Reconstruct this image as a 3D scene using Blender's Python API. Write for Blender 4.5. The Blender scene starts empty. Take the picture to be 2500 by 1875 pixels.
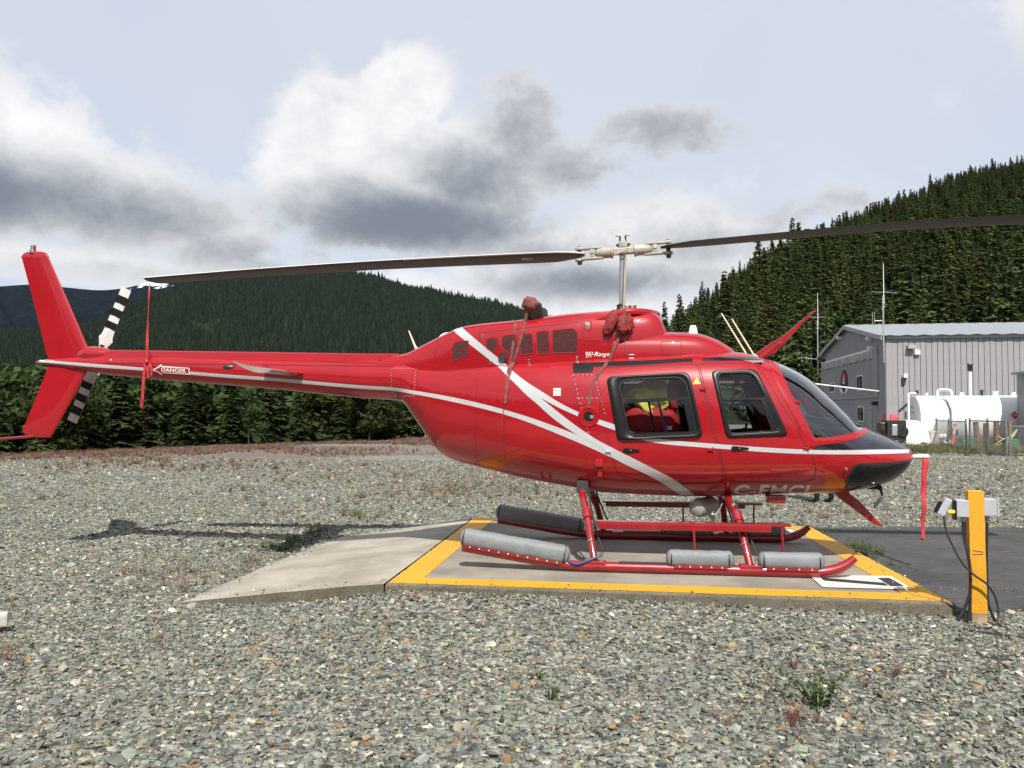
import bpy, bmesh, math, random
import numpy as np
from mathutils import Vector, Matrix, noise as mnoise
R = math.radians
random.seed(7); rng = np.random.default_rng(7)
scene = bpy.context.scene
COL = scene.collection

# ---------------------------------------------------------------- camera
cam_data = bpy.data.cameras.new('camera'); cam = bpy.data.objects.new('camera', cam_data)
COL.objects.link(cam)
cam_data.sensor_width = 36.0; cam_data.lens = 36.0 * 2060 / 2500
cam_data.clip_start = .05; cam_data.clip_end = 40000
cam.location = (0, 0, 1.53); cam.rotation_euler = (math.pi / 2 + .0325, 0, 0)
scene.camera = cam

# ---------------------------------------------------------------- light
SUN_EL, SUN_AZ = R(50.5), R(5)            # sun stands behind the photographer, a little to the right
sd = bpy.data.lights.new('sun', 'SUN'); sd.energy = 5.0; sd.angle = R(.53); sd.color = (1, .955, .89)
sun = bpy.data.objects.new('sun', sd); COL.objects.link(sun)
to_sun = Vector((math.sin(SUN_AZ) * math.cos(SUN_EL), -math.cos(SUN_AZ) * math.cos(SUN_EL), math.sin(SUN_EL)))
sun.rotation_euler = to_sun.to_track_quat('Z', 'Y').to_euler()
sun.location = (0, -20, 30)
scene.view_settings.view_transform = 'Standard'; scene.view_settings.look = 'None'
scene.view_settings.exposure = 0.42; scene.view_settings.gamma = 1.0
scene.view_settings.use_curve_mapping = False
scene.cycles.max_bounces = 8; scene.cycles.transparent_max_bounces = 12

# ---------------------------------------------------------------- node helpers
def N(nt, kind, **kw):
    n = nt.nodes.new(kind)
    for k, v in kw.items():
        if k == 'op': n.operation = v
        elif k == 'data': n.data_type = v
        else: setattr(n, k, v)
    return n
def sock(nt, s, v):
    if hasattr(v, 'links') or hasattr(v, 'is_output'): nt.links.new(v, s)
    else: s.default_value = v
def M(nt, op, a, b=None, c=None, clamp=False):
    n = nt.nodes.new('ShaderNodeMath'); n.operation = op; n.use_clamp = clamp
    sock(nt, n.inputs[0], a)
    if b is not None: sock(nt, n.inputs[1], b)
    if c is not None: sock(nt, n.inputs[2], c)
    return n.outputs[0]
def SS(nt, v, lo, hi, a=0.0, b=1.0, smooth=True):
    n = nt.nodes.new('ShaderNodeMapRange'); n.interpolation_type = 'SMOOTHSTEP' if smooth else 'LINEAR'
    sock(nt, n.inputs[0], v)
    for i, q in enumerate((lo, hi, a, b)): n.inputs[i + 1].default_value = q
    return n.outputs[0]
def MIXC(nt, f, a, b, mode='MIX'):
    n = nt.nodes.new('ShaderNodeMix'); n.data_type = 'RGBA'; n.blend_type = mode
    sock(nt, n.inputs[0], f)
    for i, v in ((6, a), (7, b)):
        if isinstance(v, (tuple, list)): v = (*v[:3], 1)
        sock(nt, n.inputs[i], v)
    return n.outputs[2]
def NOISE(nt, vec, scale, detail=4, rough=.55, dist=0.0, dims='3D'):
    n = nt.nodes.new('ShaderNodeTexNoise'); n.noise_dimensions = dims
    if vec is not None: nt.links.new(vec, n.inputs['Vector'])
    n.inputs['Scale'].default_value = scale; n.inputs['Detail'].default_value = detail
    n.inputs['Roughness'].default_value = rough; n.inputs['Distortion'].default_value = dist
    return n.outputs[0]

# ---------------------------------------------------------------- sky (Nishita, thin veil, cumulus)
world = bpy.data.worlds.new('World'); scene.world = world; world.use_nodes = True
def cloud_group(name, BLOBS, rest, amp1, amp2):
    g = bpy.data.node_groups.new(name, 'ShaderNodeTree')
    g.interface.new_socket('dir', in_out='INPUT', socket_type='NodeSocketVector')
    g.interface.new_socket('dAz', in_out='INPUT', socket_type='NodeSocketFloat')
    g.interface.new_socket('dEl', in_out='INPUT', socket_type='NodeSocketFloat')
    g.interface.new_socket('field', in_out='OUTPUT', socket_type='NodeSocketFloat')
    gi = g.nodes.new('NodeGroupInput'); go = g.nodes.new('NodeGroupOutput')
    sx = g.nodes.new('ShaderNodeSeparateXYZ'); g.links.new(gi.outputs[0], sx.inputs[0])
    az = M(g, 'ADD', M(g, 'ARCTAN2', sx.outputs[0], sx.outputs[1]), gi.outputs[1])
    el = M(g, 'ADD', M(g, 'ARCSINE', sx.outputs[2]), gi.outputs[2])
    cb = g.nodes.new('ShaderNodeCombineXYZ'); g.links.new(az, cb.inputs[0]); g.links.new(el, cb.inputs[1])
    cb2 = g.nodes.new('ShaderNodeVectorMath'); cb2.operation = 'MULTIPLY'; g.links.new(cb.outputs[0], cb2.inputs[0]); cb2.inputs[1].default_value = (1, 1.35, 1)
    v = cb2.outputs[0]
    n1 = NOISE(g, v, 7.5, 9, .62, .35); n2 = NOISE(g, v, 2.1, 3, .5)
    warp = NOISE(g, v, 24.0, 6, .66, .3)
    # big cumulus, the bank on the left, the low band and the wisps: (az, el, half width, half height, weight)
    blobs = BLOBS
    acc = None
    for a, e, ra, re_, w in blobs:
        dx = M(g, 'DIVIDE', M(g, 'SUBTRACT', az, a), ra); dy = M(g, 'DIVIDE', M(g, 'SUBTRACT', el, e), re_)
        r2 = M(g, 'ADD', M(g, 'MULTIPLY', dx, dx), M(g, 'MULTIPLY', dy, dy))
        b = M(g, 'MULTIPLY', M(g, 'EXPONENT', M(g, 'MULTIPLY', r2, -1.35)), w)
        acc = b if acc is None else M(g, 'SMOOTH_MAX', acc, b, .12)
    # the rest of the sky: scattered fair-weather cloud of the same kind
    away = M(g, 'MAXIMUM', SS(g, M(g, 'ABSOLUTE', az), .62, .9), SS(g, el, .46, .7))
    gen = M(g, 'MULTIPLY', SS(g, n2, *rest), M(g, 'MULTIPLY', away, .95))
    f = M(g, 'MAXIMUM', acc, gen)
    f = M(g, 'ADD', f, M(g, 'MULTIPLY', M(g, 'SUBTRACT', n1, .5), amp1))
    f = M(g, 'ADD', f, M(g, 'MULTIPLY', M(g, 'SUBTRACT', warp, .5), amp2))
    g.links.new(f, go.inputs[0])
    return g
def build_world():
    nt = world.node_tree; nt.nodes.clear()
    out = nt.nodes.new('ShaderNodeOutputWorld'); bg = nt.nodes.new('ShaderNodeBackground')
    sky = nt.nodes.new('ShaderNodeTexSky'); sky.sky_type = 'NISHITA'; sky.sun_disc = False
    sky.sun_elevation = SUN_EL; sky.sun_rotation = math.pi - SUN_AZ
    sky.air_density = 1.0; sky.dust_density = 1.5; sky.ozone_density = 1.0; sky.altitude = 600
    tc = nt.nodes.new('ShaderNodeTexCoord'); d = tc.outputs['Generated']
    body = cloud_group('cloud_field', [(-.57, .250, .15, .085, 1.05), (-.46, .222, .14, .065, .9), (-.35, .200, .15, .050, .62),
        (-.128, .362, .062, .056, 1.0), (-.215, .325, .066, .055, 1.0), (-.185, .268, .125, .085, 1.2), (-.12, .235, .17, .055, 1.1),
        (-.055, .270, .115, .085, .95), (.012, .328, .066, .075, .66), (.055, .285, .120, .055, .62), (.165, .322, .175, .040, .46), (.10, .176, .25, .062, .85),
        (.21, .205, .16, .055, .62), (.33, .225, .16, .040, .36), (-.50, .160, .30, .040, .52), (-.22, .150, .34, .040, .55), (.57, .372, .06, .070, .60), (.02, .125, .34, .045, .70), (.12, .225, .34, .060, .42), (-.34, .235, .20, .040, .36), (.30, .185, .22, .045, .45)], (.46, .70), 1.0, .60)
    dark = cloud_group('cloud_shade', [(-.60, .220, .26, .050, 1.15), (-.45, .210, .17, .045, .95), (-.31, .180, .16, .035, .60),
        (-.20, .245, .09, .035, .70), (-.12, .220, .19, .045, 1.35), (-.045, .265, .10, .060, .95), (.015, .325, .08, .085, .72), (.07, .285, .15, .055, .66), (.17, .318, .18, .045, .62), (-.13, .29, .06, .03, .35),
        (.10, .152, .16, .030, 1.05), (.03, .185, .12, .035, .7), (.22, .190, .14, .035, .6), (.33, .225, .15, .035, .5), (-.45, .150, .25, .020, .35), (.57, .350, .06, .060, .5)], (.52, .76), .80, .60)
    def field(grp, da, de):
        n = nt.nodes.new('ShaderNodeGroup'); n.node_tree = grp
        nt.links.new(d, n.inputs[0]); n.inputs[1].default_value = da; n.inputs[2].default_value = de
        return n.outputs[0]
    f0 = field(body, 0, 0); f1 = field(dark, .0, .0)
    nish = MIXC(nt, 1.0, sky.outputs[0], (.095, .095, .095), 'MULTIPLY')
    sx = nt.nodes.new('ShaderNodeSeparateXYZ'); nt.links.new(d, sx.inputs[0])
    veil = MIXC(nt, SS(nt, NOISE(nt, d, 1.6, 3, .5), .3, .7), (.74, .82, .985), (.86, .905, 1.01))
    base = MIXC(nt, .80, nish, veil)
    mask = SS(nt, f0, .17, .50)
    lit = SS(nt, f1, -.28, 1.25, 1.0, 0.0)
    ccol = MIXC(nt, lit, (.24, .275, .335), (1.10, 1.11, 1.12))
    col = MIXC(nt, mask, base, ccol)
    low = SS(nt, sx.outputs[2], -.02, .0)
    col = MIXC(nt, low, (.16, .16, .15), col)
    nt.links.new(col, bg.inputs[0]); bg.inputs[1].default_value = .70
    nt.links.new(bg.outputs[0], out.inputs[0])
build_world()
world.cycles.sampling_method = 'MANUAL'; world.cycles.sample_map_resolution = 256

# ---------------------------------------------------------------- materials
MATS = {}
def mat(name, color=(.5, .5, .5), rough=.5, metal=0.0, coat=0.0, var=0.0, vscale=5.0, bump=0.0, bscale=40.0, spec=.5, coat_rough=.04, dirt=None, vdetail=5):
    m = bpy.data.materials.new(name); m.use_nodes = True; nt = m.node_tree; p = nt.nodes['Principled BSDF']
    p.inputs['Base Color'].default_value = (*color, 1); p.inputs['Roughness'].default_value = rough; p.inputs['Metallic'].default_value = metal
    p.inputs['Coat Weight'].default_value = coat; p.inputs['Coat Roughness'].default_value = coat_rough; p.inputs['Specular IOR Level'].default_value = spec
    tc = nt.nodes.new('ShaderNodeTexCoord')
    col = None
    if var:
        v = NOISE(nt, tc.outputs['Object'], vscale, vdetail, .6)
        col = MIXC(nt, SS(nt, v, .3, .7), tuple(c * (1 - var) for c in color), tuple(min(1, c * (1 + var)) for c in color))
        nt.links.new(M(nt, 'ADD', M(nt, 'MULTIPLY', v, .25), max(rough - .12, .02)), p.inputs['Roughness'])
    if dirt:
        dcol, amt, dsc = dirt
        dm = SS(nt, NOISE(nt, tc.outputs['Object'], dsc, 7, .68), .52, .72)
        col = MIXC(nt, M(nt, 'MULTIPLY', dm, amt), col if col is not None else color, dcol)
    if col is not None: nt.links.new(col, p.inputs['Base Color'])
    if bump:
        b = nt.nodes.new('ShaderNodeBump'); b.inputs['Strength'].default_value = bump; b.inputs['Distance'].default_value = .02
        nt.links.new(NOISE(nt, tc.outputs['Object'], bscale, 6, .6), b.inputs['Height']); nt.links.new(b.outputs[0], p.inputs['Normal'])
    MATS[name] = m
    return m
def glass(name, tint=(.7, .74, .78), rough=0.0, ior=1.5, refl=1.0, boost=1.7):
    m = bpy.data.materials.new(name); m.use_nodes = True; nt = m.node_tree; nt.nodes.remove(nt.nodes['Principled BSDF'])
    o = nt.nodes['Material Output']; t = nt.nodes.new('ShaderNodeBsdfTransparent'); t.inputs[0].default_value = (*tint, 1)
    g = nt.nodes.new('ShaderNodeBsdfGlossy'); g.inputs['Roughness'].default_value = rough; g.inputs['Color'].default_value = (refl, refl, refl, 1)
    fr = nt.nodes.new('ShaderNodeFresnel'); fr.inputs[0].default_value = ior
    k = M(nt, 'MULTIPLY', fr.outputs[0], boost, clamp=True)
    mx = nt.nodes.new('ShaderNodeMixShader'); nt.links.new(k, mx.inputs[0]); nt.links.new(t.outputs[0], mx.inputs[1]); nt.links.new(g.outputs[0], mx.inputs[2])
    nt.links.new(mx.outputs[0], o.inputs[0]); MATS[name] = m
    return m

# ---------------------------------------------------------------- mesh helpers
class MB:
    """collects verts and faces; build() links them as ONE mesh object"""
    def __init__(s): s.v = []; s.f = []
    def add(s, v, f):
        o = len(s.v); s.v += [tuple(p) for p in v]; s.f += [tuple(i + o for i in q) for q in f]; return s
    def box(s, c, size, rot=None, taper=1.0):
        hx, hy, hz = (q / 2 for q in size); vs = []
        for z in (-1, 1):
            k = taper if z > 0 else 1
            for x, y in ((-1, -1), (1, -1), (1, 1), (-1, 1)):
                p = Vector((x * hx * k, y * hy * k, z * hz))
                if rot is not None: p = rot @ p
                vs.append(p + Vector(c))
        return s.add(vs, [(3, 2, 1, 0), (4, 5, 6, 7), (0, 1, 5, 4), (1, 2, 6, 5), (2, 3, 7, 6), (3, 0, 4, 7)])
    def tube(s, path, r, seg=10, cap=True, flat=1.0):
        P = [Vector(p) for p in path]; n = len(P); rr = r if hasattr(r, '__len__') else [r] * n
        vs = []; up = None
        for i, p in enumerate(P):
            t = (P[min(i + 1, n - 1)] - P[max(i - 1, 0)]).normalized()
            if up is None:
                up = t.orthogonal().normalized()
                if abs(t.z) < .9: up = (Vector((0, 0, 1)) - t * t.z).normalized()
            up = (up - t * up.dot(t)).normalized(); sd_ = t.cross(up)
            for k in range(seg):
                a = 2 * math.pi * k / seg
                vs.append(p + (up * math.sin(a) * flat + sd_ * math.cos(a)) * rr[i])
        fs = [(i * seg + k, i * seg + (k + 1) % seg, (i + 1) * seg + (k + 1) % seg, (i + 1) * seg + k) for i in range(n - 1) for k in range(seg)]
        if cap: fs += [tuple(range(seg - 1, -1, -1)), tuple((n - 1) * seg + k for k in range(seg))]
        return s.add(vs, fs)
    def lathe(s, prof, origin=(0, 0, 0), axis='Z', seg=24, rot=None):
        vs = []; n = len(prof)
        for r_, h in prof:
            for k in range(seg):
                a = 2 * math.pi * k / seg; x, y, z = r_ * math.cos(a), r_ * math.sin(a), h
                p = Vector((x, y, z)) if axis == 'Z' else (Vector((z, x, y)) if axis == 'X' else Vector((y, z, x)))
                if rot is not None: p = rot @ p
                vs.append(p + Vector(origin))
        fs = [(i * seg + k, i * seg + (k + 1) % seg, (i + 1) * seg + (k + 1) % seg, (i + 1) * seg + k) for i in range(n - 1) for k in range(seg)]
        fs += [tuple(range(seg - 1, -1, -1)), tuple((n - 1) * seg + k for k in range(seg))]
        return s.add(vs, fs)
    def prism(s, poly, y0, y1):             # polygon in (x, z) given a thickness in y
        n = len(poly)
        vs = [(x, y0, z) for x, z in poly] + [(x, y1, z) for x, z in poly]
        return s.add(vs, [tuple(range(n)), tuple(range(2 * n - 1, n - 1, -1))] + [(i, (i + 1) % n + 0, (i + 1) % n + n, i + n)[::-1] for i in range(n)])
    def build(s, name, m, parent=None, smooth=False, bevel=0.0, angle=None):
        me = bpy.data.meshes.new(name); me.from_pydata(s.v, [], s.f)
        if smooth or bevel:
            bm = bmesh.new(); bm.from_mesh(me)
            bmesh.ops.recalc_face_normals(bm, faces=bm.faces)
            if bevel:
                es = [e for e in bm.edges if len(e.link_faces) == 2 and e.calc_face_angle(0) > .6]
                bmesh.ops.bevel(bm, geom=es, offset=bevel, segments=2, affect='EDGES', profile=.6)
            bm.to_mesh(me); bm.free()
        else:
            bm = bmesh.new(); bm.from_mesh(me); bmesh.ops.recalc_face_normals(bm, faces=bm.faces); bm.to_mesh(me); bm.free()
        if smooth:
            me.polygons.foreach_set('use_smooth', [True] * len(me.polygons))
            me.set_sharp_from_angle(angle=angle if angle else R(40))
        return link(name, me, m, parent)
def link(name, me, m, parent=None):
    ob = bpy.data.objects.new(name, me); COL.objects.link(ob)
    if m is not None and not len(me.materials): me.materials.append(MATS[m] if isinstance(m, str) else m)
    if parent is not None: ob.parent = parent
    return ob
def empty(name, loc=(0, 0, 0), rz=0.0):
    o = bpy.data.objects.new(name, None); COL.objects.link(o); o.location = loc; o.rotation_euler = (0, 0, rz); o.empty_display_size = .2
    return o
def tag(o, label, cat, group=None, kind=None):
    o['label'] = label
    if cat: o['category'] = cat
    if group: o['group'] = group
    if kind: o['kind'] = kind
    return o
def structure(o): o['kind'] = 'structure'; return o
def rounded(poly, r, seg=6):
    """polygon (2D) with its corners rounded by radius r (number or list)"""
    n = len(poly); out = []
    for i in range(n):
        p0, p, p1 = (Vector(poly[(i + k) % n]) for k in (-1, 0, 1)); rr = r[i] if hasattr(r, '__len__') else r
        a = (p0 - p); b = (p1 - p); la, lb = a.length, b.length; a.normalize(); b.normalize()
        d = min(rr, la * .45, lb * .45); q0, q1 = p + a * d, p + b * d
        for k in range(seg + 1):
            t = k / seg; out.append(tuple(q0 * (1 - t) ** 2 + p * 2 * t * (1 - t) + q1 * t * t))
    return out
def text_mesh(body, size, shear=0.0, bold=0.0, space=1.0):
    cu = bpy.data.curves.new('text', 'FONT'); cu.body = body; cu.size = size; cu.shear = shear; cu.offset = bold; cu.space_character = space
    cu.resolution_u = 3; cu.fill_mode = 'BOTH'
    ob = bpy.data.objects.new('text', cu); COL.objects.link(ob)
    dg = bpy.context.evaluated_depsgraph_get(); me = bpy.data.meshes.new_from_object(ob.evaluated_get(dg))
    vs = [tuple(v.co) for v in me.vertices]; fs = [tuple(p.vertices) for p in me.polygons]
    bpy.data.objects.remove(ob); bpy.data.curves.remove(cu); bpy.data.meshes.remove(me)
    x0 = min(v[0] for v in vs); x1 = max(v[0] for v in vs); y0 = min(v[1] for v in vs); y1 = max(v[1] for v in vs)
    vs = [(v[0] - x0, v[1] - y0) for v in vs]
    return vs, fs, x1 - x0, y1 - y0
def fbm(x, y, sc, oct_=4, seed=0.0):
    return mnoise.fractal(Vector((x * sc, y * sc, seed)), 1.0, 2.0, oct_)

# ================================================================ GROUND
PADZ = .11
def sstep(a, b, v):
    t = np.clip((v - a) / (b - a), 0, 1); return t * t * (3 - 2 * t)
def edge_s(x, y):                 # signed distance past the lip of the gravel bench (left, far)
    return (x + 17.3) * -.857 + (y - 28.6) * .515
def ground_z(x, y):
    x = np.asarray(x, float); y = np.asarray(y, float)
    z = -.07 * sstep(-.6, -2.4, x) * sstep(16, 9, y)
    z = z + .05 * np.sin(x * .21 + 1.3) * np.sin(y * .17) * sstep(9, 20, np.hypot(x, y))
    d = (x + 1.05) * .159 + (y - 7.01) * .987          # gravel banked against the front of the pad
    z = z + .055 * sstep(-.75, -.05, d) * sstep(.30, .0, d) * sstep(4.2, -.6, x) * sstep(-1.7, -1.0, x)
    s = edge_s(x, y) + 1.3 * np.sin(x * .55) + .8 * np.sin(y * .37 + 2)
    z = z - 5.2 * sstep(0, 17, s) * sstep(30, 10, x)
    return z
def build_ground():
    rad = np.concatenate([[0], np.geomspace(1.2, 60, 90), np.geomspace(64, 9000, 40)]); na = 220
    vs = [(0, 0, 0)]; ang = np.linspace(0, 2 * np.pi, na, endpoint=False)
    for r in rad[1:]:
        x = r * np.sin(ang); y = r * np.cos(ang); z = ground_z(x, y)
        vs += list(zip(x.tolist(), y.tolist(), z.tolist()))
    fs = [(0, 1 + k, 1 + (k + 1) % na) for k in range(na)]
    for i in range(len(rad) - 2):
        a = 1 + i * na; b = a + na
        fs += [(a + k, b + k, b + (k + 1) % na, a + (k + 1) % na) for k in range(na)]
    me = bpy.data.meshes.new('ground'); me.from_pydata(vs, [], fs)
    bm = bmesh.new(); bm.from_mesh(me); bmesh.ops.recalc_face_normals(bm, faces=bm.faces)
    if bm.faces[0].normal.z < 0: bmesh.ops.reverse_faces(bm, faces=bm.faces)
    bm.to_mesh(me); bm.free()
    me.polygons.foreach_set('use_smooth', [True] * len(me.polygons))
    m = bpy.data.materials.new('gravel_ground'); m.use_nodes = True; nt = m.node_tree; p = nt.nodes['Principled BSDF']
    tc = nt.nodes.new('ShaderNodeTexCoord'); co = tc.outputs['Object']
    def vor(scale, feat='F1'):
        v = nt.nodes.new('ShaderNodeTexVoronoi'); v.feature = feat; v.inputs['Scale'].default_value = scale; v.inputs['Randomness'].default_value = 1
        nt.links.new(co, v.inputs['Vector']); return v
    v1 = vor(19.0)
    rnd = nt.nodes.new('ShaderNodeSeparateColor'); nt.links.new(v1.outputs['Color'], rnd.inputs[0])
    cr = nt.nodes.new('ShaderNodeValToRGB'); nt.links.new(rnd.outputs[0], cr.inputs[0]); cr.color_ramp.interpolation = 'CONSTANT'
    stops = [(0, (.14, .14, .125)), (.12, (.23, .235, .205)), (.30, (.30, .305, .265)), (.52, (.37, .365, .315)), (.70, (.27, .285, .265)), (.80, (.48, .45, .36)), (.90, (.36, .23, .13)), (.945, (.60, .57, .50))]
    el = cr.color_ramp.elements
    for i, (t, c) in enumerate(stops):
        e = el[i] if i < 2 else el.new(t)
        e.position = t; e.color = (*c, 1)
    gap = SS(nt, v1.outputs['Distance'], .45, .78, 1.0, .38)
    g = MIXC(nt, 1.0, cr.outputs[0], (1, 1, 1), 'MULTIPLY')
    gm = nt.nodes.new('ShaderNodeMix'); gm.data_type = 'RGBA'; gm.blend_type = 'MULTIPLY'; gm.inputs[0].default_value = 1
    nt.links.new(g, gm.inputs[6]); nt.links.new(gap, gm.inputs[7])
    # sorrel and dry grass growing thinly over the far bench
    sx = nt.nodes.new('ShaderNodeSeparateXYZ'); nt.links.new(co, sx.inputs[0])
    far = SS(nt, sx.outputs[1], 17, 27)
    st = nt.nodes.new('ShaderNodeMapping'); st.inputs['Scale'].default_value = (.12, .30, 1); nt.links.new(co, st.inputs[0])
    band = SS(nt, NOISE(nt, st.outputs[0], 1.0, 5, .6), .40, .54)
    leftside = SS(nt, sx.outputs[0], 9, 4)
    fine = SS(nt, NOISE(nt, co, 9.0, 4, .6), .36, .6)
    red = M(nt, 'MULTIPLY', M(nt, 'MULTIPLY', far, leftside), M(nt, 'MULTIPLY', band, fine))
    c1 = MIXC(nt, M(nt, 'MULTIPLY', red, .92), gm.outputs[2], (.165, .085, .072))
    band2 = SS(nt, NOISE(nt, st.outputs[0], 2.3, 4, .6), .56, .66)
    c2 = MIXC(nt, M(nt, 'MULTIPLY', M(nt, 'MULTIPLY', far, band2), .55), c1, (.20, .185, .085))
    big = SS(nt, NOISE(nt, co, .35, 4, .6), .3, .7, .64, .82)
    fin = nt.nodes.new('ShaderNodeMix'); fin.data_type = 'RGBA'; fin.blend_type = 'MULTIPLY'; fin.inputs[0].default_value = 1
    nt.links.new(c2, fin.inputs[6]); nt.links.new(big, fin.inputs[7])
    nt.links.new(fin.outputs[2], p.inputs['Base Color']); p.inputs['Roughness'].default_value = .9; p.inputs['Specular IOR Level'].default_value = .25
    b = nt.nodes.new('ShaderNodeBump'); b.inputs['Strength'].default_value = 1.0; b.inputs['Distance'].default_value = .03
    hh = M(nt, 'ADD', M(nt, 'MULTIPLY', v1.outputs['Distance'], -1.0), M(nt, 'MULTIPLY', rnd.outputs[1], .5))
    nt.links.new(hh, b.inputs['Height']); nt.links.new(b.outputs[0], p.inputs['Normal'])
    return structure(link('ground', me, m))
ground = build_ground()

# ---------------------------------------------------------------- concrete pad, apron, tarmac, paint
def concrete(name, color, rubber=0.0, brush=False):
    m = bpy.data.materials.new(name); m.use_nodes = True; nt = m.node_tree; p = nt.nodes['Principled BSDF']
    tc = nt.nodes.new('ShaderNodeTexCoord'); co = tc.outputs['Object']
    a = NOISE(nt, co, 1.7, 6, .62); b_ = NOISE(nt, co, 26, 5, .65); sp = NOISE(nt, co, 160, 3, .6)
    c = MIXC(nt, SS(nt, a, .30, .66), tuple(q * .72 for q in color), tuple(q * 1.12 for q in color))
    c = MIXC(nt, SS(nt, b_, .54, .70, 0, .45), c, tuple(q * .72 for q in color))
    mp = nt.nodes.new('ShaderNodeMapping'); mp.inputs['Scale'].default_value = (1.6, 9, 1); nt.links.new(co, mp.inputs[0])
    c = MIXC(nt, SS(nt, NOISE(nt, mp.outputs[0], 4.0, 5, .7), .62, .74, 0, .7), c, tuple(min(1, q * 1.45) for q in color))
    c = MIXC(nt, SS(nt, sp, .30, .42, .45, 0), c, tuple(q * .5 for q in color))
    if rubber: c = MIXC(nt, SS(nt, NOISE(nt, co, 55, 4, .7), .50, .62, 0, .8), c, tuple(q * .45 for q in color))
    nt.links.new(c, p.inputs['Base Color']); p.inputs['Roughness'].default_value = .88; p.inputs['Specular IOR Level'].default_value = .3
    bp = nt.nodes.new('ShaderNodeBump'); bp.inputs['Strength'].default_value = 1.0 if rubber else .5; bp.inputs['Distance'].default_value = .006
    nt.links.new(M(nt, 'ADD', b_, M(nt, 'MULTIPLY', sp, .6)), bp.inputs['Height']); nt.links.new(bp.outputs[0], p.inputs['Normal'])
    MATS[name] = m
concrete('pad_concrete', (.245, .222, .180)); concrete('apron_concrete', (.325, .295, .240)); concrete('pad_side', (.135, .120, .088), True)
def painted(name, color, wear=.55):
    m = bpy.data.materials.new(name); m.use_nodes = True; nt = m.node_tree; p = nt.nodes['Principled BSDF']
    tc = nt.nodes.new('ShaderNodeTexCoord'); co = tc.outputs['Object']
    n = NOISE(nt, co, 9, 8, .72); n2 = NOISE(nt, co, 1.3, 4, .6)
    c = MIXC(nt, SS(nt, n2, .3, .7), tuple(q * .9 for q in color), color)
    c = MIXC(nt, SS(nt, n, .645, .69, 0, wear), c, (.26, .25, .22))
    c = MIXC(nt, SS(nt, NOISE(nt, co, 3.1, 7, .7), .54, .74, 0, .40), c, tuple(q * .45 for q in color))
    nt.links.new(c, p.inputs['Base Color']); p.inputs['Roughness'].default_value = .62
    bp = nt.nodes.new('ShaderNodeBump'); bp.inputs['Strength'].default_value = .3; bp.inputs['Distance'].default_value = .004
    nt.links.new(NOISE(nt, co, 60, 5, .65), bp.inputs['Height']); nt.links.new(bp.outputs[0], p.inputs['Normal'])
    MATS[name] = m
painted('yellow_paint', (.60, .300, .012)); painted('white_paint', (.60, .575, .52)); painted('black_paint', (.024, .023, .028), .2)
PAD = [(-1.047, 7.01), (3.291, 6.31), (3.69, 10.49), (-.52, 11.37)]
PIN = [(-.75, 7.245), (3.04, 6.635), (3.395, 10.25), (-.255, 11.02)]
def lerp2(a, b, t): return (a[0] + (b[0] - a[0]) * t, a[1] + (b[1] - a[1]) * t)
def build_pad():
    bm = bmesh.new(); rr = random.Random(3)
    n = 60; loop = []
    for i in range(4):                      # slightly chipped outline
        a, b = PAD[i], PAD[(i + 1) % 4]
        for k in range(n):
            q = lerp2(a, b, k / n); j = .006 * (rr.random() - .5)
            loop.append((q[0] + j, q[1] + j))
    def ring(z, inset, jit):
        cx = sum(p[0] for p in PAD) / 4; cy = sum(p[1] for p in PAD) / 4; out = []
        for (x, y) in loop:
            d = math.hypot(x - cx, y - cy); k = 1 - inset / d
            out.append(bm.verts.new((cx + (x - cx) * k + jit * (rr.random() - .5), cy + (y - cy) * k + jit * (rr.random() - .5), z - abs(jit) * .3 * rr.random())))
        return out
    rs = [ring(-.16, -.004, .0), ring(.02, 0, .006), ring(PADZ - .016, .002, .010), ring(PADZ, .016, .008)]
    for a, b in zip(rs, rs[1:]):
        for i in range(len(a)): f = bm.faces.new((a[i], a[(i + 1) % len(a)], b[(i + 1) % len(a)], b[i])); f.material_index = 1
    inner = ring(PADZ, .05, 0)
    for i in range(len(inner)): bm.faces.new((rs[-1][i], rs[-1][(i + 1) % len(inner)], inner[(i + 1) % len(inner)], inner[i]))
    bm.faces.new(inner)
    bmesh.ops.recalc_face_normals(bm, faces=bm.faces)
    me = bpy.data.meshes.new('helipad'); bm.to_mesh(me); bm.free()
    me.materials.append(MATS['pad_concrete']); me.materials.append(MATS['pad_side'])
    return structure(link('concrete_pad', me, None))
pad = build_pad()
def sheet(name, polys, z, m, parent=None, thick=.0):
    mb = MB()
    for p in polys: mb.add([(x, y, z) for x, y in p], [tuple(range(len(p)))])
    o = mb.build(name, m, parent)
    if o.data.polygons[0].normal.z < 0: o.data.flip_normals()
    return o
def chipped(a, b, seed, amp=.012, n=90):
    rr = random.Random(seed); return [(lerp2(a, b, k / n)[0] + amp * (rr.random() - .5), lerp2(a, b, k / n)[1] + amp * (rr.random() - .5)) for k in range(n + 1)]
PO = [(-1.025, 7.030), (3.268, 6.338), (3.664, 10.468), (-.502, 11.342)]
for i in range(4):
    j = (i + 1) % 4
    outer = chipped(PO[i], PO[j], i, .016); inner_ = chipped(PIN[i], PIN[j], 9 + i, .004)
    mb = MB(); n = len(outer)
    mb.add([(x, y, PADZ + .004) for x, y in outer] + [(x, y, PADZ + .004) for x, y in inner_], [(k, k + 1, n + k + 1, n + k) for k in range(n - 1)])
    o = mb.build('border_stripe', 'yellow_paint', pad)
    if o.data.polygons[0].normal.z < 0: o.data.flip_normals()
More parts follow.
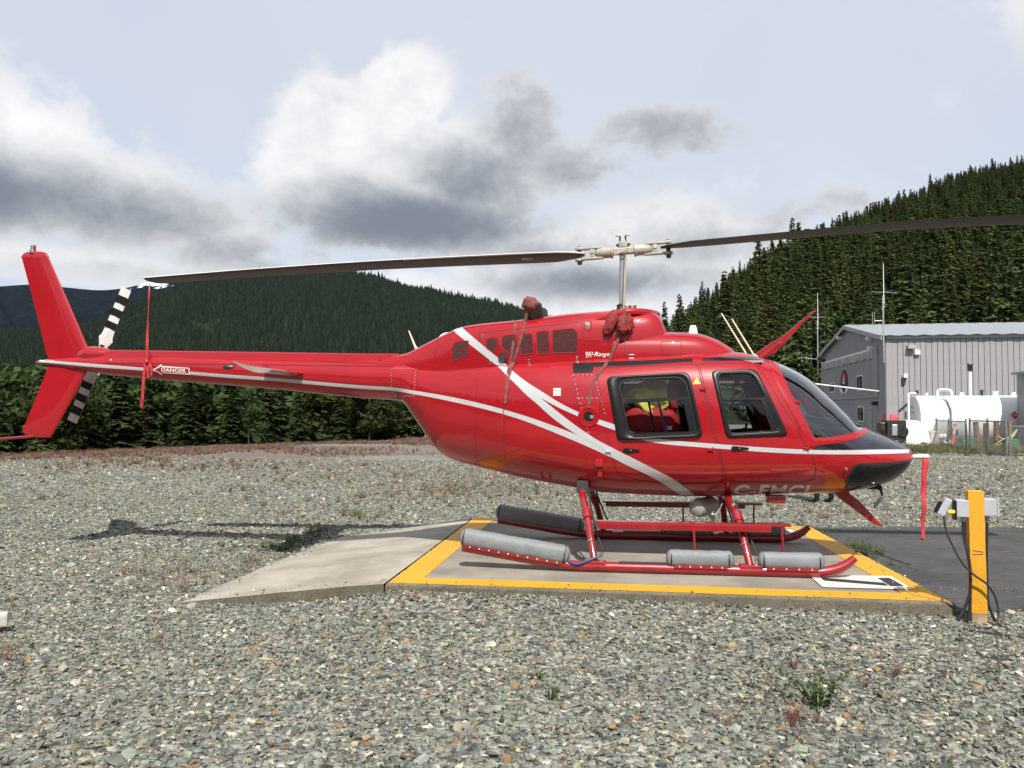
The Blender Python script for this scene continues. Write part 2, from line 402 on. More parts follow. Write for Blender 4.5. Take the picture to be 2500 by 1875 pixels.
# daub of yellow on the corner's side face
sheet('marking_panel', [[(2.568, 7.357), (3.255, 7.294), (3.185, 6.745), (2.498, 6.836)]], PADZ + .008, 'white_paint', pad)
sheet('marking_bar', [[(2.622, 7.214), (3.06, 6.993), (3.047, 6.88), (2.605, 7.093)], [(3.1, 7.197), (3.197, 7.197), (3.165, 6.864), (3.06, 6.864)]], PADZ + .012, 'black_paint', pad)
sheet('marking_panel', [[(2.86, 10.27), (3.36, 10.16), (3.31, 9.70), (2.81, 9.80)]], PADZ + .008, 'white_paint', pad)
sheet('marking_bar', [[(3.19, 10.13), (3.27, 10.12), (3.235, 9.80), (3.155, 9.82)], [(2.90, 10.08), (3.14, 9.99), (3.14, 9.93), (2.90, 10.0)]], PADZ + .012, 'black_paint', pad)
def build_apron():
    a0, a1 = (-1.056, 7.014), (-.526, 11.366); o0, o1, o2, o3 = (-2.76, 7.06), (-2.50, 8.95), (-2.19, 10.75), (-1.35, 11.72)
    outer = [lerp2(o0, o1, t) for t in (0, .33, .66)] + [lerp2(o1, o2, t) for t in (0, .5)] + [o2, lerp2(o2, o3, .35), lerp2(o2, o3, .7), o3]
    n = len(outer); bm = bmesh.new(); top = []
    rr = random.Random(4)
    for j in range(13):
        t = j / 12; row = []
        for i in range(n):
            s = i / (n - 1); q = lerp2(lerp2(a0, a1, s), outer[i], t)
            z = PADZ - .004 + (-.055 - PADZ) * t ** 1.15 + .003 * rr.random()
            row.append(bm.verts.new((q[0] + .008 * (rr.random() - .5), q[1] + .008 * (rr.random() - .5), z)))
        top.append(row)
    for j in range(12):
        for i in range(n - 1): bm.faces.new((top[j][i], top[j + 1][i], top[j + 1][i + 1], top[j][i + 1]))
    rim = [top[j][0] for j in range(13)] + [top[12][i] for i in range(1, n)] + [top[j][n - 1] for j in range(11, -1, -1)]
    low = [bm.verts.new((v.co.x, v.co.y, -.25)) for v in rim]
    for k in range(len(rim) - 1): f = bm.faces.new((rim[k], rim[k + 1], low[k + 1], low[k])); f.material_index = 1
    bmesh.ops.recalc_face_normals(bm, faces=bm.faces)
    me = bpy.data.meshes.new('apron'); bm.to_mesh(me); bm.free()
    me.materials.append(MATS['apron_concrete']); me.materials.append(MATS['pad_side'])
    return structure(link('concrete_apron', me, None))
build_apron()
def build_tarmac():
    m = bpy.data.materials.new('tarmac'); m.use_nodes = True; nt = m.node_tree; p = nt.nodes['Principled BSDF']
    tc = nt.nodes.new('ShaderNodeTexCoord'); co = tc.outputs['Object']
    a = NOISE(nt, co, 1.1, 6, .65); f = NOISE(nt, co, 85, 4, .7)
    c = MIXC(nt, SS(nt, a, .3, .7), (.034, .034, .034), (.066, .064, .061))
    mp = nt.nodes.new('ShaderNodeMapping'); mp.inputs['Scale'].default_value = (1, 4, 1); nt.links.new(co, mp.inputs[0])
    c = MIXC(nt, SS(nt, NOISE(nt, mp.outputs[0], 6, 6, .7), .52, .70, 0, .7), c, (.12, .115, .107))
    c = MIXC(nt, SS(nt, f, .60, .75, 0, .7), c, (.15, .143, .13))
    nt.links.new(c, p.inputs['Base Color']); p.inputs['Roughness'].default_value = .9
    b = nt.nodes.new('ShaderNodeBump'); b.inputs['Strength'].default_value = .8; b.inputs['Distance'].default_value = .01
    nt.links.new(f, b.inputs['Height']); nt.links.new(b.outputs[0], p.inputs['Normal']); MATS['tarmac'] = m
    rr = random.Random(8)
    near = [(3.305 + (16 - 3.305) * k / 60, 6.36 + .45 * min(1, k / 8) + .05 * (rr.random() - .5)) for k in range(61)]
    far = [(16 - (16 - 3.72) * k / 60, 10.98 + .10 * (rr.random() - .5)) for k in range(61)]
    mb = MB(); n = 61; far_r = far[::-1]
    mb.add([(x, y, .034 if True else 0) for x, y in near] + [(x, y, .034) for x, y in far_r], [(k, k + 1, n + k + 1, n + k) for k in range(n - 1)])
    mb.add([(x, y, .034) for x, y in near] + [(x, y - .03, -.1) for x, y in near], [(k, k + 1, n + k + 1, n + k) for k in range(n - 1)])
    mb.add([(x, y, .034) for x, y in far_r] + [(x, y + .03, -.1) for x, y in far_r], [(k, k + 1, n + k + 1, n + k) for k in range(n - 1)])
    return structure(mb.build('tarmac_strip', 'tarmac'))
build_tarmac()

# ---------------------------------------------------------------- scatter helper (used only for uncountable stuff)
def scatter(name, pts, rot, scl, col, idx, sources, m):
    """one stuff object: vertices carry rotation, scale, colour and which source mesh to set there"""
    me = bpy.data.meshes.new(name); n = len(pts)
    me.vertices.add(n); me.vertices.foreach_set('co', np.asarray(pts, np.float32).ravel())
    for nm, ty, arr, key in (('rot', 'FLOAT_VECTOR', rot, 'vector'), ('scl', 'FLOAT_VECTOR', scl, 'vector'), ('tint', 'FLOAT_COLOR', col, 'color'), ('pick', 'INT', idx, 'value')):
        a = me.attributes.new(nm, ty, 'POINT'); arr = np.asarray(arr, np.int32 if ty == 'INT' else np.float32)
        if ty == 'FLOAT_COLOR' and arr.shape[1] == 3: arr = np.hstack([arr, np.ones((n, 1), np.float32)])
        a.data.foreach_set(key, arr.ravel())
    ob = bpy.data.objects.new(name, me); COL.objects.link(ob); ob['kind'] = 'stuff'
    srcs = bpy.data.collections.new(name + '_source')
    for i, sm in enumerate(sources):
        if not len(sm.materials): sm.materials.append(m)
        srcs.objects.link(bpy.data.objects.new('%s_%03d' % (name, i), sm))
    g = bpy.data.node_groups.new(name + '_scatter', 'GeometryNodeTree')
    g.interface.new_socket('Geometry', in_out='INPUT', socket_type='NodeSocketGeometry'); g.interface.new_socket('Geometry', in_out='OUTPUT', socket_type='NodeSocketGeometry')
    gi = g.nodes.new('NodeGroupInput'); go = g.nodes.new('NodeGroupOutput'); ip = g.nodes.new('GeometryNodeInstanceOnPoints')
    ci = g.nodes.new('GeometryNodeCollectionInfo'); ci.inputs['Collection'].default_value = srcs
    ci.inputs['Separate Children'].default_value = True; ci.inputs['Reset Children'].default_value = True
    def attr(nm, ty):
        a = g.nodes.new('GeometryNodeInputNamedAttribute'); a.data_type = ty; a.inputs['Name'].default_value = nm
        return next(o for o in a.outputs if o.enabled and o.name == 'Attribute')
    er = g.nodes.new('FunctionNodeEulerToRotation')
    L = g.links.new
    L(gi.outputs[0], ip.inputs['Points']); L(ci.outputs[0], ip.inputs['Instance']); ip.inputs['Pick Instance'].default_value = True
    L(attr('pick', 'INT'), ip.inputs['Instance Index']); L(attr('rot', 'FLOAT_VECTOR'), er.inputs[0]); L(er.outputs[0], ip.inputs['Rotation'])
    L(attr('scl', 'FLOAT_VECTOR'), ip.inputs['Scale']); L(ip.outputs[0], go.inputs[0])
    md = ob.modifiers.new('scatter', 'NODES'); md.node_group = g
    return ob
def tint_mat(name, rough=.85, var=.25, vscale=60.0, spec=.3, trans=0.0):
    m = bpy.data.materials.new(name); m.use_nodes = True; nt = m.node_tree; p = nt.nodes['Principled BSDF']
    at = nt.nodes.new('ShaderNodeAttribute'); at.attribute_type = 'INSTANCER'; at.attribute_name = 'tint'
    tc = nt.nodes.new('ShaderNodeTexCoord')
    k = SS(nt, NOISE(nt, tc.outputs['Object'], vscale, 5, .65), .25, .75, 1 - var, 1 + var)
    mx = nt.nodes.new('ShaderNodeMix'); mx.data_type = 'RGBA'; mx.blend_type = 'MULTIPLY'; mx.inputs[0].default_value = 1
    nt.links.new(at.outputs['Color'], mx.inputs[6]); nt.links.new(k, mx.inputs[7])
    nt.links.new(mx.outputs[2], p.inputs['Base Color']); p.inputs['Roughness'].default_value = rough; p.inputs['Specular IOR Level'].default_value = spec
    MATS[name] = m
    return m
def stone_mesh(seed):
    rr = random.Random(seed); bm = bmesh.new()
    ax = (1, rr.uniform(.6, .9), rr.uniform(.32, .62))
    for _ in range(11):
        v = Vector((rr.gauss(0, 1), rr.gauss(0, 1), rr.gauss(0, 1))).normalized() * rr.uniform(.8, 1.0)
        bm.verts.new((v.x * ax[0] * .5, v.y * ax[1] * .5, v.z * ax[2] * .5))
    bmesh.ops.convex_hull(bm, input=bm.verts)
    bmesh.ops.delete(bm, geom=[v for v in bm.verts if not v.link_faces], context='VERTS')
    bmesh.ops.recalc_face_normals(bm, faces=bm.faces)
    me = bpy.data.meshes.new('stone'); bm.to_mesh(me); bm.free(); return me
def inside(poly, x, y):
    r = np.zeros(len(x), bool); n = len(poly)
    for i in range(n):
        x0, y0 = poly[i]; x1, y1 = poly[(i + 1) % n]
        c = ((y0 > y) != (y1 > y)) & (x < (x1 - x0) * (y - y0) / (y1 - y0 + 1e-12) + x0); r ^= c
    return r
APRON = [(-1.05, 7.02), (-2.70, 7.10), (-2.46, 8.95), (-2.15, 10.7), (-1.33, 11.68), (-.5, 11.36)]
TARMAC = [(3.29, 6.36), (4.6, 6.87), (16, 6.87), (16, 10.95), (3.7, 10.95)]
def build_gravel():
    P = []; S = []
    for y0, y1, dens, size in ((2.7, 6.4, 2300, .0335), (6.4, 9.5, 1800, .035), (9.5, 15, 950, .040), (15, 27, 240, .055)):
        hw = .66 * y1 + 1.3; n = int(2 * hw * (y1 - y0) * dens)
        x = rng.uniform(-hw, hw, n); y = rng.uniform(y0, y1, n)
        k = np.abs(x) < .66 * y + 1.3; x, y = x[k], y[k]
        k = ~(inside(PAD, x, y) | inside(TARMAC, x, y) | inside(APRON, x, y)); x, y = x[k], y[k]
        s = size * np.exp(rng.normal(0, .40, len(x))); P.append(np.stack([x, y], 1)); S.append(s)
    xy = np.concatenate(P); s = np.concatenate(S); n = len(xy)
    # spilled stones: a thin scatter along the edges of the tarmac, the pad and the apron
    e = []
    for a, b, nn, wd in ((PAD[0], PAD[1], 60, .10), (PAD[1], PAD[2], 50, .10), ((-2.7, 7.1), (-1.05, 7.02), 70, .12), ((-2.7, 7.1), (-2.46, 8.95), 90, .10), ((-2.46, 8.95), (-2.15, 10.7), 70, .10)):
        for _ in range(nn): t = rng.random(); e.append((a[0] + (b[0] - a[0]) * t + rng.normal(0, wd), a[1] + (b[1] - a[1]) * t + rng.normal(0, wd)))
    for _ in range(260): e.append((rng.uniform(3.6, 12), 6.9 + abs(rng.normal(0, .18)) if rng.random() < .5 else 10.9 - abs(rng.normal(0, .25))))
    e = np.array(e); xy = np.concatenate([xy, e]); s = np.concatenate([s, rng.uniform(.012, .034, len(e))]); n = len(xy)
    z = ground_z(xy[:, 0], xy[:, 1]) + rng.uniform(-.011, .012, n)
    ex = np.arange(n) >= n - len(e); q0, q1 = xy[:, 0], xy[:, 1]
    z = np.where(ex & inside(PAD, q0, q1), PADZ + .010, np.where(ex & inside(TARMAC, q0, q1), .044, np.where(ex & inside(APRON, q0, q1), np.interp(q0, [-2.7, -1.0], [-.035, PADZ + .006]), z)))
    rot = np.stack([rng.normal(0, .30, n), rng.normal(0, .30, n), rng.uniform(0, 6.28, n)], 1)
    scl = np.stack([s, s * rng.uniform(.75, 1.1, n), s * rng.uniform(.8, 1.15, n)], 1)
    pal = np.array([(.155, .168, .152), (.195, .205, .185), (.118, .130, .128), (.17, .185, .185), (.34, .32, .265), (.065, .070, .068), (.235, .150, .085), (.48, .46, .41), (.27, .235, .165), (.24, .25, .225)])
    w = np.array([.24, .21, .15, .11, .065, .08, .042, .018, .04, .06]); w /= w.sum()
    k = rng.choice(len(pal), n, p=w); col = pal[k] * np.array([.95, .935, .83]) * np.exp(rng.normal(0, .20, (n, 1))) * np.exp(rng.normal(0, .04, (n, 3)))
    m = tint_mat('gravel_stone', .85, .30, 1.6)
    return scatter('gravel', np.column_stack([xy, z]), rot, scl, col, rng.integers(0, 14, n), [stone_mesh(i) for i in range(14)], m)
build_gravel()

# ---------- helicopter hull: measured side profile and plan, metres, x forward, y left, z up from skid ----------
def pchip(xs, ys):
    xs = np.array(xs, float); ys = np.array(ys, float)
    o = np.argsort(xs); xs = xs[o]; ys = ys[o]
    h = np.diff(xs); d = np.diff(ys) / h
    m = np.zeros(len(xs))
    for i in range(1, len(xs) - 1):
        if d[i - 1] * d[i] > 0:
            w1 = 2 * h[i] + h[i - 1]; w2 = h[i] + 2 * h[i - 1]
            m[i] = (w1 + w2) / (w1 / d[i - 1] + w2 / d[i])
    m[0] = d[0]; m[-1] = d[-1]
    def f(x):
        x = np.clip(np.asarray(x, float), xs[0], xs[-1])
        i = np.clip(np.searchsorted(xs, x) - 1, 0, len(xs) - 2)
        t = (x - xs[i]) / h[i]
        return (ys[i] * (1 + 2 * t) * (1 - t) ** 2 + m[i] * h[i] * t * (1 - t) ** 2
                + ys[i + 1] * t * t * (3 - 2 * t) + m[i + 1] * h[i] * t * t * (t - 1))
    return f
class Hull:
    def __init__(s, top, bot, wid, mid, nu, nl):
        P = lambda a: pchip([p[0] for p in a], [p[1] for p in a])
        s.zt, s.zb, s.w, s.m, s.nu, s.nl = P(top), P(bot), P(wid), P(mid), P(nu), P(nl)
    def table(s, x0, x1):                    # dense look-up used by fast()
        xs = np.linspace(x0, x1, 4001); s.lx0, s.ldx = x0, (x1 - x0) / 4000
        s.L = np.stack([s.zt(xs), s.zb(xs), s.w(xs), s.zm(xs), s.nu(xs), s.nl(xs)], 1).tolist()
    def fast(s, x, z):
        q = (x - s.lx0) / s.ldx; i = min(max(int(q), 0), 3999); f = min(max(q - i, 0.0), 1.0); a, b = s.L[i], s.L[i + 1]
        zt, zb, w, zm, nu, nl = (p + (r - p) * f for p, r in zip(a, b))
        h, n = (zt - zm, nu) if z >= zm else (zm - zb, nl)
        r = min(abs(z - zm) / max(h, 1e-6), 1.0)
        return w * (1 - r ** n) ** (1 / n)
    def zm(s, x):
        return s.zb(x) + s.m(x) * (s.zt(x) - s.zb(x))
    def half(s, x, z):                       # half width of the hull at (x, z); 0 outside
        x = np.asarray(x, float); z = np.asarray(z, float)
        zm = s.zm(x); up = z >= zm
        h = np.where(up, s.zt(x) - zm, zm - s.zb(x)); n = np.where(up, s.nu(x), s.nl(x))
        r = np.clip(np.abs(z - zm) / np.maximum(h, 1e-6), 0, 1)
        return s.w(x) * (1 - r ** n) ** (1 / n)
    def ring(s, x, N):                       # N points of the cross-section, from keel round
        a = np.linspace(0, 2 * np.pi, N, endpoint=False) - np.pi / 2
        ca, sa = np.cos(a), np.sin(a)
        zm = float(s.zm(x)); up = sa >= 0
        n = np.where(up, float(s.nu(x)), float(s.nl(x)))
        y = -np.sign(ca) * np.abs(ca) ** (2 / n) * float(s.w(x))
        h = np.where(up, float(s.zt(x)) - zm, zm - float(s.zb(x)))
        z = zm + np.sign(sa) * np.abs(sa) ** (2 / n) * h
        return y, z
BODY = Hull(
    top=[(-6.50, 1.985), (-6.2, 2.01), (-5.5, 2.045), (-3.7, 2.0), (-2.5, 1.965), (-2.2, 1.955), (-1.5, 1.935), (-.5, 1.955), (.1, 1.995), (.7, 2.015), (1.15, 1.99),
         (1.35, 1.935), (1.51, 1.882), (1.74, 1.764), (1.89, 1.640), (2.08, 1.445), (2.2, 1.318), (2.34, 1.249), (2.52, 1.166), (2.66, 1.09), (2.71, 1.05), (2.73, 1.02)],
    bot=[(-6.50, 1.955), (-6.2, 1.915), (-5.65, 1.83), (-3.71, 1.66), (-2.56, 1.549), (-2.34, 1.535), (-2.27, 1.515), (-2.236, 1.488), (-2.137, 1.348), (-1.99, 1.146),
         (-1.88, 1.015), (-1.8, .954), (-1.69, .910), (-1.37, .832), (-1.03, .756), (-.435, .656), (-.22, .622), (.31, .598), (.7, .592), (1.08, .604), (1.455, .622),
         (2.05, .648), (2.29, .682), (2.516, .757), (2.647, .852), (2.71, .945), (2.73, 1.02)],
    wid=[(-6.50, .012), (-6.2, .05), (-5.9, .085), (-5.5, .105), (-3.7, .155), (-2.5, .205), (-2.2, .25), (-1.8, .35), (-1.4, .46), (-1.0, .56), (-.6, .625), (-.2, .655),
         (.3, .66), (1.0, .66), (1.5, .64), (1.8, .60), (2.1, .525), (2.34, .42), (2.52, .31), (2.65, .195), (2.71, .09), (2.73, .012)],
    mid=[(-6.50, .5), (-2.5, .5), (-2.2, .55), (-1.8, .58), (-1.0, .5), (0, .42), (1.2, .42), (1.8, .42), (2.2, .5), (2.5, .5), (2.73, .5)],
    nu=[(-6.50, 2), (-2.4, 2.05), (-1.8, 2.5), (-1.0, 3.1), (0, 3.3), (1.1, 3.1), (1.6, 2.35), (2.0, 2.05), (2.73, 2)],
    nl=[(-6.50, 2), (-2.4, 2.0), (-1.8, 2.2), (-1.0, 2.5), (0, 2.6), (1.2, 2.6), (1.8, 2.4), (2.3, 2.15), (2.73, 2)])
COWL = Hull(
    top=[(-2.5, 1.99), (-2.35, 2.005), (-2.23, 2.022), (-2.08, 2.088), (-1.66, 2.268), (-1.58, 2.290), (-1.05, 2.340), (-.755, 2.370), (-.395, 2.403), (0, 2.418), (.25, 2.412), (.36, 2.36), (.43, 2.22)],
    bot=[(-2.5, 1.80), (-1.4, 1.70), (.43, 1.70)],
    wid=[(-2.5, .12), (-2.3, .16), (-2.0, .24), (-1.6, .315), (-1.0, .375), (-.4, .40), (.1, .40), (.3, .37), (.43, .30)],
    mid=[(-2.5, .3), (.43, .3)], nu=[(-2.5, 2.4), (-2.0, 3.2), (-1.5, 4.2), (.43, 4.2)], nl=[(-2.5, 3), (.43, 3)])
FAIR = Hull(
    top=[(-.1, 2.185), (.42, 2.196), (.71, 2.184), (.86, 2.142), (1.015, 2.06), (1.14, 1.955), (1.24, 1.86)],
    bot=[(-.1, 1.70), (1.24, 1.70)],
    wid=[(-.1, .43), (.4, .43), (.75, .40), (1.0, .33), (1.14, .25), (1.24, .16)],
    mid=[(-.1, .3), (1.24, .3)], nu=[(-.1, 4.2), (.7, 3.6), (1.24, 2.6)], nl=[(-.1, 3), (1.24, 3)])
BODY.table(-6.5, 2.73); COWL.table(-2.5, .43); FAIR.table(-.1, 1.24)
SIDE = {
    'rear_outer': [(-0.144, 1.736), (0.617, 1.778), (0.736, 1.187), (-0.042, 1.153)],
    'rear_inner': [(-0.037, 1.712), (0.578, 1.739), (0.689, 1.22), (0.067, 1.188)],
    'rear_rail': [(-0.007, 1.509), (0.633, 1.538)],
    'rear_rail_low': [(0.101, 1.207), (0.663, 1.228)],
    'front_outer': [(0.814, 1.792), (1.223, 1.806), (1.492, 1.201), (0.94, 1.177)],
    'front_inner': [(0.864, 1.768), (1.194, 1.779), (1.424, 1.245), (0.973, 1.214)],
    'front_rail': [(0.991, 1.53), (1.308, 1.537)],
    'rear_door': [(-0.237, 1.8), (-0.161, 1.832), (0.16, 1.848), (0.692, 1.864), (0.803, 1.325), (0.933, 0.778), (0.68, 0.751), (0.472, 0.744), (0.155, 0.78), (-0.026, 0.826), (-0.078, 0.924), (-0.151, 1.304)],
    'front_door': [(0.71, 1.863), (0.987, 1.87), (1.207, 1.858), (1.272, 1.799), (1.441, 1.474), (1.664, 1.087), (1.738, 0.897), (1.72, 0.804), (1.634, 0.771), (0.955, 0.778), (0.821, 1.325)],
    'ws_glass': [(1.499, 1.906), (1.459, 1.811), (1.531, 1.575), (1.631, 1.363), (1.72, 1.182), (1.819, 1.179), (1.964, 1.2), (2.128, 1.235), (2.287, 1.266)],
    'ws_outer': [(1.377, 1.904), (1.37, 1.817), (1.454, 1.559), (1.559, 1.326), (1.675, 1.091), (1.748, 1.113), (1.96, 1.138), (2.167, 1.19), (2.29, 1.238)],
    'nose_top': [(1.686, 1.076), (1.748, 1.105), (1.96, 1.13), (2.165, 1.183), (2.297, 1.234)],
    'nose_stripe': [(1.686, 1.076), (1.817, 1.072), (2.018, 1.071), (2.257, 1.072), (2.519, 1.069), (2.674, 1.063)],
    'strB_up': [(-0.718, 1.588), (-0.588, 1.507), (-0.383, 1.407), (-0.068, 1.3), (0.306, 1.174), (0.863, 1.124), (1.595, 1.079), (1.817, 1.072), (2.257, 1.072), (2.674, 1.063)],
    'strB_lo': [(-0.757, 1.546), (-0.588, 1.456), (-0.383, 1.365), (-0.068, 1.247), (0.305, 1.132), (0.863, 1.083), (1.595, 1.039), (1.817, 1.035), (2.252, 1.032), (2.649, 1.032)],
    'strA_up': [(-1.106, 1.854), (-0.923, 1.716), (-0.758, 1.612), (-0.718, 1.588)],
    'strA_lo': [(-1.213, 1.865), (-0.997, 1.669), (-0.897, 1.574), (-0.796, 1.492)],
    'strAc_up': [(-1.617, 2.311), (-1.11, 1.859)],
    'strAc_lo': [(-1.694, 2.295), (-1.226, 1.869)],
    'strC_up': [(-0.753, 1.542), (-0.522, 1.36), (-0.371, 1.25), (-0.219, 1.152), (-0.117, 1.099), (0.305, 0.885), (0.474, 0.793), (0.705, 0.61)],
    'strC_lo': [(-0.8, 1.495), (-0.638, 1.353), (-0.448, 1.223), (-0.295, 1.14), (-0.204, 1.095), (-0.107, 1.008), (-0.032, 0.963), (0.306, 0.794), (0.42, 0.722), (0.576, 0.605)],
    'strD_up': [(-6.536, 2.018), (-5.744, 1.941), (-5.114, 1.891), (-4.101, 1.808), (-3.761, 1.784), (-2.585, 1.683), (-2.362, 1.669), (-2.044, 1.624), (-1.699, 1.568), (-1.063, 1.422), (-0.46, 1.219), (-0.197, 1.107)],
    'strD_lo': [(-6.536, 1.985), (-5.748, 1.906), (-5.118, 1.86), (-4.107, 1.774), (-3.767, 1.75), (-2.59, 1.649), (-2.368, 1.636), (-2.044, 1.587), (-1.698, 1.523), (-1.063, 1.375), (-0.46, 1.154), (-0.069, 0.982)],
    'chin': [(2.063, 0.674), (2.033, 0.795), (2.073, 0.911), (2.117, 0.941), (2.331, 0.945), (2.628, 0.954), (2.609, 0.905), (2.541, 0.836), (2.363, 0.767), (2.154, 0.698)],
    'danger': [(-5.008, 1.872), (-4.59, 1.816), (-4.908, 1.929), (-4.92, 1.811)],
    'handles': [(0.01, 1.059), (0.16, 1.06), (0.983, 1.084), (1.134, 1.085)],
    'cap': [(-0.306, 1.372), (-0.219, 1.372)],
    'vent': [(-0.637, 1.638), (-0.565, 1.564)],
    'tri': [(0.647, 1.67), (0.721, 1.67), (0.686, 1.735)],
    'black1': [(-0.461, 1.873), (-0.454, 1.783), (-0.272, 1.781), (-0.223, 1.824), (0.008, 1.846), (0.652, 1.88), (0.646, 1.913), (0.007, 1.887)],
    'black2': [(0.736, 1.908), (0.994, 1.923), (1.272, 1.929), (1.318, 1.914), (1.302, 1.899), (0.989, 1.89), (0.738, 1.883)],
    'reg': [(1.033, 0.738), (1.748, 0.755)],
    'grille1': [(-1.659, 2.101), (-1.518, 2.122), (-1.516, 1.975), (-1.683, 1.92), (-1.683, 2.027)],
    'grille2': [(-1.331, 2.114), (-1.302, 2.138), (-1.219, 2.144), (-1.218, 2.042), (-1.276, 2.011), (-1.33, 2.052)],
    'grille3': [(-1.169, 2.143), (-1.145, 2.159), (-1.034, 2.169), (-1.024, 1.975), (-1.081, 1.975), (-1.168, 2.05)],
    'grille4': [(-0.989, 2.16), (-0.875, 2.178), (-0.857, 1.988), (-0.979, 1.974)],
    'grille5': [(-0.826, 2.189), (-0.713, 2.199), (-0.704, 1.986), (-0.817, 1.98)],
    'grille6': [(-0.669, 2.202), (-0.465, 2.219), (-0.429, 2.17), (-0.425, 1.991), (-0.664, 1.986)],
    'hole': [(-1.184, 1.949), (-1.139, 1.948)],
    'cowl_panel_lines': [(-1.393, 1.859), (-1.414, 2.289), (-0.37, 1.883), (-0.394, 2.425), (-0.37, 2.101), (0.018, 2.092), (0.021, 1.876), (-1.39, 2.202), (-0.387, 2.279)],
    'logo': [(-0.347, 1.939), (-0.006, 1.994)],
    'fair_box': [(0.369, 2.084), (0.559, 1.956)],
    'inlet': [(-0.137, 2.389), (-0.071, 2.153), (-0.035, 2.397), (0.085, 2.222)],
    'inlet_oval': [(-0.321, 2.333), (-0.319, 2.228)],
    'lip': [(0.004, 2.415), (0.322, 2.41), (0.369, 2.357), (0.321, 2.337), (0.004, 2.355)],
    'fuel_strap': [(-0.31, 1.437), (-0.259, 1.725)],
    'body_panel': [(-2.359, 1.888), (-2.409, 1.525), (-2.061, 1.849), (-2.044, 1.57), (-1.391, 1.842), (-1.455, 0.83), (-1.082, 1.836), (-1.145, 0.75), (-0.454, 1.767), (-0.313, 0.69)],
    'bracket': [(-0.251, 0.972), (-0.167, 0.824)],
    'cross_aft': [(-0.42, 0.767), (-0.33, 0.661)],
    'exhaust': [(-0.908, 2.419), (-0.888, 2.296), (-0.838, 2.488), (-0.773, 2.355)],
    'antenna_base': [(0.658, 2.227), (0.662, 2.276), (0.718, 2.275), (0.733, 2.226)],
    'whips': [(1.236, 1.969), (0.972, 2.393), (1.287, 1.968), (1.063, 2.327)],
    'cutter_up': [(1.279, 1.977), (1.353, 1.952), (1.477, 1.991), (1.559, 2.074), (1.754, 2.292), (1.886, 2.414), (1.812, 2.379), (1.546, 2.15), (1.443, 2.096)],
    'cutter_lo': [(1.991, 0.64), (2.149, 0.631), (2.253, 0.554), (2.458, 0.316), (2.362, 0.349), (2.214, 0.467), (2.028, 0.601)],
    'gps': [(-1.885, 2.225), (-1.768, 2.266)],
    'blade_ant': [(-2.147, 2.1), (-2.214, 2.26)],
    'mirror': [(2.414, 0.702), (2.431, 0.606), (2.399, 0.663), (2.338, 0.527)],
    'pitot': [(2.727, 0.985), (2.881, 0.99)],
    'streamer': [(2.84, 0.963), (2.803, 0.203)],
    'stab_tip': [(-3.678, 1.761), (-3.612, 1.858), (-3.455, 1.849), (-3.274, 1.817), (-3.372, 1.763), (-3.536, 1.737)],
    'nav': [(-3.76, 1.814)],
    'tr': [(-5.664, 2.837), (-6.346, 1.281), (-5.96, 2.152), (-6.004, 2.063)],
    'tie': [(-5.173, 2.888), (-5.171, 2.766), (-5.173, 1.978)],
    'beacon': [(-6.551, 3.216), (-6.553, 3.304)],
    'guard': [(-6.554, 1.139), (-6.934, 1.11)],
    'step_near': [(-0.242, 0.431), (1.461, 0.421)],
    'step_far': [(-0.382, 0.373), (1.457, 0.342)],
    'rods': [(0.628, 0.389), (0.633, 0.174), (1.377, 0.405), (1.385, 0.193)],
    'legs': [(-0.226, 0.076), (1.102, 0.111)],
    'legtops': [(-0.383, 0.693), (0.966, 0.598)],
    'float_aft': [(-1.44, 0.255), (-0.462, 0.106)],
    'float_mid': [(0.392, 0.107), (0.958, 0.107)],
    'float_fwd': [(1.181, 0.11), (1.712, 0.11)],
    'float_tank': [(0.615, 0.54), (0.911, 0.553), (0.791, 0.382)],
    'skid_aft': [(-1.436, 0.166), (-0.978, 0.096), (-0.608, 0.048), (-0.316, 0.023)],
}

# ================================================================ HILLS, MOUNTAINS, FOREST
def leaf_mat(name, dark, light, trans=.25, rough=.75, warm=(.10, .085, .02)):
    m = bpy.data.materials.new(name); m.use_nodes = True; nt = m.node_tree; nt.nodes.remove(nt.nodes['Principled BSDF']); o = nt.nodes['Material Output']
    oi = nt.nodes.new('ShaderNodeObjectInfo'); tc = nt.nodes.new('ShaderNodeTexCoord')
    c = MIXC(nt, SS(nt, NOISE(nt, tc.outputs['Object'], 7.0, 4, .7), .32, .68), dark, light)
    c = MIXC(nt, M(nt, 'MULTIPLY', SS(nt, oi.outputs['Random'], .55, 1.0), .45), c, warm)
    k = nt.nodes.new('ShaderNodeMix'); k.data_type = 'RGBA'; k.blend_type = 'MULTIPLY'; k.inputs[0].default_value = 1
    nt.links.new(c, k.inputs[6]); nt.links.new(SS(nt, M(nt, 'FRACT', M(nt, 'MULTIPLY', oi.outputs['Random'], 7.31)), 0, 1, .68, 1.28, False), k.inputs[7])
    d = nt.nodes.new('ShaderNodeBsdfDiffuse'); t = nt.nodes.new('ShaderNodeBsdfTranslucent'); mx = nt.nodes.new('ShaderNodeMixShader'); mx.inputs[0].default_value = trans
    nt.links.new(k.outputs[2], d.inputs[0]); nt.links.new(k.outputs[2], t.inputs[0]); nt.links.new(d.outputs[0], mx.inputs[1]); nt.links.new(t.outputs[0], mx.inputs[2]); nt.links.new(mx.outputs[0], o.inputs[0])
    MATS[name] = m; return m
leaf_mat('conifer_needles', (.055, .088, .036), (.130, .168, .062), .32, warm=(.165, .155, .058)); leaf_mat('belt_needles', (.028, .046, .020), (.064, .086, .034), warm=(.075, .082, .032)); leaf_mat('broad_leaves', (.026, .045, .017), (.062, .086, .032), .25, warm=(.075, .088, .028))
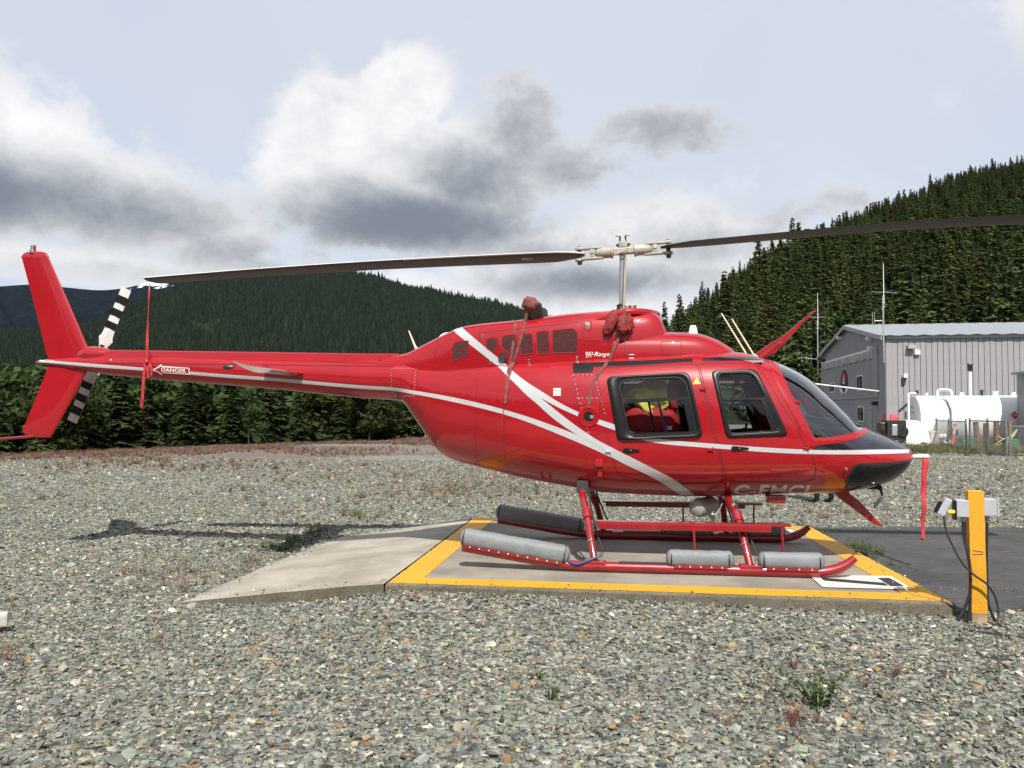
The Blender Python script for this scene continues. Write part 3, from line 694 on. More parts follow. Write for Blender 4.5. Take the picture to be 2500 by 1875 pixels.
leaf_mat('far_needles', (.012, .021, .016), (.025, .036, .024), .1, warm=(.032, .036, .022)); leaf_mat('dead_needles', (.075, .034, .020), (.12, .055, .030), .2, warm=(.10, .05, .03))
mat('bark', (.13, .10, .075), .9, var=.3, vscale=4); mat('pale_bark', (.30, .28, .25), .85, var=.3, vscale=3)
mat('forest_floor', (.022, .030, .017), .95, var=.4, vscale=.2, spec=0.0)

def tri_mesh(name, T, m):
    """T: (n, 3, 3) triangles"""
    n = len(T); me = bpy.data.meshes.new(name); me.vertices.add(n * 3); me.vertices.foreach_set('co', np.asarray(T, np.float32).ravel())
    me.loops.add(n * 3); me.loops.foreach_set('vertex_index', np.arange(n * 3, dtype=np.int32)); me.polygons.add(n)
    me.polygons.foreach_set('loop_start', np.arange(0, n * 3, 3, dtype=np.int32)); me.update(calc_edges=True)
    me.materials.append(MATS[m]); return me
def conifer_crown(seed, levels, nb, nc, spread, m, ragged=.35, top=1.0, low=.07):
    r = np.random.default_rng(seed); out = []
    lv = low + (top - low) * (np.arange(levels) + r.uniform(0, .6, levels)) / levels
    for t in lv:
        rad = spread * (1 - t) ** .78 * r.uniform(1 - ragged, 1.12) + .006
        for b in range(max(3, int(nb * (1 - .45 * t)))):
            if r.random() < .10: continue
            a = r.uniform(0, 6.283); L_ = rad * r.uniform(.55, 1.08); d = np.array([math.cos(a), math.sin(a), 0]); droop = r.uniform(.18, .55)
            for c in range(nc):
                s = (c + r.uniform(.1, .9)) / nc; p = d * L_ * s + np.array([0, 0, t - droop * L_ * s * s + .06 * L_ * s])
                w = (.030 + .05 * (1 - t)) * (1.15 - .6 * s) * r.uniform(.6, 1.25); side = np.array([-d[1], d[0], 0])
                ang = r.uniform(-.9, .9); e1 = (d * math.cos(ang) + side * math.sin(ang)) * w * 1.25 + np.array([0, 0, -w * r.uniform(.15, .7)])
                e2 = (-d * math.sin(ang) + side * math.cos(ang)) * w * .62 + np.array([0, 0, w * r.uniform(-.35, .25)])
                out.append([p - e2, p + e2 * .6, p + e1]); out.append([p + e2, p - e2 * .5, p + e1 * .75 + np.array([0, 0, -w * .25])])
    T = np.array(out); return tri_mesh('crown', T, m)
def low_conifer(seed, m, spread=.17):
    r = np.random.default_rng(seed); out = []
    for k in range(5):
        z0 = .05 + k * .18; z1 = min(1.0, z0 + .36); R0 = spread * (1 - z0) ** .8 * r.uniform(.8, 1.15); n = 6; a0 = r.uniform(0, 6)
        for i in range(n):
            a, b = a0 + i * 6.283 / n, a0 + (i + 1) * 6.283 / n; q = r.uniform(.75, 1.15)
            out.append([[R0 * q * math.cos(a), R0 * q * math.sin(a), z0 - .05 * r.random()], [R0 * q * math.cos(b), R0 * q * math.sin(b), z0 - .05 * r.random()], [0, 0, z1]])
    return tri_mesh('crown', np.array(out), m)
def broad_crown(seed, n, m):
    r = np.random.default_rng(seed); out = []
    blobs = [(np.array([r.normal(0, .13), r.normal(0, .13), r.uniform(.30, .86)]), r.uniform(.11, .20)) for _ in range(15)]
    for i in range(n):
        c, R_ = blobs[r.integers(len(blobs))]; v = r.normal(0, 1, 3); v /= np.linalg.norm(v); p = c + v * R_ * r.uniform(.55, 1.05) * np.array([1, 1, .85])
        w = r.uniform(.012, .030); a = r.normal(0, 1, 3); a /= np.linalg.norm(a); b = np.cross(a, v + .01); b /= np.linalg.norm(b) + 1e-6
        out.append([p - a * w, p + a * w, p + b * w * 1.5]); out.append([p - a * w * .8, p + a * w * .8, p - b * w * 1.3])
    return tri_mesh('crown', np.array(out), m)
def trunk_mesh(seed, h, r0, limbs=0, m='bark'):
    mb = MB(); rr = random.Random(seed); mb.tube([(0, 0, -.06), (rr.uniform(-.01, .01), rr.uniform(-.01, .01), h * .5), (0, 0, h)], [r0, r0 * .7, r0 * .12], 7)
    for i in range(limbs):
        z = rr.uniform(.25, .75) * h; a = rr.uniform(0, 6.28); L_ = rr.uniform(.08, .18); mb.tube([(0, 0, z), (math.cos(a) * L_, math.sin(a) * L_, z + L_ * .8)], [r0 * .4, r0 * .1], 5)
    me = bpy.data.meshes.new('trunk'); me.from_pydata(mb.v, [], mb.f); me.materials.append(MATS[m]); return me
CON = [conifer_crown(100 + i, 34, 9, 6, (.17, .20, .15, .22, .18, .16, .21)[i], 'conifer_needles', (.35, .45, .3, .5, .4, .35, .55)[i], 1.0, (.06, .05, .10, .05, .16, .08, .05)[i]) for i in range(7)]
CTR = [trunk_mesh(i, .97, .014 + .002 * (i % 3), 0) for i in range(3)]
def remat(me, m): c = me.copy(); c.materials.clear(); c.materials.append(MATS[m]); return c
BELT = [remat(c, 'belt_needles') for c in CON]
BRD = [broad_crown(200 + i, 2300, 'broad_leaves') for i in range(5)]; BTR = [trunk_mesh(50 + i, .82, .014, 7, 'pale_bark') for i in range(3)]
DEAD = conifer_crown(300, 26, 7, 5, .13, 'dead_needles', .5)
def plant_tree(name, crown, trunk, loc, h, wide, rz, label, group):
    e = empty(name, loc, rz); e.scale = (h * wide, h * wide, h); tag(e, label, 'tree', group)
    link('crown', crown, None, e); link('trunk', trunk, None, e)
    return e
# ---- hillside on the right: measured skyline as a slope rising from the back of the hangar
HU = [-.30, .02, .10, .14, .19, .23, .28, .345, .41, .485, .56, .607, .75, 1.0, 1.6]
HE = pchip(HU, [.004, .006, .030, .062, .090, .123, .158, .190, .220, .250, .275, .288, .315, .34, .36]); HY = pchip(HU, [300, 300, 330, 370, 420, 460, 520, 600, 680, 780, 880, 920, 980, 1000, 1000])
def hill_z(u, Y):
    Yr = HY(u); t = np.clip((Y - 95) / (Yr - 95), 0, 1.25); zr = HE(u) * Yr
    z = zr * np.where(t <= 1, t ** 1.12, 1 - (t - 1) * 1.3)
    return z + 3.0 * np.sin(u * 31 + Y * .013) * np.minimum(t * 2, 1) * np.clip((u - .05) * 8, 0, 1) - .6
def polar_sheet(name, us, Ys, zf, m):
    U, Y = np.meshgrid(us, Ys, indexing='ij'); Z = zf(U, Y); X = U * Y; n, k = U.shape
    me = bpy.data.meshes.new(name); me.from_pydata(np.stack([X, Y, Z], -1).reshape(-1, 3).tolist(), [], [(i * k + j, (i + 1) * k + j, (i + 1) * k + j + 1, i * k + j + 1) for i in range(n - 1) for j in range(k - 1)])
    me.polygons.foreach_set('use_smooth', [True] * len(me.polygons)); return structure(link(name, me, m))
polar_sheet('hillside', np.linspace(-.05, 1.5, 90), np.concatenate([np.linspace(70, 300, 40), np.linspace(310, 1150, 50)]), hill_z, 'forest_floor')
cam_u = lambda x, y: x / y
rt = random.Random(21)
def zone_right(u, y):
    row = ('front row' if y < 122 else ('middle row' if y < 165 else 'upper slope')) + ' conifer '
    for lim, w in ((.16, 'behind the rotor mast'), (.23, 'behind the forward fairing'), (.30, 'behind the whip antennas'), (.365, 'behind the upper wire cutter'), (.44, 'between the two antenna masts'), (.50, 'above the near end of the hangar roof'), (.56, 'above the middle of the hangar roof'), (9, 'at the right edge above the roof')):
        if u < lim: return row + w
def zone_left(u):
    for lim, w in ((-.56, 'left of the tail fin'), (-.49, 'behind the lower tail fin'), (-.42, 'between the fin and red strap'), (-.34, 'under the danger sign'), (-.26, 'under the stabilizer'), (-.18, 'under the middle of the tail boom'), (-.10, 'at the root of the tail boom'), (9, 'behind the cabin')):
        if u < lim: return w
def hill_spots(y0, y1, u0, u1, sp):
    out = []; Y = y0
    while Y < y1:
        X = u0 * Y
        while X < u1 * Y:
            x = X + rt.uniform(-.45, .45) * sp; y = Y + rt.uniform(-.45, .45) * sp; out.append((x, y)); X += sp
        Y += sp * .9
    return out
spots = hill_spots(104, 205, .08, .72, 6.6); k = 0

for x, y in spots:
    u = x / y
    z0 = float(hill_z(u, y)); h = rt.uniform(9, 22); h = max(4.5, min(h, (float(HE(u)) * (.62 + .25 * (y - 104) / 100)) * y * rt.uniform(.8, 1.1) + 1.5 - z0))
    z = float(hill_z(u, y)); k += 1
    if k == 38 or (abs(u - .432) < .010 and 128 < y < 136):
        plant_tree('dead_conifer', DEAD, CTR[0], (x, y, z), h, 1.0, rt.uniform(0, 6), 'rust brown dying conifer among the green ones behind the hangar', 'conifers on the hillside behind the hangar'); continue
    plant_tree('conifer_tree', CON[rt.randrange(7)], CTR[rt.randrange(3)], (x, y, z), h, rt.uniform(.75, 1.45), rt.uniform(0, 6.28), ('tall ' if h > 15 else 'shorter ') + zone_right(u, y), 'conifers on the hillside behind the hangar')
def forest(name, spots, zf, hr, sources, m, cap=None):
    P = []; S = []; Rr = []
    for x, y in spots:
        q = fbm(x, y, .006 if y > 900 else .02, 3, 2.0)
        if q < -.38 and rt.random() < .75: continue
        h = rt.uniform(*hr) * (1 + .45 * q) * (1.35 if rt.random() < .05 else 1.0)
        if cap is not None: h = max(3.0, min(h, float(cap(x / y, y)) * (rt.uniform(.55, 1.12) if rt.random() > .05 else rt.uniform(1.15, 1.6))))
        P.append((x, y, float(zf(x / y, y)) - .2)); w = h * rt.uniform(.8, 1.15); S.append((w, w, h)); Rr.append((0, 0, rt.uniform(0, 6.28)))
    n = len(P); return scatter(name, np.array(P), np.array(Rr), np.array(S), np.ones((n, 3)), np.array([rt.randrange(len(sources)) for _ in range(n)]), sources, MATS[m])
forest('hillside_forest', hill_spots(205, 360, .02, .74, 6.2) + hill_spots(360, 950, .02, .72, 8.0), hill_z, (12, 23), CON[:6], 'conifer_needles', lambda u, Y: (HE(u) + .022) * Y + 1.5 - hill_z(u, Y))
# ---- forested mountain in the middle distance and the snowy ridge behind it
MU = [-1.3, -.9, -.7, -.6, -.4985, -.473, -.457, -.433, -.383, -.32, -.267, -.218, -.17, -.121, -.087, 0, .034, .10, .2, .4]
ME = pchip(MU, [.05, .078, .088, .093, .104, .112, .122, .132, .151, .160, .164, .166, .158, .145, .139, .118, .107, .075, .05, .04])
def mount_z(u, Y):
    t = np.clip((Y - 1100) / (3000 - 1100), 0, 1.3); zr = ME(u) * 3000
    rid = 26 * np.sin(u * 47 + 1.0) + 17 * np.sin(u * 101 + Y * .002)
    return zr * np.where(t <= 1, t ** 1.15, 1 - (t - 1) * 1.4) + rid * np.clip(t * 1.6, 0, 1) * np.clip((1 - t) * 3, 0, 1) - 3
polar_sheet('forest_mountain', np.linspace(-1.25, .38, 120), np.linspace(1080, 3700, 60), mount_z, 'forest_floor')
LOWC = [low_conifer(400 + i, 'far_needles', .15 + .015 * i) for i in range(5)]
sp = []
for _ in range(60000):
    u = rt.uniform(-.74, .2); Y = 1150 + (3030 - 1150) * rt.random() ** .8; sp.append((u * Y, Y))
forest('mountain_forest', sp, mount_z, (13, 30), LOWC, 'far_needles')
mat('valley_floor', (.028, .042, .020), .95, var=.5, vscale=.02)
# second, lower spur on the right flank
SE = pchip([-.30, -.16, -.121, -.05, .0, .034, .08, .16], [.10, .138, .146, .135, .124, .114, .098, .06])
def spur_z(u, Y):
    t = np.clip((Y - 3300) / 900, 0, 1.3); return SE(u) * 4200 * np.where(t <= 1, .55 + .45 * t, 1 - (t - 1) * 1.2)
polar_sheet('forest_spur', np.linspace(-.28, .16, 60), np.linspace(3300, 5000, 24), spur_z, 'forest_floor')
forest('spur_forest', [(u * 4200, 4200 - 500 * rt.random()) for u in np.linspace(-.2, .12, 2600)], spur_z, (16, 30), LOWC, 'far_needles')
def snow_mat():
    m = bpy.data.materials.new('snow_ridge'); m.use_nodes = True; nt = m.node_tree; p = nt.nodes['Principled BSDF']
    tc = nt.nodes.new('ShaderNodeTexCoord'); co = tc.outputs['Object']; sx = nt.nodes.new('ShaderNodeSeparateXYZ'); nt.links.new(co, sx.inputs[0])
    n1 = NOISE(nt, co, .010, 8, .7); mp = nt.nodes.new('ShaderNodeMapping'); mp.inputs['Scale'].default_value = (1, .35, 2.2); nt.links.new(co, mp.inputs[0])
    n2 = NOISE(nt, mp.outputs[0], .0045, 7, .68)
    alt = SS(nt, sx.outputs[2], 1060, 1380); near = SS(nt, M(nt, 'ABSOLUTE', M(nt, 'ADD', sx.outputs[0], 3750)), 200, 1000, .10, -.30)
    sn = SS(nt, M(nt, 'ADD', M(nt, 'MULTIPLY', n2, alt), near), .55, .62)
    c = MIXC(nt, SS(nt, n1, .35, .65), (.003, .006, .010), (.009, .014, .019)); c = MIXC(nt, sn, c, (.82, .85, .90))
    nt.links.new(c, p.inputs['Base Color']); p.inputs['Roughness'].default_value = .9; p.inputs['Specular IOR Level'].default_value = 0.0; MATS['snow_ridge'] = m
snow_mat()
FE = pchip([-1.4, -.9, -.70, -.607, -.573, -.53, -.49, -.457, -.433, -.413, -.37, -.30, -.2, 0], [.09, .125, .143, .1495, .1515, .148, .1447, .148, .155, .158, .156, .15, .13, .08])
def far_z(u, Y):
    t = np.clip((Y - 6000) / 3000, 0, 1.3); z = FE(u) * 9000 * np.where(t <= 1, .30 + .70 * t ** 1.2, 1 - (t - 1) * .8)
    return z + (70 * np.sin(u * 63) * np.sin(Y * .0021 + u * 9) + 35 * np.sin(u * 171 + Y * .004)) * np.clip((1 - t) * 2.5, 0, 1)
polar_sheet('snow_mountain', np.linspace(-1.3, -.02, 160), np.linspace(5800, 10200, 60), far_z, 'snow_ridge')

# ---- belt of trees below the lip of the gravel bench (left)
belt = []; rb = random.Random(5)
for row, (s0, n, eh) in enumerate(((3.0, 26, .036), (6.5, 34, .052), (11, 32, .064), (17, 34, .068))):
    for i in range(n):
        t = (i + rb.uniform(.1, .9)) / n; q = -14 + t * 56                # metres along the lip
        s = s0 + rb.uniform(-1.2, 1.2); x = -17.3 + .515 * q - .857 * s; y = 28.6 + .857 * q + .515 * s; u = x / y
        if u > .13: continue
        gz = float(ground_z(x, y)); e = eh * rb.uniform(.62, 1.12); h = 1.53 + e * y - gz
        if h < 1.6: continue
        broad = rb.random() < (.45 if u < -.30 else .30) and row < 3
        wide = rb.uniform(1.0, 1.5) if broad else rb.uniform(1.15, 1.75)
        small = row == 0
        if broad: plant_tree('broadleaf_tree', BRD[rb.randrange(5)], BTR[rb.randrange(3)], (x, y, gz), h, wide, rb.uniform(0, 6.28), ('small leafy tree at the gravel edge ' if small else 'bushy broadleaf tree in the belt below the gravel ') + zone_left(u), 'trees along the lip of the gravel bench')
        else: plant_tree('conifer_tree', BELT[rb.randrange(7)], CTR[rb.randrange(3)], (x, y, gz), h, wide, rb.uniform(0, 6.28), ('young conifer at the gravel edge ' if small else ('tall ' if row == 3 else 'dark ') + 'conifer in the belt below the gravel ') + zone_left(u), 'trees along the lip of the gravel bench')
forest('valley_forest', [(rb.uniform(-.85, .15) * Y, Y) for Y in [rb.uniform(70, 420) for _ in range(1500)]], lambda u, Y: -5.3 + .0 * Y, (8, 15), BELT[:6], 'belt_needles', lambda u, Y: 6.6 + .055 * Y)
# ---- woods behind the photographer: seen only mirrored in the paint and glass
rbk = random.Random(9); bk = []
for _ in range(900):
    a = rbk.uniform(1.75, 4.55); d = rbk.uniform(55, 120); bk.append((d * math.sin(a), d * math.cos(a)))
forest('woods', bk, lambda u, Y: -.1, (9, 17), CON[:6], 'conifer_needles')

# ================================================================ HELICOPTER
mat('red_paint', (.30, .0062, .0110), .34, coat=.8, coat_rough=.03, var=.05, vscale=2.0, spec=.2)
mat('red_gear', (.25, .006, .010), .34, coat=.8, coat_rough=.08, var=.08, vscale=6, dirt=((.20, .05, .04), .35, 9))
mat('silver_stripe', (.44, .45, .46), .32, metal=.0, coat=.8, coat_rough=.05, var=.04)
mat('black_gloss', (.012, .013, .017), .16, coat=1.0, coat_rough=.03)
mat('black_satin', (.010, .010, .011), .38, spec=.28)
mat('black_matte', (.030, .031, .034), .7, bump=.2, bscale=180)
mat('rubber', (.018, .018, .019), .6)
mat('seam', (.085, .004, .005), .7)
mat('metal', (.55, .55, .54), .28, metal=1.0, var=.15, vscale=20)
mat('dark_metal', (.09, .085, .08), .38, metal=.9, var=.3, vscale=10)
mat('hub_paint', (.35, .325, .265), .42, coat=.2, var=.08, vscale=9, dirt=((.22, .19, .14), .6, 14))
mat('blade_dark', (.060, .060, .052), .55, var=.18, vscale=2.5)
mat('blade_white', (.58, .57, .54), .45, var=.06, vscale=6, dirt=((.35, .33, .28), .4, 10))
mat('cream', (.70, .64, .48), .5)
mat('grille', (.085, .014, .014), .6, var=.6, vscale=75, bump=.9, bscale=330)
mat('float_grey', (.175, .187, .197), .62, var=.12, vscale=5, bump=.45, bscale=9, dirt=((.12, .11, .10), .4, 6))
mat('fabric_red', (.24, .022, .022), .85, var=.25, vscale=9, bump=.8, bscale=22, dirt=((.18, .06, .05), .6, 9))
mat('fabric_faded', (.17, .055, .048), .9, var=.3, vscale=12, bump=.7, bscale=30)
mat('strap_red', (.36, .022, .022), .8, var=.15, vscale=15)
mat('streamer', (.50, .035, .045), .75, var=.12, vscale=9)
mat('seat_dark', (.050, .050, .055), .75, var=.25, vscale=10)
mat('panel_dark', (.016, .016, .018), .6)
mat('hi_vis', (.55, .50, .09), .8, var=.2, vscale=7, bump=.9, bscale=8)
mat('bag_red', (.36, .012, .016), .75, var=.25, vscale=8, bump=.7, bscale=7)
mat('cabin_lining', (.30, .30, .31), .8)
mat('blue_strap', (.05, .09, .22), .7)
mat('bottle_grey', (.26, .24, .22), .45, var=.12, dirt=((.2, .17, .13), .5, 8))
mat('white_plastic', (.74, .74, .71), .4)
mat('amber', (.75, .42, .03), .5)
mat('hose_blue', (.03, .07, .17), .45)
glass('window_glass', (.84, .87, .88), boost=1.0); glass('windshield_glass', (.42, .46, .52), ior=1.52, boost=2.6); glass('chin_glass', (.10, .11, .13), ior=1.55)

heli = empty('helicopter', (1.112, 8.46, PADZ), R(-8.5))
tag(heli, 'red light helicopter with silver swoosh stripes parked on the concrete pad', 'helicopter')

def hull_grid(H, xs, n):
    vs = []
    for x in xs:
        y, z = H.ring(x, n)
        vs += [(x, float(a), float(b)) for a, b in zip(y, z)]
    fs = [(i * n + k, i * n + (k + 1) % n, (i + 1) * n + (k + 1) % n, (i + 1) * n + k) for i in range(len(xs) - 1) for k in range(n)]
    fs += [tuple(range(n - 1, -1, -1)), tuple((len(xs) - 1) * n + k for k in range(n))]
    return vs, fs
def sub_meshes(vs, fs, groups, parent_of, normals_from=None):
    """split one smooth grid into several meshes that keep the normals of the whole"""
    me = bpy.data.meshes.new('whole'); me.from_pydata(vs, [], fs)
    bm = bmesh.new(); bm.from_mesh(me); bmesh.ops.recalc_face_normals(bm, faces=bm.faces); bm.to_mesh(me); bm.free()
    me.polygons.foreach_set('use_smooth', [True] * len(me.polygons))
    nv = np.zeros(len(vs) * 3); me.vertex_normals.foreach_get('vector', nv); nv = nv.reshape(-1, 3)
    pf = [tuple(p.vertices) for p in me.polygons]; out = {}
    for key in dict.fromkeys(groups):
        ids = [i for i, g in enumerate(groups) if g == key]
        used = sorted({v for i in ids for v in pf[i]}); mp = {v: k for k, v in enumerate(used)}
        m2 = bpy.data.meshes.new(key); m2.from_pydata([vs[v] for v in used], [], [tuple(mp[v] for v in pf[i]) for i in ids])
        m2.polygons.foreach_set('use_smooth', [True] * len(m2.polygons))
        m2.normals_split_custom_set_from_vertices(nv[used].tolist())
        out[key] = m2
    bpy.data.meshes.remove(me)
    return out
def densify(pts, n, closed=False):
    P = np.array(pts, float)
    if closed: P = np.vstack([P, P[:1]])
    d = np.concatenate([[0], np.cumsum(np.hypot(*np.diff(P, axis=0).T))]); t = np.linspace(0, d[-1], n)
    fx = pchip(d, P[:, 0]) if len(P) > 2 and not closed else (lambda q: np.interp(q, d, P[:, 0]))
    fz = pchip(d, P[:, 1]) if len(P) > 2 and not closed else (lambda q: np.interp(q, d, P[:, 1]))
    return np.stack([fx(t), fz(t)], 1)
def onto(H, x, z, off, side=-1):
    """point on the hull's flank at (x, z), pushed out along the local normal"""
    e = 2e-3; h = H.fast(x, z); hx = (H.fast(x + e, z) - H.fast(x - e, z)) / (2 * e); hz = (H.fast(x, z + e) - H.fast(x, z - e)) / (2 * e)
    hx = max(-4, min(4, hx)); hz = max(-4, min(4, hz))
    nrm = Vector((-hx, 1, -hz)).normalized()
    p = Vector((x, h, z)) + nrm * off
    return (p.x, side * p.y, p.z)
def ribbon(H, up, lo, off=.002, n=60, rows=4, side=-1):
    U, L_ = densify(up, n), densify(lo, n); mb = MB(); vs = []
    for i in range(n):
        for r in range(rows + 1):
            t = r / rows; vs.append(onto(H, U[i, 0] * (1 - t) + L_[i, 0] * t, U[i, 1] * (1 - t) + L_[i, 1] * t, off, side))
    k = rows + 1
    return mb.add(vs, [(i * k + r, i * k + r + 1, (i + 1) * k + r + 1, (i + 1) * k + r) for i in range(n - 1) for r in range(rows)])
def line_on(H, pts, w=.005, off=.0012, n=60, side=-1, closed=False, mb=None):
    P = densify(pts, n, closed); mb = mb or MB(); vs = []
    for i in range(n):
        a = P[max(i - 1, 0)]; b = P[min(i + 1, n - 1)]; d = b - a; d = d / (np.hypot(*d) + 1e-9); nn = np.array([-d[1], d[0]]) * w / 2
        for s in (-1, 1): vs.append(onto(H, P[i, 0] + nn[0] * s, P[i, 1] + nn[1] * s, off, side))
    return mb.add(vs, [(2 * i, 2 * i + 1, 2 * i + 3, 2 * i + 2) for i in range(n - 1)])
def ring_on(H, outer, inner, prof, side=-1):
    """frame between two outlines with the same number of points; prof = [(t, offset)]"""
    sd = lambda L: [tuple(np.array(L[i]) * (1 - t / 6) + np.array(L[(i + 1) % len(L)]) * t / 6) for i in range(len(L)) for t in range(6)]
    outer, inner = sd(outer), sd(inner); n = len(outer); vs = []; k = len(prof)
    for o, q in zip(outer, inner):
        for t, off in prof: vs.append(onto(H, o[0] * (1 - t) + q[0] * t, o[1] * (1 - t) + q[1] * t, off, side))
    return MB().add(vs, [(i * k + r, i * k + r + 1, ((i + 1) % n) * k + r + 1, ((i + 1) % n) * k + r) for i in range(n) for r in range(k - 1)])
def patch_on(H, poly, off, side=-1, cell=.04, mbv=None):
    """filled outline laid on the flank (cut along a grid so that it follows the curve)"""
    bm = bmesh.new(); bm.faces.new([bm.verts.new((p[0], 0, p[1])) for p in poly])
    for ax in (0, 2):
        lo = min(v.co[ax] for v in bm.verts); hi = max(v.co[ax] for v in bm.verts); c = lo + cell
        while c < hi:
            co = Vector((0, 0, 0)); co[ax] = c; no = Vector((0, 0, 0)); no[ax] = 1
            bmesh.ops.bisect_plane(bm, geom=bm.verts[:] + bm.edges[:] + bm.faces[:], plane_co=co, plane_no=no); c += cell
    bmesh.ops.triangulate(bm, faces=[f for f in bm.faces if len(f.verts) > 4])
    bm.verts.index_update()
    vs = [onto(H, v.co.x, v.co.z, off, side) for v in bm.verts]; fs = [tuple(v.index for v in f.verts) for f in bm.faces]; bm.free()
    return (mbv or MB()).add(vs, fs)
def offset_poly(poly, d):
    c = Vector((sum(p[0] for p in poly) / len(poly), sum(p[1] for p in poly) / len(poly)))
    return [tuple(Vector(p) + (Vector(p) - c).normalized() * d) for p in poly]
def in_poly(poly, x, z):
    return bool(inside(poly, np.array([x]), np.array([z]))[0])

RO = rounded(SIDE['rear_outer'], [.05, .06, .05, .05], 5); RI = rounded(SIDE['rear_inner'], [.10, .10, .09, .09], 5)
FO = rounded(SIDE['front_outer'], [.05, .06, .05, .05], 5); FI = rounded(SIDE['front_inner'], [.06, .08, .06, .05], 5)
RDOOR = SIDE['rear_door']; FDOOR = SIDE['front_door']
WSG = [(1.452, 1.99)] + [(1.440, 1.86)] + SIDE['ws_glass'][1:-1] + [(2.262, 1.268)]
WS_POLY = WSG + [(2.30, 1.33), (2.20, 1.45), (2.0, 1.66), (1.75, 1.88), (1.50, 2.05)]
CHIN = SIDE['chin'][:6] + [(2.75, .955), (2.75, .55), (2.063, .55)]
NOSE_BLACK = [(x, z + (.035 if i else .0)) for i, (x, z) in enumerate(SIDE['nose_top'])] + [(2.75, 1.40), (2.75, 1.055)] + SIDE['nose_stripe'][::-1]

def build_body():
    xs = np.concatenate([np.arange(-6.5, -2.45, .05), np.arange(-2.45, -.7, .025), np.arange(-.7, 2.66, .0125), [2.665, 2.675, 2.685, 2.695, 2.703, 2.71, 2.715, 2.72, 2.7245, 2.728, 2.73]])
    n = 240; vs, fs = hull_grid(BODY, xs, n)
    V = np.array(vs); groups = []
    Fc = np.array([V[list(f[:4])].mean(0) for f in fs])
    fx, fy, fz = Fc[:, 0], Fc[:, 1], Fc[:, 2]
    mask = lambda poly: inside(poly, fx, fz)
    mRI, mFI = mask(offset_poly(RI, .02)), mask(offset_poly(FI, .02)); mRD, mFD = mask(RDOOR), mask(FDOOR); mWS = mask(WS_POLY) & (np.abs(fy) > .022); mCH = mask(CHIN); mNB = mask(NOSE_BLACK)
    for i in range(len(fs)):
        if mRI[i] or mFI[i]: g = 'hole'
        elif mWS[i]: g = 'windshield_right' if fy[i] < 0 else 'windshield_left'
        elif mCH[i]: g = 'chin_right' if fy[i] < 0 else 'chin_left'
        elif mNB[i]: g = 'nose'
        elif mRD[i]: g = 'rear_r' if fy[i] < 0 else 'rear_l'
        elif mFD[i]: g = 'front_r' if fy[i] < 0 else 'front_l'
        else: g = 'fuselage' if fx[i] > -2.34 else 'tail_boom'
        groups.append(g)
    S = sub_meshes(vs, fs, groups, None)
    bpy.data.meshes.remove(S.pop('hole'))
    P = {}
    P['fuselage'] = link('fuselage', S['fuselage'], 'red_paint', heli)
    P['boom'] = link('tail_boom', S['tail_boom'], 'red_paint', heli)
    P['nose'] = link('nose_panel', S['nose'], 'black_gloss', heli)
    for s in ('r', 'l'):
        P['rear_' + s] = link('rear_door', S['rear_' + s], 'red_paint', heli); P['front_' + s] = link('front_door', S['front_' + s], 'red_paint', heli)
    for s in ('right', 'left'):
        P['ws_' + s] = link('windshield', S['windshield_' + s], 'windshield_glass', heli)
        P['chin_' + s] = link('chin_window', S['chin_' + s], 'chin_glass', heli)
    return P
HP = build_body()

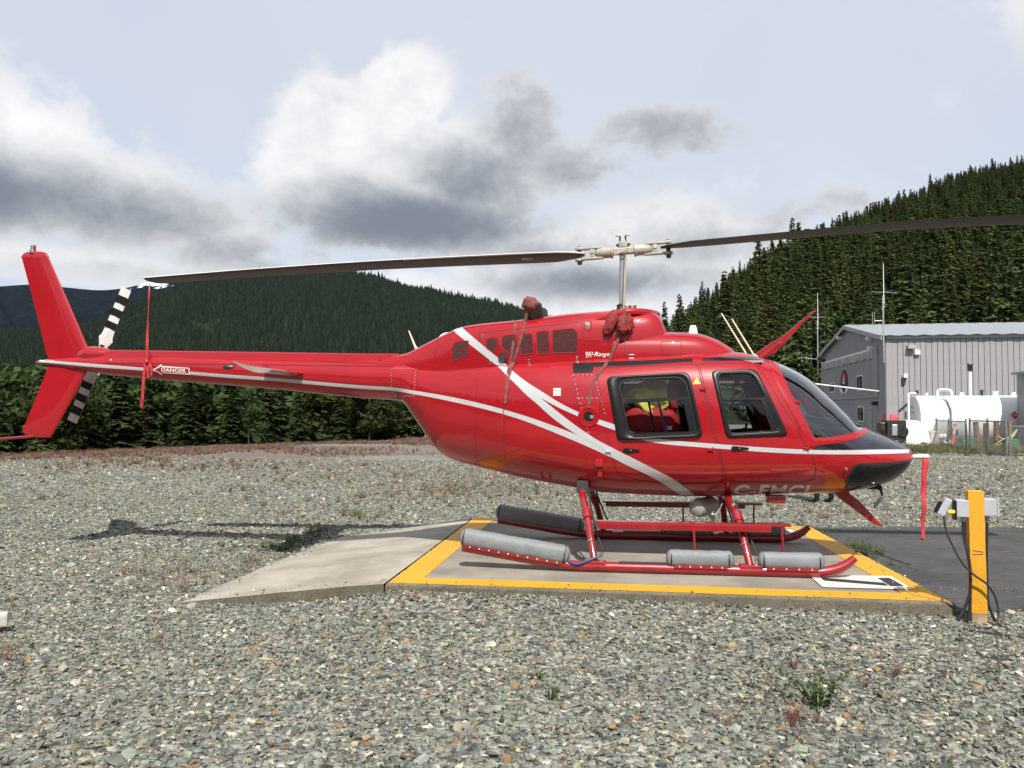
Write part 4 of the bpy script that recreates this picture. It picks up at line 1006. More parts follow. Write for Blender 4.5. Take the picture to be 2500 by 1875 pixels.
# windows, frames, rails, handles on both flanks
for side, sfx in ((-1, 'r'), (1, 'l')):
    for key, O, I in (('rear_', RO, RI), ('front_', FO, FI)):
        door = HP[key + sfx]
        deep = .034 if key == 'rear_' else .016
        ring_on(BODY, O, I, [(-.015, -.004), (0, .004), (.10, deep * .8), (.30, deep), (.72, deep * .9), (.9, .012), (1.0, .009), (1.06, -.004)], side).build('window_frame', 'black_satin', door, smooth=True, angle=R(60))
        ring_on(BODY, offset_poly(I, .004), offset_poly(I, -.010), [(0, .006), (.3, .016), (.7, .016), (1, .002)], side).build('window_gasket', 'rubber', door, smooth=True)
        patch_on(BODY, offset_poly(I, .03), .0 if key == 'front_' else .004, side, .06).build('pane', 'window_glass', door, smooth=True)
    # sliding-vent rails
    a, b = SIDE['rear_rail']; mb = ribbon(BODY, [(a[0] + .035, a[1] + .018), (b[0], b[1] + .020)], [(a[0] + .035, a[1] - .018), (b[0], b[1] - .010)], .012, 10, 2, side); mb.build('vent_rail', 'black_satin', HP['rear_' + sfx])
    ribbon(BODY, [(.62, 1.535), (.70, 1.20)], [(.555, 1.53), (.62, 1.20)], .008, 8, 2, side).build('vent_panel', 'black_satin', HP['rear_' + sfx])
    ribbon(BODY, [(.07, 1.222), (.69, 1.240)], [(.07, 1.200), (.69, 1.215)], .009, 10, 2, side).build('vent_rail', 'black_satin', HP['rear_' + sfx])
    for q, mm in (((.245, 1.51, .305, 1.21), 'black_satin'), ((.335, 1.515, .405, 1.21), 'blue_strap')):
        ribbon(BODY, [(q[0] - .010, q[1]), (q[2] - .010, q[3])], [(q[0] + .011, q[1]), (q[2] + .011, q[3])], -.012, 8, 1, side).build('vent_post', mm, HP['rear_' + sfx])
    a, b = SIDE['front_rail']; ribbon(BODY, [(a[0], a[1] + .010), (b[0] + .01, b[1] + .010)], [(a[0], a[1] - .012), (b[0] + .01, b[1] - .012)], .008, 8, 2, side).build('vent_rail', 'black_satin', HP['front_' + sfx])
    ribbon(BODY, [(1.30, 1.53), (1.42, 1.26)], [(1.245, 1.53), (1.34, 1.24)], .006, 8, 2, side).build('vent_panel', 'black_satin', HP['front_' + sfx])
    for key, x0, z0, x1 in (('rear_', .012, 1.061, .158), ('front_', .985, 1.086, 1.132)):
        pl = [(x0 + .022 + .024 * math.cos(t), z0 + .021 * math.sin(t)) for t in np.linspace(math.pi * .5, math.pi * 1.5, 9)] + [(x1, z0 - .009), (x1 + .006, z0), (x1, z0 + .009)]
        h = patch_on(BODY, pl, .012, side, .03); top = len(h.v)
        o = h.build('door_handle', 'black_satin', HP[key + sfx]); sm = o.modifiers.new('thickness', 'SOLIDIFY'); sm.thickness = .011
        mb = MB(); c = onto(BODY, x0 + .07, z0 + .001, .016, side); mb.lathe([(.001, -.006), (.007, -.004), (.007, .003), (.001, .005)], c, 'Y', 10); mb.build('lock_button', 'metal', o, smooth=True)
    # hinges and latches
    for key, x, z in (('rear_', -.125, 1.055), ('rear_', .735, 1.62), ('front_', 1.575, 1.50), ('front_', 1.64, 1.09), ('rear_', .80, 1.075)):
        mb = MB(); c = Vector(onto(BODY, x, z, .008, side)); mb.box(c, (.05, .016, .022)); mb.tube([c + Vector((.02, 0, -.02)), c + Vector((.02, 0, .02))], .008, 8)
        mb.build('hinge', 'red_paint' if key == 'front_' or z != 1.055 else 'silver_stripe', HP[key + sfx], bevel=.003)

# seams
for side in (-1, 1):
    for pl in (RDOOR, FDOOR): line_on(BODY, rounded(pl, .03, 3), .007, .0015, 150, side, True).build('door_seam', 'seam', HP['fuselage'])
for side in (-1, 1):
    for pl in ([(-2.33, 1.90), (-2.345, 1.55)], [(-2.05, 1.86), (-2.04, 1.40)], [(-1.40, 1.86), (-1.43, .86)], [(-1.09, 1.84), (-1.13, .80)], [(-.457, 1.77), (-.30, .70)], [(-.43, 1.20), (-.17, 1.205)], [(1.10, 1.905), (1.36, 1.88), (1.43, 1.70)]):
        line_on(BODY, pl, .0035, .0012, 30, side).build('panel_seam', 'seam', HP['fuselage'])

# stripes
def both(fn, name, m, parent):
    for side in (-1, 1): fn(side).build(name, m, parent, smooth=True)
both(lambda s: ribbon(BODY, SIDE['strB_up'], SIDE['strB_lo'], .0025, 120, 3, s), 'stripe', 'silver_stripe', HP['fuselage'])
both(lambda s: ribbon(BODY, SIDE['strA_up'], SIDE['strA_lo'], .0025, 30, 6, s), 'stripe', 'silver_stripe', HP['fuselage'])
both(lambda s: ribbon(BODY, SIDE['strC_up'], SIDE['strC_lo'], .0030, 80, 5, s), 'stripe', 'silver_stripe', HP['fuselage'])
SD_U = [(-6.46, 1.995)] + SIDE['strD_up'][1:]; SD_L = [(-6.46, 1.972)] + SIDE['strD_lo'][1:]
both(lambda s: ribbon(BODY, SD_U, SD_L, .0020, 140, 3, s), 'stripe', 'silver_stripe', HP['boom'])
# black roof strips and warning marks
both(lambda s: ribbon(BODY, [(-.468, 1.882), (.005, 1.893), (.655, 1.918)], [(-.458, 1.840), (.006, 1.850), (.655, 1.886)], .003, 40, 3, s), 'roof_strip', 'black_satin', HP['fuselage'])
both(lambda s: ribbon(BODY, [(-.465, 1.845), (-.262, 1.848)], [(-.458, 1.785), (-.272, 1.785)], .003, 10, 3, s), 'roof_strip', 'black_satin', HP['fuselage'])
both(lambda s: ribbon(BODY, [(.742, 1.914), (1.0, 1.930), (1.20, 1.930), (1.318, 1.910)], [(.743, 1.888), (1.0, 1.894), (1.20, 1.898), (1.32, 1.902)], .003, 30, 3, s), 'roof_window', 'black_gloss', HP['fuselage'])
patch_on(BODY, SIDE['tri'], .003).build('warning_triangle', 'amber', HP['rear_r'])
mb = MB()
for i in range(6): patch_on(BODY, [(-.64, 1.638 - i * .0125), (-.568, 1.638 - i * .0125), (-.568, 1.630 - i * .0125), (-.64, 1.630 - i * .0125)], .006, -1, .05, mb)
mb.build('placard', 'white_plastic', HP['fuselage'])
# windscreen frame with its rivets, centre post, chin rim
GL = densify([(1.475, 1.905)] + SIDE['ws_glass'][1:-1] + [(2.255, 1.262)], 60); OU = densify([(1.385, 1.925)] + SIDE['ws_outer'][1:-1] + [(2.285, 1.232)], 60)
def ws_frame(s):
    mb = MB(); k = 6; prof = [(-.06, -.004), (0, .004), (.15, .007), (.85, .007), (1, .004), (1.05, -.003)]; vs = []
    for a, b in zip(OU, GL):
        for t, off in prof: vs.append(onto(BODY, a[0] * (1 - t) + b[0] * t, a[1] * (1 - t) + b[1] * t, off, s))
    return mb.add(vs, [(i * k + r, i * k + r + 1, (i + 1) * k + r + 1, (i + 1) * k + r) for i in range(59) for r in range(k - 1)])
wf = [ws_frame(s).build('windshield_frame', 'red_paint', HP['fuselage'], smooth=True) for s in (-1, 1)]
mb = MB(); xs_ = np.linspace(1.44, 2.29, 30)
vs = [(float(x), y, float(BODY.zt(x)) + dz) for x in xs_ for y, dz in ((-.03, -.012), (-.024, .004), (.024, .004), (.03, -.012))]
mb.add(vs, [(i * 4 + r, i * 4 + r + 1, i * 4 + r + 5, i * 4 + r + 4) for i in range(29) for r in range(3)]); mb.build('windshield_post', 'black_satin', HP['fuselage'], smooth=True)
both(lambda s: line_on(BODY, SIDE['chin'][:6], .020, .004, 60, s), 'chin_rim', 'rubber', HP['fuselage'])
def rivets():
    mb = MB()
    def dome(x, z, r=.0055, H=BODY, side=-1):
        c = Vector(onto(H, x, z, .0, side)); n = (Vector(onto(H, x, z, .01, side)) - c).normalized(); a = n.orthogonal().normalized(); b = n.cross(a)
        vs = [c + (a * math.cos(t) + b * math.sin(t)) * r for t in np.linspace(0, 2 * math.pi, 6, endpoint=False)] + [c + n * r * .7]
        mb.add(vs, [(i, (i + 1) % 6, 6) for i in range(6)])
    for t in np.linspace(0, 1, 44):
        i = int(t * 59); a, b = OU[i], GL[i]; q = a * .55 + b * .45
        c = np.array(onto(BODY, q[0], q[1], .0075)); dome(q[0], q[1], .009)
    for i in range(14): dome(-.455 + i * .012, 1.765 - i * .045, .006)
    for i in range(5): dome(-.45 + i * .042, 1.768, .006); dome(-.41 + i * .045, 1.545, .006)
    for i in range(10): dome(-.245 + i * .010, 1.72 - i * .035, .005)
    for i in range(11): dome(-2.32 + i * .024, 1.862 - i * .0005, .0045); dome(-2.34 + i * .025, 1.575, .0045)
    for i in range(9): dome(-2.335, 1.85 - i * .033, .0045); dome(-2.075, 1.85 - i * .033, .0045)
    for i in range(9):
        t = i * .72; dome(-.306 + .066 * math.cos(t), 1.372 + .066 * math.sin(t), .006)
    o = mb.build('rivets', 'silver_stripe', HP['fuselage']); o['kind'] = 'stuff'
    mb = MB()
    for x0, z0, x1, z1, k in ((-1.385, 1.84, -1.41, .90, 34), (-1.075, 1.82, -1.11, .82, 36), (-1.42, 1.30, -.50, 1.30, 34), (-1.42, 1.05, -.35, .98, 40), (-2.0, 1.78, -1.42, 1.78, 22), (-1.40, 1.70, -.5, 1.70, 34), (.96, .70, 1.75, .72, 30), (-.25, .72, .9, .68, 40), (1.70, .98, 2.0, .98, 12), (1.72, 1.02, 1.78, .74, 12), (-.43, 1.52, -.31, .78, 28), (-.14, 1.82, .68, 1.875, 26), (.755, 1.78, .943, .88, 26), (1.33, 1.79, 1.614, 1.14, 22)):
        for i in range(k): dome(x0 + (x1 - x0) * i / (k - 1), z0 + (z1 - z0) * i / (k - 1), .0042)
    o = mb.build('rivets', 'red_paint', HP['fuselage']); o['kind'] = 'stuff'
    return o
rivets()
# fuel filler
mb = MB(); c = onto(BODY, -.306, 1.372, 0); ring_on(BODY, [(-.306 + .100 * math.cos(t), 1.372 + .100 * math.sin(t)) for t in np.linspace(0, 2 * math.pi, 32, endpoint=False)], [(-.306 + .045 * math.cos(t), 1.372 + .045 * math.sin(t)) for t in np.linspace(0, 2 * math.pi, 32, endpoint=False)], [(-.05, -.002), (0, .004), (.15, .010), (.4, .008), (.9, .008), (1, .002)]).build('filler_ring', 'red_paint', HP['fuselage'], smooth=True)
patch_on(BODY, [(-.306 + .047 * math.cos(t), 1.372 + .047 * math.sin(t)) for t in np.linspace(0, 2 * math.pi, 20, endpoint=False)], .004).build('fuel_cap', 'black_satin', HP['fuselage'])
c = Vector(onto(BODY, -.275, 1.365, .016)); MB().box(c, (.035, .012, .03)).build('cap_latch', 'metal', HP['fuselage'], bevel=.003)
# small fittings on the flank
for x, z, sx_, sz_ in ((-.21, .945, .075, .07), (-.205, .855, .045, .075)): MB().box(Vector(onto(BODY, x, z, .012)), (sx_, .03, sz_)).build('tie_down_bracket', 'red_paint', HP['fuselage'], bevel=.006)
for x, z in ((-.78, .80), (-.70, .80)): MB().tube([Vector(onto(BODY, x, z + .03, .012)), Vector(onto(BODY, x + .01, z - .03, .012))], .008, 8).build('drain_fitting', 'red_paint', HP['fuselage'], smooth=True)
c = Vector(onto(BODY, 2.0, .905, .012)); MB().lathe([(.001, -.01), (.014, -.008), (.010, .004), (.001, .008)], c, 'Y', 12).build('static_port', 'metal', HP['fuselage'], smooth=True)
MB().box((1.42, -.30, .60), (.17, .14, .07)).build('belly_fairing', 'red_gear', HP['fuselage'], bevel=.01)
MB().box((-.375, -.42, .705), (.11, .16, .12)).build('recess_shade_block', 'black_matte', HP['fuselage'], bevel=.01)  # solid black box paints the shade of a cross-tube recess; nothing is hollowed

# registration letters wrapping under the belly, and the DANGER arrow on the boom
def belly_text(body, x0, z0, size, name, kx=1.0):
    vs, fs, w, h = text_mesh(body, size, 0, .010, 1.10); mb = MB(); vs = [(v[0] * kx, v[1]) for v in vs]
    bm = bmesh.new(); bv = [bm.verts.new((v[0], v[1], 0)) for v in vs]
    for f in fs:
        try: bm.faces.new([bv[i] for i in f])
        except ValueError: pass
    for k in range(1, 12): bmesh.ops.bisect_plane(bm, geom=bm.verts[:] + bm.edges[:] + bm.faces[:], plane_co=(0, h * k / 12, 0), plane_no=(0, 1, 0))
    bm.verts.index_update(); out = []
    cache = {}
    for v in bm.verts:
        x = x0 + v.co.x; s = h - v.co.y; z = z0
        # walk down the flank by arc length
        key = round(x, 3)
        if key not in cache:
            zs = np.linspace(z0, float(BODY.zb(x)) + 1e-4, 400); ys = BODY.half(x, zs); cache[key] = (np.concatenate([[0], np.cumsum(np.hypot(np.diff(zs), np.diff(ys)))]), zs, ys)
        L_, zs, ys = cache[key]; zz = float(np.interp(s, L_, zs)); yy = float(np.interp(s, L_, ys)); out.append((x, -yy - .003, zz - .002))
    mb.add(out, [tuple(v.index for v in f.verts) for f in bm.faces]); bm.free()
    return mb.build(name, 'silver_stripe', HP['fuselage'])
belly_text('C-FMCL', 1.03, .752, .30, 'registration', .66)
def flank_text(H, body, x0, z0, height, off, name, m, parent, shear=0.0, bold=0.0, sx=1.0, slope=0.0):
    vs, fs, w, h = text_mesh(body, 1.0, shear, bold); k = height / h
    return MB().add([onto(H, x0 + v[0] * k * sx, z0 + v[1] * k + slope * v[0] * k * sx, off) for v in vs], fs).build(name, m, parent), w * k * sx
ARW = [(-5.008, 1.871), (-4.915, 1.928), (-4.912, 1.908), (-4.590, 1.884), (-4.594, 1.815), (-4.918, 1.836), (-4.922, 1.812)]
c0 = (sum(p[0] for p in ARW) / 7, 1.866); IN_ = [((p[0] - c0[0]) * .955 + c0[0] + .003, (p[1] - c0[1]) * .70 + c0[1]) for p in ARW]
sgn = patch_on(BODY, ARW, .004, -1, .05).build('danger_sign', 'white_plastic', HP['boom']); patch_on(BODY, IN_, .006, -1, .05).build('sign_field', 'red_paint', sgn)
flank_text(BODY, 'DANGER', -4.915, 1.852, .040, .0085, 'sign_lettering', 'white_plastic', sgn, 0, .012, 1.30, -.068)

# tail drive-shaft cover with its row of fasteners
xs_ = np.linspace(-5.62, -2.30, 40)
def cover_top(x): return float(np.interp(x, [-5.62, -5.5, -3.7, -2.56, -2.3], [2.09, 2.092, 2.05, 2.022, 2.02]))
vs = []
for x in xs_:
    zt = cover_top(x); zl = float(np.interp(x, [-5.62, -2.3], [1.955, 1.885])); w = min(.083, float(BODY.w(x)) * .93); yl = max(float(BODY.half(x, zl)), w) + .004
    vs += [(x, -yl, zl), (x, -w - .004, zl + .03), (x, -w * .9, zt - .012), (x, -w * .7, zt), (x, w * .7, zt), (x, w * .9, zt - .012), (x, w + .004, zl + .03), (x, yl, zl)]
MB().add(vs, [(i * 8 + r, i * 8 + r + 1, i * 8 + r + 9, i * 8 + r + 8) for i in range(39) for r in range(7)] + [tuple(range(8)), tuple(39 * 8 + k for k in range(8))]).build('shaft_cover', 'red_paint', HP['boom'], smooth=True, angle=R(25))
for i, x in enumerate((-5.53, -5.14, -4.80, -4.45, -4.10, -3.76, -3.42, -3.08)):
    zl = float(np.interp(x, [-5.62, -2.3], [1.955, 1.885])); w = min(.083, float(BODY.w(x)) * .93)
    MB().lathe([(.001, -.006), (.010, -.004), (.008, .004), (.001, .006)], (x, -w - .008, zl + .028), 'Y', 10).build('fastener', 'cream', HP['boom'], smooth=True)
mb = MB()
line_on(BODY, [(-5.6, 1.950), (-2.33, 1.882)], .010, .003, 40, -1, False, mb); mb.build('cover_seam', 'seam', HP['boom'])

# fin
def foil(chord, th, n=9):
    t = 1 - np.cos(np.linspace(0, math.pi / 2, n)); yt = 5 * th * (.2969 * np.sqrt(t) - .126 * t - .3516 * t ** 2 + .2843 * t ** 3 - .1015 * t ** 4)
    up = [(-a * chord, b * chord) for a, b in zip(t, yt)]; return up + [(a, -b) for a, b in up[-2:0:-1]]
def fin_loft(stations, name, parent, m='red_paint'):
    vs = []; k = None
    for z, le, te, th in stations:
        pf = foil(le - te, th); k = len(pf); vs += [(le + a, b, z) for a, b in pf]
    n = len(stations)
    return MB().add(vs, [(i * k + r, i * k + (r + 1) % k, (i + 1) * k + (r + 1) % k, (i + 1) * k + r) for i in range(n - 1) for r in range(k)] + [tuple(range(k - 1, -1, -1)), tuple((n - 1) * k + r for r in range(k))]).build(name, m, parent, smooth=True, angle=R(50))
fin = fin_loft([(1.98, -5.800, -6.352, .10), (2.6, -6.10, -6.536, .10), (3.14, -6.368, -6.704, .10)], 'vertical_fin', heli)
fin_loft([(3.14, -6.366, -6.714, .115), (3.165, -6.375, -6.712, .115), (3.195, -6.40, -6.69, .10), (3.214, -6.46, -6.64, .06)], 'fin_cap', fin)
fin_loft([(1.985, -5.802, -6.351, .10), (1.93, -5.838, -6.353, .10), (1.55, -6.055, -6.51, .10), (1.20, -6.262, -6.662, .09), (1.145, -6.30, -6.60, .08), (1.13, -6.31, -6.53, .05)], 'lower_fin', fin)
line_on_fin = MB()
for x0, x1, z0, z1 in ((-6.36, -5.80, 1.985, 1.932),):
    MB().box(((x0 + x1) / 2, -.031, (z0 + z1) / 2 - .004), (.575, .012, .033), Matrix.Rotation(math.atan2(.053, .56), 3, 'Y')).build('stripe', 'silver_stripe', fin)
MB().lathe([(.032, 0), (.032, .03), (.022, .034), (.022, .085), (.001, .09)], (-6.575, 0, 3.20), 'Z', 18).build('beacon', 'metal', fin, smooth=True)
MB().tube([(-6.545, 0, 3.20), (-6.545, 0, 3.285)], .012, 10).build('beacon_mast', 'red_paint', fin, smooth=True)
MB().tube([(-6.50, 0, 1.150), (-6.60, 0, 1.137), (-6.95, 0, 1.112), (-7.20, 0, 1.13)], .015, 10).build('tail_guard', 'red_gear', fin, smooth=True)
mb = MB(); prof = []
for x, r in ((-5.62, .06), (-5.70, .085), (-5.82, .10), (-5.92, .085), (-6.0, .04)): prof.append((r, x))
mb.lathe(prof, (0, .02, 2.045), 'X', 20).build('gearbox_fairing', 'red_paint', HP['boom'], smooth=True)
# tail rotor
tr = MB().lathe([(.03, -.10), (.045, -.06), (.05, 0), (.035, .05), (.012, .07)], (-5.99, .34, 2.07), 'Y', 16).build('tail_rotor_hub', 'dark_metal', heli, smooth=True)
MB().tube([(-5.96, .02, 2.06), (-5.99, .30, 2.07)], .028, 12).build('gearbox_shaft', 'dark_metal', tr, smooth=True)
for sgn_ in (1, -1):
    ax = Vector((.395, 0, .92)).normalized() * sgn_; ch = Vector((ax.z, 0, -ax.x)) * sgn_; nrm = Vector((0, 1, 0)); c0 = Vector((-5.985, .36, 2.065))
    ss = [.07, .13, .20, .24, .30, .395, .475, .555, .635, .715, .83]; wd = [.035, .06, .095, .075, .069, .067, .066, .066, .066, .066, .065]
    vs = []; fs = []; mi = []
    for s_, w_ in zip(ss, wd):
        c = c0 + ax * s_; cc = ch * .0
        vs += [c + ch * w_, c + nrm * .010, c - ch * w_, c - nrm * .010]
    for i in range(len(ss) - 1):
        for r_ in range(4): fs.append((i * 4 + r_, i * 4 + (r_ + 1) % 4, i * 4 + (r_ + 1) % 4 + 4, i * 4 + r_ + 4)); mi.append(1 if i in (5, 7, 4) and i != 4 or i == 9 and False else 0)
    fs += [(3, 2, 1, 0), tuple((len(ss) - 1) * 4 + r_ for r_ in range(4))]; mi += [0, 0]
    o = MB().add(vs, fs).build('tail_rotor_blade', 'blade_white', heli)
    for k0, k1 in ((.335, .415), (.49, .575), (.645, .735)):
        q = c0 + ax * (k0 + k1) / 2; rotm = Matrix((ch, nrm, ax)).transposed()
        MB().box(q, (.1305, .0225, k1 - k0), rotm).build('blade_band', 'black_satin', o)
    MB().box(c0 + ax * .08 - nrm * .004, (.05, .035, .10), Matrix((ch, nrm, ax)).transposed()).build('blade_grip', 'dark_metal', o, bevel=.008)

# stabiliser across the boom
for side in (-1, 1):
    vs = []; k = None
    for yy, x0, z0, c_, in ((.10, -3.30, 1.815, .42), (.97, -3.285, 1.815, .39)):
        pf = foil(c_, .15); k = len(pf); vs += [(x0 + a, side * yy, z0 - b * .9 + (-.02 * math.sin(-a / c_ * math.pi)) + .085 * (-a / c_) ** 1.5) for a, b in pf]
    stab = MB().add(vs, [(r, (r + 1) % k, k + (r + 1) % k, k + r) for r in range(k)] + [tuple(range(k - 1, -1, -1))]).build('horizontal_stabilizer', 'red_paint', heli, smooth=True, angle=R(50))
    MB().add([(x, y + side * .0, z) for x, y, z in vs[k:]] + [(x, y + side * .012, z) for x, y, z in vs[k:]], [(r, (r + 1) % k, k + (r + 1) % k, k + r) for r in range(k)] + [tuple(k + r for r in range(k))]).build('stabilizer_tip', 'cream' if side > 0 else 'bottle_grey', stab, smooth=True, angle=R(40))
    MB().lathe([(.003, -.055), (.018, -.045), (.026, -.01), (.024, .03), (.008, .06)], (-3.74, side * .93, 1.845), 'X', 14).build('navigation_light', 'dark_metal', stab, smooth=True)

# cowlings
vs, fs = hull_grid(COWL, np.concatenate([np.arange(-2.5, .25, .03), [.25, .29, .33, .36, .385, .405, .42, .43]]), 120)
cowl = link('engine_cowling', sub_meshes(vs, fs, ['cowl'] * len(fs), None)['cowl'], 'red_paint', heli)
vs, fs = hull_grid(FAIR, np.concatenate([np.arange(-.1, 1.1, .03), [1.10, 1.13, 1.16, 1.19, 1.22, 1.24]]), 120)
fair = link('forward_fairing', sub_meshes(vs, fs, ['fair'] * len(fs), None)['fair'], 'red_paint', heli)
# flared lip round the mast opening
pts = []; n = 40
for i in range(n + 1):
    a = -math.pi / 2 + math.pi * i / n; pts.append((.02 + .355 * math.cos(a), .385 * math.sin(a)))
pts = [(-.25, -.36)] + pts + [(-.25, .36)]
vs = []
for x, y in pts: 
    k = -.075 * max(0.0, (.06 - x) / .31) ** 1.3
    vs += [(x * .90 - .01, y * .90, 2.345 + k), (x * .985, y * .985, 2.355 + k), (x, y, 2.380 + k), (x * .985, y * .985, 2.405 + k), (x * .90, y * .90, 2.418 + k * .8), (x * .55, y * .55, 2.422 + k * .5)]
nn = len(pts)
MB().add(vs, [(i * 6 + r, i * 6 + r + 1, (i + 1) * 6 + r + 1, (i + 1) * 6 + r) for i in range(nn - 1) for r in range(5)] + [tuple(i * 6 + 5 for i in range(nn))]).build('cowling_lip', 'red_paint', cowl, smooth=True, angle=R(60))
both(lambda s: ribbon(COWL, [(-1.622, 2.313 - .03), (-1.11, 1.866)], [(-1.70, 2.295 - .055), (-1.226, 1.875)], .003, 40, 6, s), 'stripe', 'silver_stripe', cowl)
for side in (-1, 1):
    for kk in ('grille1', 'grille2', 'grille3', 'grille4', 'grille5', 'grille6'):
        pl = rounded(SIDE[kk], .018, 3)
        o = patch_on(COWL, pl, .004, side, .05).build('air_grille', 'grille', cowl)
        ring_on(COWL, offset_poly(pl, .010), pl, [(0, .0005), (.3, .006), (1, .0045)], side).build('grille_rim', 'red_paint', o, smooth=True)
mb = MB()
for pl in ([(-1.393, 1.86), (-1.405, 2.24)], [(-.37, 1.88), (-.383, 2.36)], [(-.37, 2.10), (.018, 2.095)], [(.018, 2.095), (.021, 1.88)], [(-1.39, 2.20), (-.387, 2.285)], [(-1.86, 1.96), (-1.86, 2.07)]): line_on(COWL, pl, .005, .002, 24).build('panel_seam', 'seam', cowl)
bx = [(.369, 2.084), (.559, 2.084), (.559, 1.956), (.369, 1.956)]; line_on(FAIR, bx, .005, .002, 60, -1, True).build('panel_seam', 'seam', fair)
line_on(FAIR, [(.03, 2.165), (.03, 1.90)], .005, .002, 20).build('panel_seam', 'seam', fair)
for x, z in ((-1.37, 2.16), (-1.29, 1.90), (-.90, 1.905), (-.43, 1.925)): MB().box(Vector(onto(COWL, x, z, .005)), (.018, .012, .045)).build('cowl_latch', 'metal', cowl, bevel=.003)
for x, z in ((.07, 2.145), (.09, 1.955), (.09, 1.925), (.42, 1.918), (.62, 1.915), (.82, 1.93)): MB().box(Vector(onto(FAIR, x, z, .004)), (.05, .012, .014)).build('cowl_latch', 'metal', fair, bevel=.003)
MB().lathe([(.045, -.02), (.05, .01), (.04, .014), (.001, .014)], Vector(onto(COWL, -1.16, 1.95, .0)), 'Y', 18).build('drain_port', 'dark_metal', cowl, smooth=True)
mb = ring_on(COWL, rounded([(-.36, 2.30), (-.29, 2.30), (-.29, 2.20), (-.36, 2.20)], .03, 4), rounded([(-.345, 2.285), (-.305, 2.285), (-.305, 2.215), (-.345, 2.215)], .018, 4), [(0, .001), (.4, .007), (1, .006)]); mb.build('vent_rim', 'red_paint', cowl, smooth=True)
patch_on(COWL, rounded([(-.345, 2.285), (-.305, 2.285), (-.305, 2.215), (-.345, 2.215)], .018, 4), .004).build('cowl_vent', 'dark_metal', cowl)
flank_text(COWL, 'BELL', -.345, 1.966, .026, .004, 'model_lettering', 'white_plastic', cowl, 0, .0, 1.5)
flank_text(COWL, 'JET', -.345, 1.936, .026, .004, 'model_lettering', 'white_plastic', cowl, 0, .0, 1.5)
flank_text(COWL, 'Ranger', -.265, 1.938, .052, .0045, 'model_lettering', 'white_plastic', cowl, .55, .0, 1.05)
flank_text(COWL, 'III', -.080, 1.948, .046, .0045, 'model_lettering', 'white_plastic', cowl, .45, .01, 1.25)
# exhaust stacks
for side in (-1, 1):
    base = Vector((-.86, side * .17, 2.30)); d = Vector((-.02, side * .52, .85)).normalized()
    MB().tube([base, base + d * .06, base + d * .16, base + d * .20], [.085, .088, .082, .078], 20).build('exhaust_stack', 'dark_metal', cowl, smooth=True)
# antennas
MB().prism([(.645, 2.17), (.662, 2.262), (.668, 2.272), (.716, 2.272), (.722, 2.262), (.742, 2.17)], -.045, .045).build('roof_antenna', 'white_plastic', fair, bevel=.008)
for x0, z0, x1, z1, y in ((1.236, 1.94, .972, 2.393, .03), (1.287, 1.94, 1.063, 2.327, -.05)):
    MB().tube([(x0 + .01, y, z0), (x0 - .02, y, z0 + .035)], [.022, .012], 10).build('whip_base', 'white_plastic', HP['fuselage'], smooth=True)
    MB().tube([(x0 - .018, y, z0 + .03), (x1, y, z1)], [.009, .007], 8).build('whip_antenna', 'cream', HP['fuselage'], smooth=True)
MB().tube([(-2.12, 0, 2.05), (-2.147, 0, 2.10), (-2.214, 0, 2.262)], [.02, .012, .006], 8).build('whip_antenna', 'cream', cowl, smooth=True)
MB().lathe([(.001, .02), (.03, .018), (.055, .008), (.06, 0)], (-1.83, -.03, 2.205), 'Z', 18, Matrix.Rotation(R(-25), 3, 'Y')).build('gps_antenna', 'white_plastic', cowl, smooth=True)
# wire cutters
MB().prism([(1.21, 1.93), (1.33, 1.925)] + SIDE['cutter_up'][2:], -.014, .014).build('wire_cutter', 'red_gear', heli, bevel=.004)
MB().prism([(1.30, 1.945), (1.36, 1.94), (1.53, 2.075), (1.54, 2.10), (1.51, 2.095)], -.024, .024).build('cutter_rib', 'red_gear', HP['fuselage'], bevel=.004)
MB().prism([(1.985, .66), (2.149, .66), (2.155, .632), (2.253, .554), (2.458, .316), (2.362, .349), (2.214, .467), (2.06, .585)], -.016, .016).build('wire_cutter', 'red_gear', heli, bevel=.004)
# landing-light mirror under the nose
mb = MB(); mb.tube([(2.36, -.05, .715), (2.42, -.08, .68), (2.43, -.10, .62)], [.022, .016, .010], 8); mb.box((2.37, -.06, .70), (.12, .06, .035))
mr = mb.build('mirror_arm', 'black_satin', heli, smooth=True)
MB().lathe([(.001, -.02), (.045, -.016), (.075, -.002), (.080, .010), (.076, .016), (.001, .016)], (2.385, -.13, .578), 'Z', 28, Vector((.76, -.36, -.55)).to_track_quat('Z', 'Y').to_matrix()).build('landing_mirror', 'metal', mr, smooth=True)
MB().tube([(2.70, 0, .99), (2.79, 0, .992)], .013, 10).build('pitot_tube', 'metal', HP['nose'], smooth=True)

